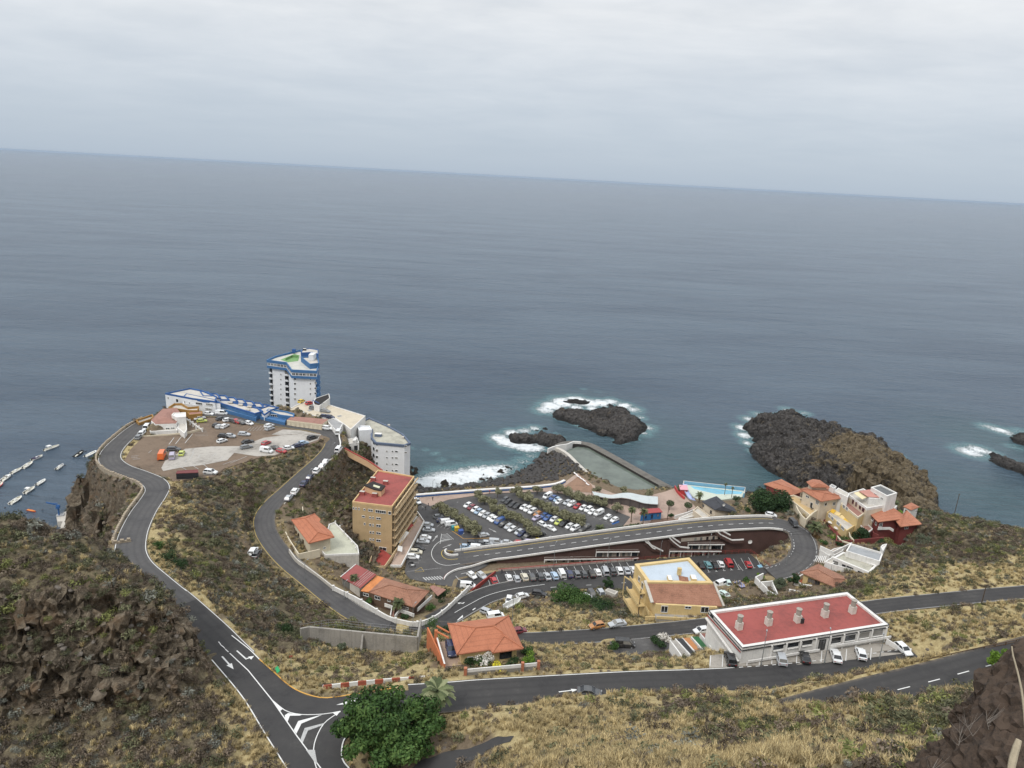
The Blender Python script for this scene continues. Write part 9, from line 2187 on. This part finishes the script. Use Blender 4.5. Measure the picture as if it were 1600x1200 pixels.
for a in ((247,857,None,1.9,LUSH,'small round dark green shrub by the cliff road, farthest of three',101),(258,876,None,2.7,DEEP,'dark green shrub by the cliff road in the middle of three',102),(281,890,None,2.7,DEEP,'dark green shrub by the cliff road, nearest of three',103),
  (735,1042,40.5,2.0,DEEP,'dark shrub at the left of the front garden',104),(753,1042,40.5,2.2,LUSH,'green shrub under the white blossom in the front garden',105),(800,1042,40.5,2.0,DEEP,'dark shrub right of the yellow blossom',106),(828,1035,40.8,1.9,BRIGHT,'bright green shrub at the right end of the front garden',107),(822,1024,40,1.7,LUSH,'green shrub beside the orange hipped roof',108),
  (757,1034,41.6,1.8,FLOW_W,'white flowering shrub in the front garden',109),(780,1050,42.2,1.7,FLOW_Y,'yellow flowering bush spilling over the garden wall',110),(808,1048,42.2,.9,FLOW_Y,'small yellow flowering bush on the garden wall',111),(680,984,17,3.0,LUSH,'green shrubbery behind the burnt orange wall',112),(700,990,18,2.2,DEEP,'dark shrubbery beside the orange hipped roof',113),
  (686,938,12.5,2.2,DEEP,'dark shrub in the bungalow garden by the balustrade',114),(672,952,13.2,2.0,LUSH,'green shrub in the corner of the bungalow garden',115),(577,942,14.6,1.5,LUSH,'green shrub in the left of the bungalow garden',116),(632,965,14.4,1.2,DEEP,'round shrub before the bungalow terrace',117),(693,930,12,2.0,DEEP,'dark shrub by the rose porch roof',118),
  (1276,843,16.4,1.8,RUSTV,'russet shrub under the spreading palm',119),(1284,838,16.6,1.8,LUSH,'green shrub beside the spreading palm',120),(1302,845,16.6,2.1,BRIGHT,'bright shrub in the garden by the hairpin',121),(1318,845,16.8,2.0,LUSH,'green shrub inside the white garden wall',122),(1021,1001,25.4,2.0,DEEP,'dark shrub by the roadside bay',123),(1037,1000,25.6,2.0,FLOW_W,'white flowering shrub by the roadside bay',124),(1031,1010,25.8,1.7,DEEP,'dark hedge end by the roadside bay',125),
  (1150,948,17.5,2.4,RUSTV,'russet shrub behind the long red roof, left of two',126),(1180,943,17.5,2.4,RUSTV,'russet shrub behind the long red roof, right of two',127),(1128,938,15,1.8,LUSH,'green shrub beside the pale green saloon',128),(1048,806,5.8,1.3,DEEP,'clump of dark shrubs under the clipped tree',129),(1150,782,6,2.0,DEEP,'dark shrub left of the big dark tree',130),(1405,805,18,2.2,BRIGHT,'bright shrub on the crest behind the red house',131),(1430,800,17,2.4,LUSH,'green shrub on the crest right of the red house',132),(1462,806,18.6,2.4,SAGE,'grey-green shrub on the right-hand crest',133),(1440,845,22,2.6,SAGE,'large pale cactus-like shrub on the slope',134),(960,1014,26.4,1.6,LUSH,'green shrub at the left of the roadside bay',135),
  (1165,908,10.8,1.2,LUSH,'small green shrub by the white yard wall',136),(1188,903,11.5,1.4,BRIGHT,'bright green shrub inside the white yard wall',137),(706,865.5,6.4,.7,RUSTV,'low russet plant in the kerb nose of the ramp',138),(445,985,30,2.0,DEEP,'dark shrub left of the grey concrete wall',139),(534,1012,30,1.0,SAGE,'grey shrub against the concrete wall',140)):
 bush(*a)
for i,(x,y,R,mt,t) in enumerate(((1288,851,1.5,LUSH,'green shrub at the foot of the villa garden, nearest the hairpin'),(1312,852,1.4,DEEP,'dark shrub under the white garden wall corner'),(1263,826,1.3,SAGE,'grey-green shrub below the cream yard wall'),(1376,850,1.6,DEEP,'dark shrub behind the modern white house'),(1390,848,1.8,SAGE,'grey-green shrub on the bank below the dark red house'),(1418,832,2.0,LUSH,'green shrub on the bank right of the dark red house'),(1166,800,1.6,LUSH,'green shrub between the slate roof and the big dark tree'),(1227,800,1.6,DEEP,'dark shrub right of the big dark tree'),(1150,790,1.4,SAGE,'grey-green shrub behind the slate-roofed house'))):bush(x,y,None,R,mt,t,160 +i)
# hedge beside the main car park's end
mb=None
hd_pts=[P(x,y,5.9) for x,y in ((948,832),(965,828.5),(985,825),(1000,822))]
me=leaves_mesh('hedge',[(p.x -hd_pts[0].x,p.y -hd_pts[0].y,.7,1.3,.8,.8) for p in catmull(hd_pts,1.0)],2400,.15,DEEP,77);hg=bpy.data.objects.new('hedge',me);link(hg);hg.location=hd_pts[0];tag(hg,'dark clipped hedge along the far parapet by the palms','hedge')
# ------------------------------------------------------------------ ground cover nobody could count: scrub, dry grass, stones
SC=[leaf_mat('scrub_olive',(.044,.046,.024),(.104,.106,.056),(.185,.182,.102),inst=True),leaf_mat('scrub_brown',(.050,.038,.027),(.112,.086,.062),(.19,.155,.115),inst=True),leaf_mat('scrub_grey',(.075,.075,.062),(.145,.148,.122),(.25,.255,.215),inst=True),leaf_mat('scrub_lime',(.07,.08,.022),(.145,.155,.05),(.24,.245,.10),inst=True)]
TWIG=leaf_mat('dead_twig',(.06,.05,.042),(.135,.115,.095),(.23,.20,.17),.9,inst=True)
GR=leaf_mat('straw',(.20,.15,.075),(.44,.345,.175),(.62,.52,.30),.9,inst=True)
def protos():
 out={}
 def ob(n,me):o=bpy.data.objects.new(n,me);return o
 for i,m_ in enumerate(SC):
  out['scrub%d' % i]=[ob('shrub_clump',leaves_mesh('shrub_clump',[(0,0,.28,.5,.5,.34),(.28,.1,.24,.32,.32,.26),(-.22,.2,.26,.32,.3,.28),(0,-.28,.2,.34,.3,.24)],150,.095,m_,200 +i*7 +v,.4,.35,.45)) for v in range(2)]
 r=np.random.default_rng(9);g=[]
 for v in range(3):
  n=46;base=r.normal(size=(n,2))*.13;a=r.random(n)*6.283;l=.35 +.4*r.random(n);sp=.25 +.5*r.random(n)
  V=[];rn=[]
  for k in range(n):
   d=np.array([math.cos(a[k]),math.sin(a[k])]);s=np.array([-d[1],d[0]])*.022;b0=base[k];m1=b0 +d*sp[k]*l[k]*.4;tip=b0 +d*sp[k]*l[k]
   V+=[(*(b0 -s),0),(*(b0 +s),0),(*(m1 +s*.8),l[k]*.62),(*(m1 -s*.8),l[k]*.62),(*(m1 -s*.8),l[k]*.62),(*(m1 +s*.8),l[k]*.62),(*tip,l[k]*.95),(*tip,l[k]*.95)];rn+=[r.random()]*8
  me=bpy.data.meshes.new('grass_tuft');me.from_pydata(V,[],[(i,i +1,i +2,i +3) for i in range(0,len(V),8)] +[(i +4,i +5,i +6) for i in range(0,len(V),8)]);me.materials.append(GR)
  at=me.attributes.new('rnd','FLOAT','POINT');at.data.foreach_set('value',np.array(rn,np.float32));g.append(ob('grass_tuft',me))
 out['grass']=g
 tw=[]
 for v in range(2):                                              # dead, twiggy cushions
  rr=random.Random(400 +v);mb=MB();rn=[]
  for k in range(46):
   a,e,l=rr.uniform(0,6.283),rr.uniform(.25,1.45),rr.uniform(.3,.6);d=Vector((math.cos(a)*math.cos(e),math.sin(a)*math.cos(e),math.sin(e)));s=d.cross(Vector((rr.uniform(-1,1),rr.uniform(-1,1),rr.uniform(-1,1)))).normalized()*.012;b0=Vector((rr.uniform(-.15,.15),rr.uniform(-.15,.15),0));t=b0 +d*l
   mb.face([b0 -s,b0 +s,t +s*.5,t -s*.5]);q=rr.random();rn+=[q]*4
   for h_ in range(3):
    f=b0 +d*l*rr.uniform(.4,.95);g_=f +(d +Vector((rr.uniform(-.8,.8),rr.uniform(-.8,.8),rr.uniform(-.2,.6)))).normalized()*l*.4;mb.face([f -s*.7,f +s*.7,g_ +s*.3,g_ -s*.3]);rn+=[q]*4
  me=mb.mesh('twig_cushion',TWIG);at=me.attributes.new('rnd','FLOAT','POINT');at.data.foreach_set('value',np.array(rn,np.float32));tw.append(ob('twig_cushion',me))
 out['twig']=tw
 CR=M('crag_stone',(.15,.122,.09),.95,.3,1.6,bump=.4);out['crag']=[ob('crag_block',rock_mesh('crag_block',320 +v,2,.8,CR)) for v in range(4)]
 ST=M('weathered_stone',(.15,.13,.11),.95,.3,2.5)
 out['stone']=[ob('field_stone',rock_mesh('field_stone',300 +v,1,.65,ST)) for v in range(2)]
 return out
PRO=protos()
def scatter(name,prs,xyz,scale,seed):
 """geometry-node instances of small plants on given points; one object, kind stuff"""
 r=np.random.default_rng(seed)
 for v,pr in enumerate(prs):
  sel=np.arange(v,len(xyz),len(prs))
  if not len(sel):continue
  me=bpy.data.meshes.new(name +'_points');me.vertices.add(len(sel));me.vertices.foreach_set('co',xyz[sel].astype(np.float32).ravel())
  a=me.attributes.new('sc','FLOAT','POINT');a.data.foreach_set('value',scale[sel].astype(np.float32))
  a=me.attributes.new('rot','FLOAT_VECTOR','POINT');a.data.foreach_set('vector',np.stack([r.normal(size=len(sel))*.12,r.normal(size=len(sel))*.12,r.random(len(sel))*6.283],-1).astype(np.float32).ravel())
  o=bpy.data.objects.new(name,me);link(o);tag(o,kind='stuff')
  ng=bpy.data.node_groups.new(name,'GeometryNodeTree');ng.interface.new_socket('Geometry',in_out='INPUT',socket_type='NodeSocketGeometry');ng.interface.new_socket('Geometry',in_out='OUTPUT',socket_type='NodeSocketGeometry')
  N=ng.nodes;i_,o_=N.new('NodeGroupInput'),N.new('NodeGroupOutput');inst=N.new('GeometryNodeInstanceOnPoints');oi=N.new('GeometryNodeObjectInfo');oi.inputs['Object'].default_value=pr;oi.inputs['As Instance'].default_value=True
  s1,s2=N.new('GeometryNodeInputNamedAttribute'),N.new('GeometryNodeInputNamedAttribute');s1.data_type='FLOAT';s1.inputs['Name'].default_value='sc';s2.data_type='FLOAT_VECTOR';s2.inputs['Name'].default_value='rot'
  L_=ng.links;L_.new(i_.outputs[0],inst.inputs['Points']);L_.new(oi.outputs['Geometry'],inst.inputs['Instance']);L_.new(s1.outputs['Attribute'],inst.inputs['Scale']);L_.new(s2.outputs['Attribute'],inst.inputs['Rotation']);L_.new(inst.outputs[0],o_.inputs[0])
  md=o.modifiers.new('scatter','NODES');md.node_group=ng
# candidate points: cells of the land grid, weighted by kind of ground, kept clear of paving and buildings
clear=built.copy()
for poly in FOOT:
 xs=[p[0] for p in poly];ys=[p[1] for p in poly];i0,i1=np.searchsorted(gx,(min(xs) -2,max(xs) +2));j0,j1=np.searchsorted(gy,(min(ys) -2,max(ys) +2))
 if i0<i1 and j0<j1:sl=(slice(j0,j1),slice(i0,i1));clear[sl]=np.minimum(clear[sl],poly_dist(GX[sl],GY[sl],poly))
inpool=poly_dist(GX,GY,POOL);clear=np.minimum(clear,inpool)
for a,b in zip(TARMAC,TARMAC[1:]):clear=np.minimum(clear,seg_dist(GX,GY,a,b)[0] -1.6)
for pl_,z in ((((640,781),(893,738),(925,757),(1040,766),(1170,755),(1165,785),(1100,815),(985,830),(700,790)),5.5),(((520,925),(560,885),(700,915),(735,920),(650,978),(600,966)),14),(((640,905),(740,880),(900,850),(1000,840),(1000,876),(780,892)),8)):
 clear=np.minimum(clear,poly_dist(GX,GY,[P(x,y,z).to_2d() for x,y in pl_]))
cf=P(1,1,0)
fx=GX;ff=GY*cp -(GZ -CAM_H)*sp;uu=GY*sp +(GZ -CAM_H)*cp
xx,yy=fx/ff*FPX,-uu/ff*FPX;PXX,PYY=800 +xx*ca -yy*sa,600 +xx*sa +yy*ca
infr=(ff>5) &(PXX>-260) &(PXX<1860) &(PYY>500) &(PYY<1420)          # the rest of the land is built bare
area=np.gradient(gy)[:,None]*np.gradient(gx)[None,:]
n_big=fbm(GX,GY,14,3,51);n_sm=fbm(GX,GY,4,3,52)
PYb=PYY
infr &= (ff>40)
def pick(dens,seed,jitter=.45):
 r=np.random.default_rng(seed);lam=np.where(infr &(GZ>1.2),dens*area,0)
 cnt=r.poisson(np.clip(lam,0,6));j,i=np.nonzero(cnt);rep=cnt[j,i];j,i=np.repeat(j,rep),np.repeat(i,rep)
 j=np.clip(j,1,len(gy) -2);i=np.clip(i,1,len(gx) -2)
 ox,oy=(r.random(len(i)) -.5),(r.random(len(i)) -.5)
 x=gx[i] +ox*(gx[i +1] -gx[i -1])/2;y=gy[j] +oy*(gy[j +1] -gy[j -1])/2
 z=HZ[j,i] +ox*(HZ[j,i +1] -HZ[j,i -1])/2 +oy*(HZ[j +1,i] -HZ[j -1,i])/2
 return np.stack([x +HX[j,i] -GX[j,i],y +HY[j,i] -GY[j,i],z -.04],-1),r
okg=(clear>.35)
near=np.clip((150 -ff)/60,.35,1.2)
wS,wG,wR,wD=wk
for i,(amt,seed,nz) in enumerate(((.85,1,n_sm),(.75,2,1 -n_sm),(.22,3,n_big),(.22,4,1 -n_big))):
 d=okg*(wS*1.0 +wG*.16 +wD*.12 +rockw*.46)*amt*np.clip((nz -.38)*5.0,.04,1.9)
 xyz,r=pick(d,seed)
 scatter('scrub',PRO['scrub%d' % i],xyz,.5 +.9*r.random(len(xyz))**2.0 +1.6*r.random(len(xyz))**7 +.25*r.random(len(xyz)),seed)
d=okg*(wG*3.6 +wS*.55 +wD*.25 +(clear<3.2)*.5)*near*np.clip((n_sm*.5 +n_big*.5 -.36)*6.0,.06,1.6)*(1 -.85*np.clip(rockw,0,1))
xyz,r=pick(d,9);scatter('dry_grass',PRO['grass'],xyz,.75 +.8*r.random(len(xyz)),9)
d=okg*np.clip(1 -1.6*rockw,0,1)*(wS*.5 +wG*.18)*np.clip((n_big -.35)*3,.1,1.5)*np.clip((190 -ff)/70,0,1);xyz,r=pick(d,21);scatter('dead_scrub',PRO['twig'],xyz,.8 +1.2*r.random(len(xyz))**1.5,21)
d=(clear>1.2)*np.clip(rockw -.3,0,1)*.14*np.clip((n_sm -.3)*3,.1,1.4);xyz,r=pick(d,23);scatter('crag_blocks',PRO['crag'],xyz -np.array([0,0,.15]),.22 +1.05*r.random(len(xyz))**2.6,23)
d=(clear>.5)*(wD*.10 +wS*.05 +rockw*.35 +.02);xyz,r=pick(d,12);scatter('loose_stones',PRO['stone'],xyz,.12 +.5*r.random(len(xyz))**3,12)
# ------------------------------------------------------------------ the dark outcrop close by at the lower right, with bare stalks
oc=MB();orr=random.Random(8)
om=bpy.data.meshes.new('rock_outcrop');bm=bmesh.new()
for (x,y,dist,r,hz_) in ((1616,1022,41,1.3,2.0),(1606,1068,40,2.0,2.6),(1592,1115,39,2.3,2.8),(1632,1120,37,3.2,4.4),(1552,1160,38.5,2.0,2.5),(1600,1195,36,3.2,3.9),(1508,1190,39,1.7,2.2),(1462,1208,40,1.4,1.7),(1530,1225,37,2.4,2.9),(1510,1110,45,.9,.9),(1645,1060,38,2.8,4.6)):
 c=Q(x,y,dist) -Vector((0,0,hz_*.55));res=bmesh.ops.create_icosphere(bm,subdivisions=5,radius=1.0)
 for v in res['verts']:
  v.co=c +Vector((v.co.x*r,v.co.y*r,v.co.z*hz_))
co=np.array([v.co[:] for v in bm.verts]);bm.normal_update();no=np.array([v.normal[:] for v in bm.verts])
b1,k1=blocks3(co[:,0],co[:,1],co[:,2],1.1,95);b2,k2=blocks3(co[:,0],co[:,1],co[:,2],.42,96)
dd=(fbm3(co[:,0],co[:,1],co[:,2],2.4,6,91) -.62)*1.5 +b1*.55 -(1 -k1)*.2 +b2*.2 -(1 -k2)*.08
for v,d_,n_ in zip(bm.verts,dd,no):v.co=v.co +Vector(n_)*float(d_)
bm.to_mesh(om);bm.free();om.materials.append(M('dark_tuff',(.068,.048,.035),.95,.34,1.6,bump=.5,bscale=5,col2=(.018,.015,.013)))
oo=bpy.data.objects.new('rock_outcrop',om);link(oo);tag(oo,'dark crumbling rock outcrop close by in the lower right corner','rock')
def stalk(name,pts,r,label,head=False,n_side=0,mat=None,cat='plant',seed=1):
 root=empty(name,pts[0],0,label,cat);o=root.location.copy();mb=MB();l=catmull(pts,.15);mb.tube([p -o for p in l],[r*(1 -.6*i/len(l)) for i in range(len(l))],6);mb.build('stem',mat or STALK,root)
 rr=random.Random(seed)
 for k in range(n_side):
  i=int(len(l)*rr.uniform(.05,.6));d=Vector((rr.uniform(-1,1),rr.uniform(-.3,.3),rr.uniform(.4,1.2))).normalized();a=l[i];mb=MB();L_=rr.uniform(.5,1.2);mb.tube([a -o,a +d*L_*.5 -o,a +d*L_ +Vector((0,0,.12)) -o],[r*.6,r*.4,r*.15],5);mb.build('twig',mat or STALK,root)
 if head:
  mb=MB();q=l[-10:];mb.tube([p -o for p in q],[r*1.5,r*3,r*4,r*4.4,r*4.2,r*4,r*3.2,r*2.4,r*1.6,r*.6],8);mb.build('seed_head',mat or STALK,root)
STALK=M('bleached_stalk',(.44,.37,.26),.85,.12,2)
stalk('dry_stalk',[Q(1604,1150,18),Q(1598,1090,18),Q(1590,1050,18),Q(1583,1025,18),Q(1581,1010,18)],.035,'tall bare pale stalk leaning at the right edge')
stalk('grass_stem',[Q(1575,1230,14),Q(1580,1200,14),Q(1585,1178,14),Q(1592,1156,14)],.016,'pale grass stem with a feathery seed head at bottom right',True)
for k,(x,y,d_) in enumerate(((1520,1150,36.5),(1545,1140,36.5),(1498,1165,37),(1450,1215,36))):
 stalk('dead_bush',[Q(x,y,d_),Q(x -8 +5*k,y -14,d_),Q(x -14 +10*k,y -30,d_)],.014,('bare grey bush on the outcrop, left of its pair','bare grey bush on the outcrop, right of its pair','small bare bush low on the outcrop ledge','bare bush at the foot of the outcrop')[k],False,9,M('grey_twig',(.25,.22,.19),.9,.1),'bush',50 +k)
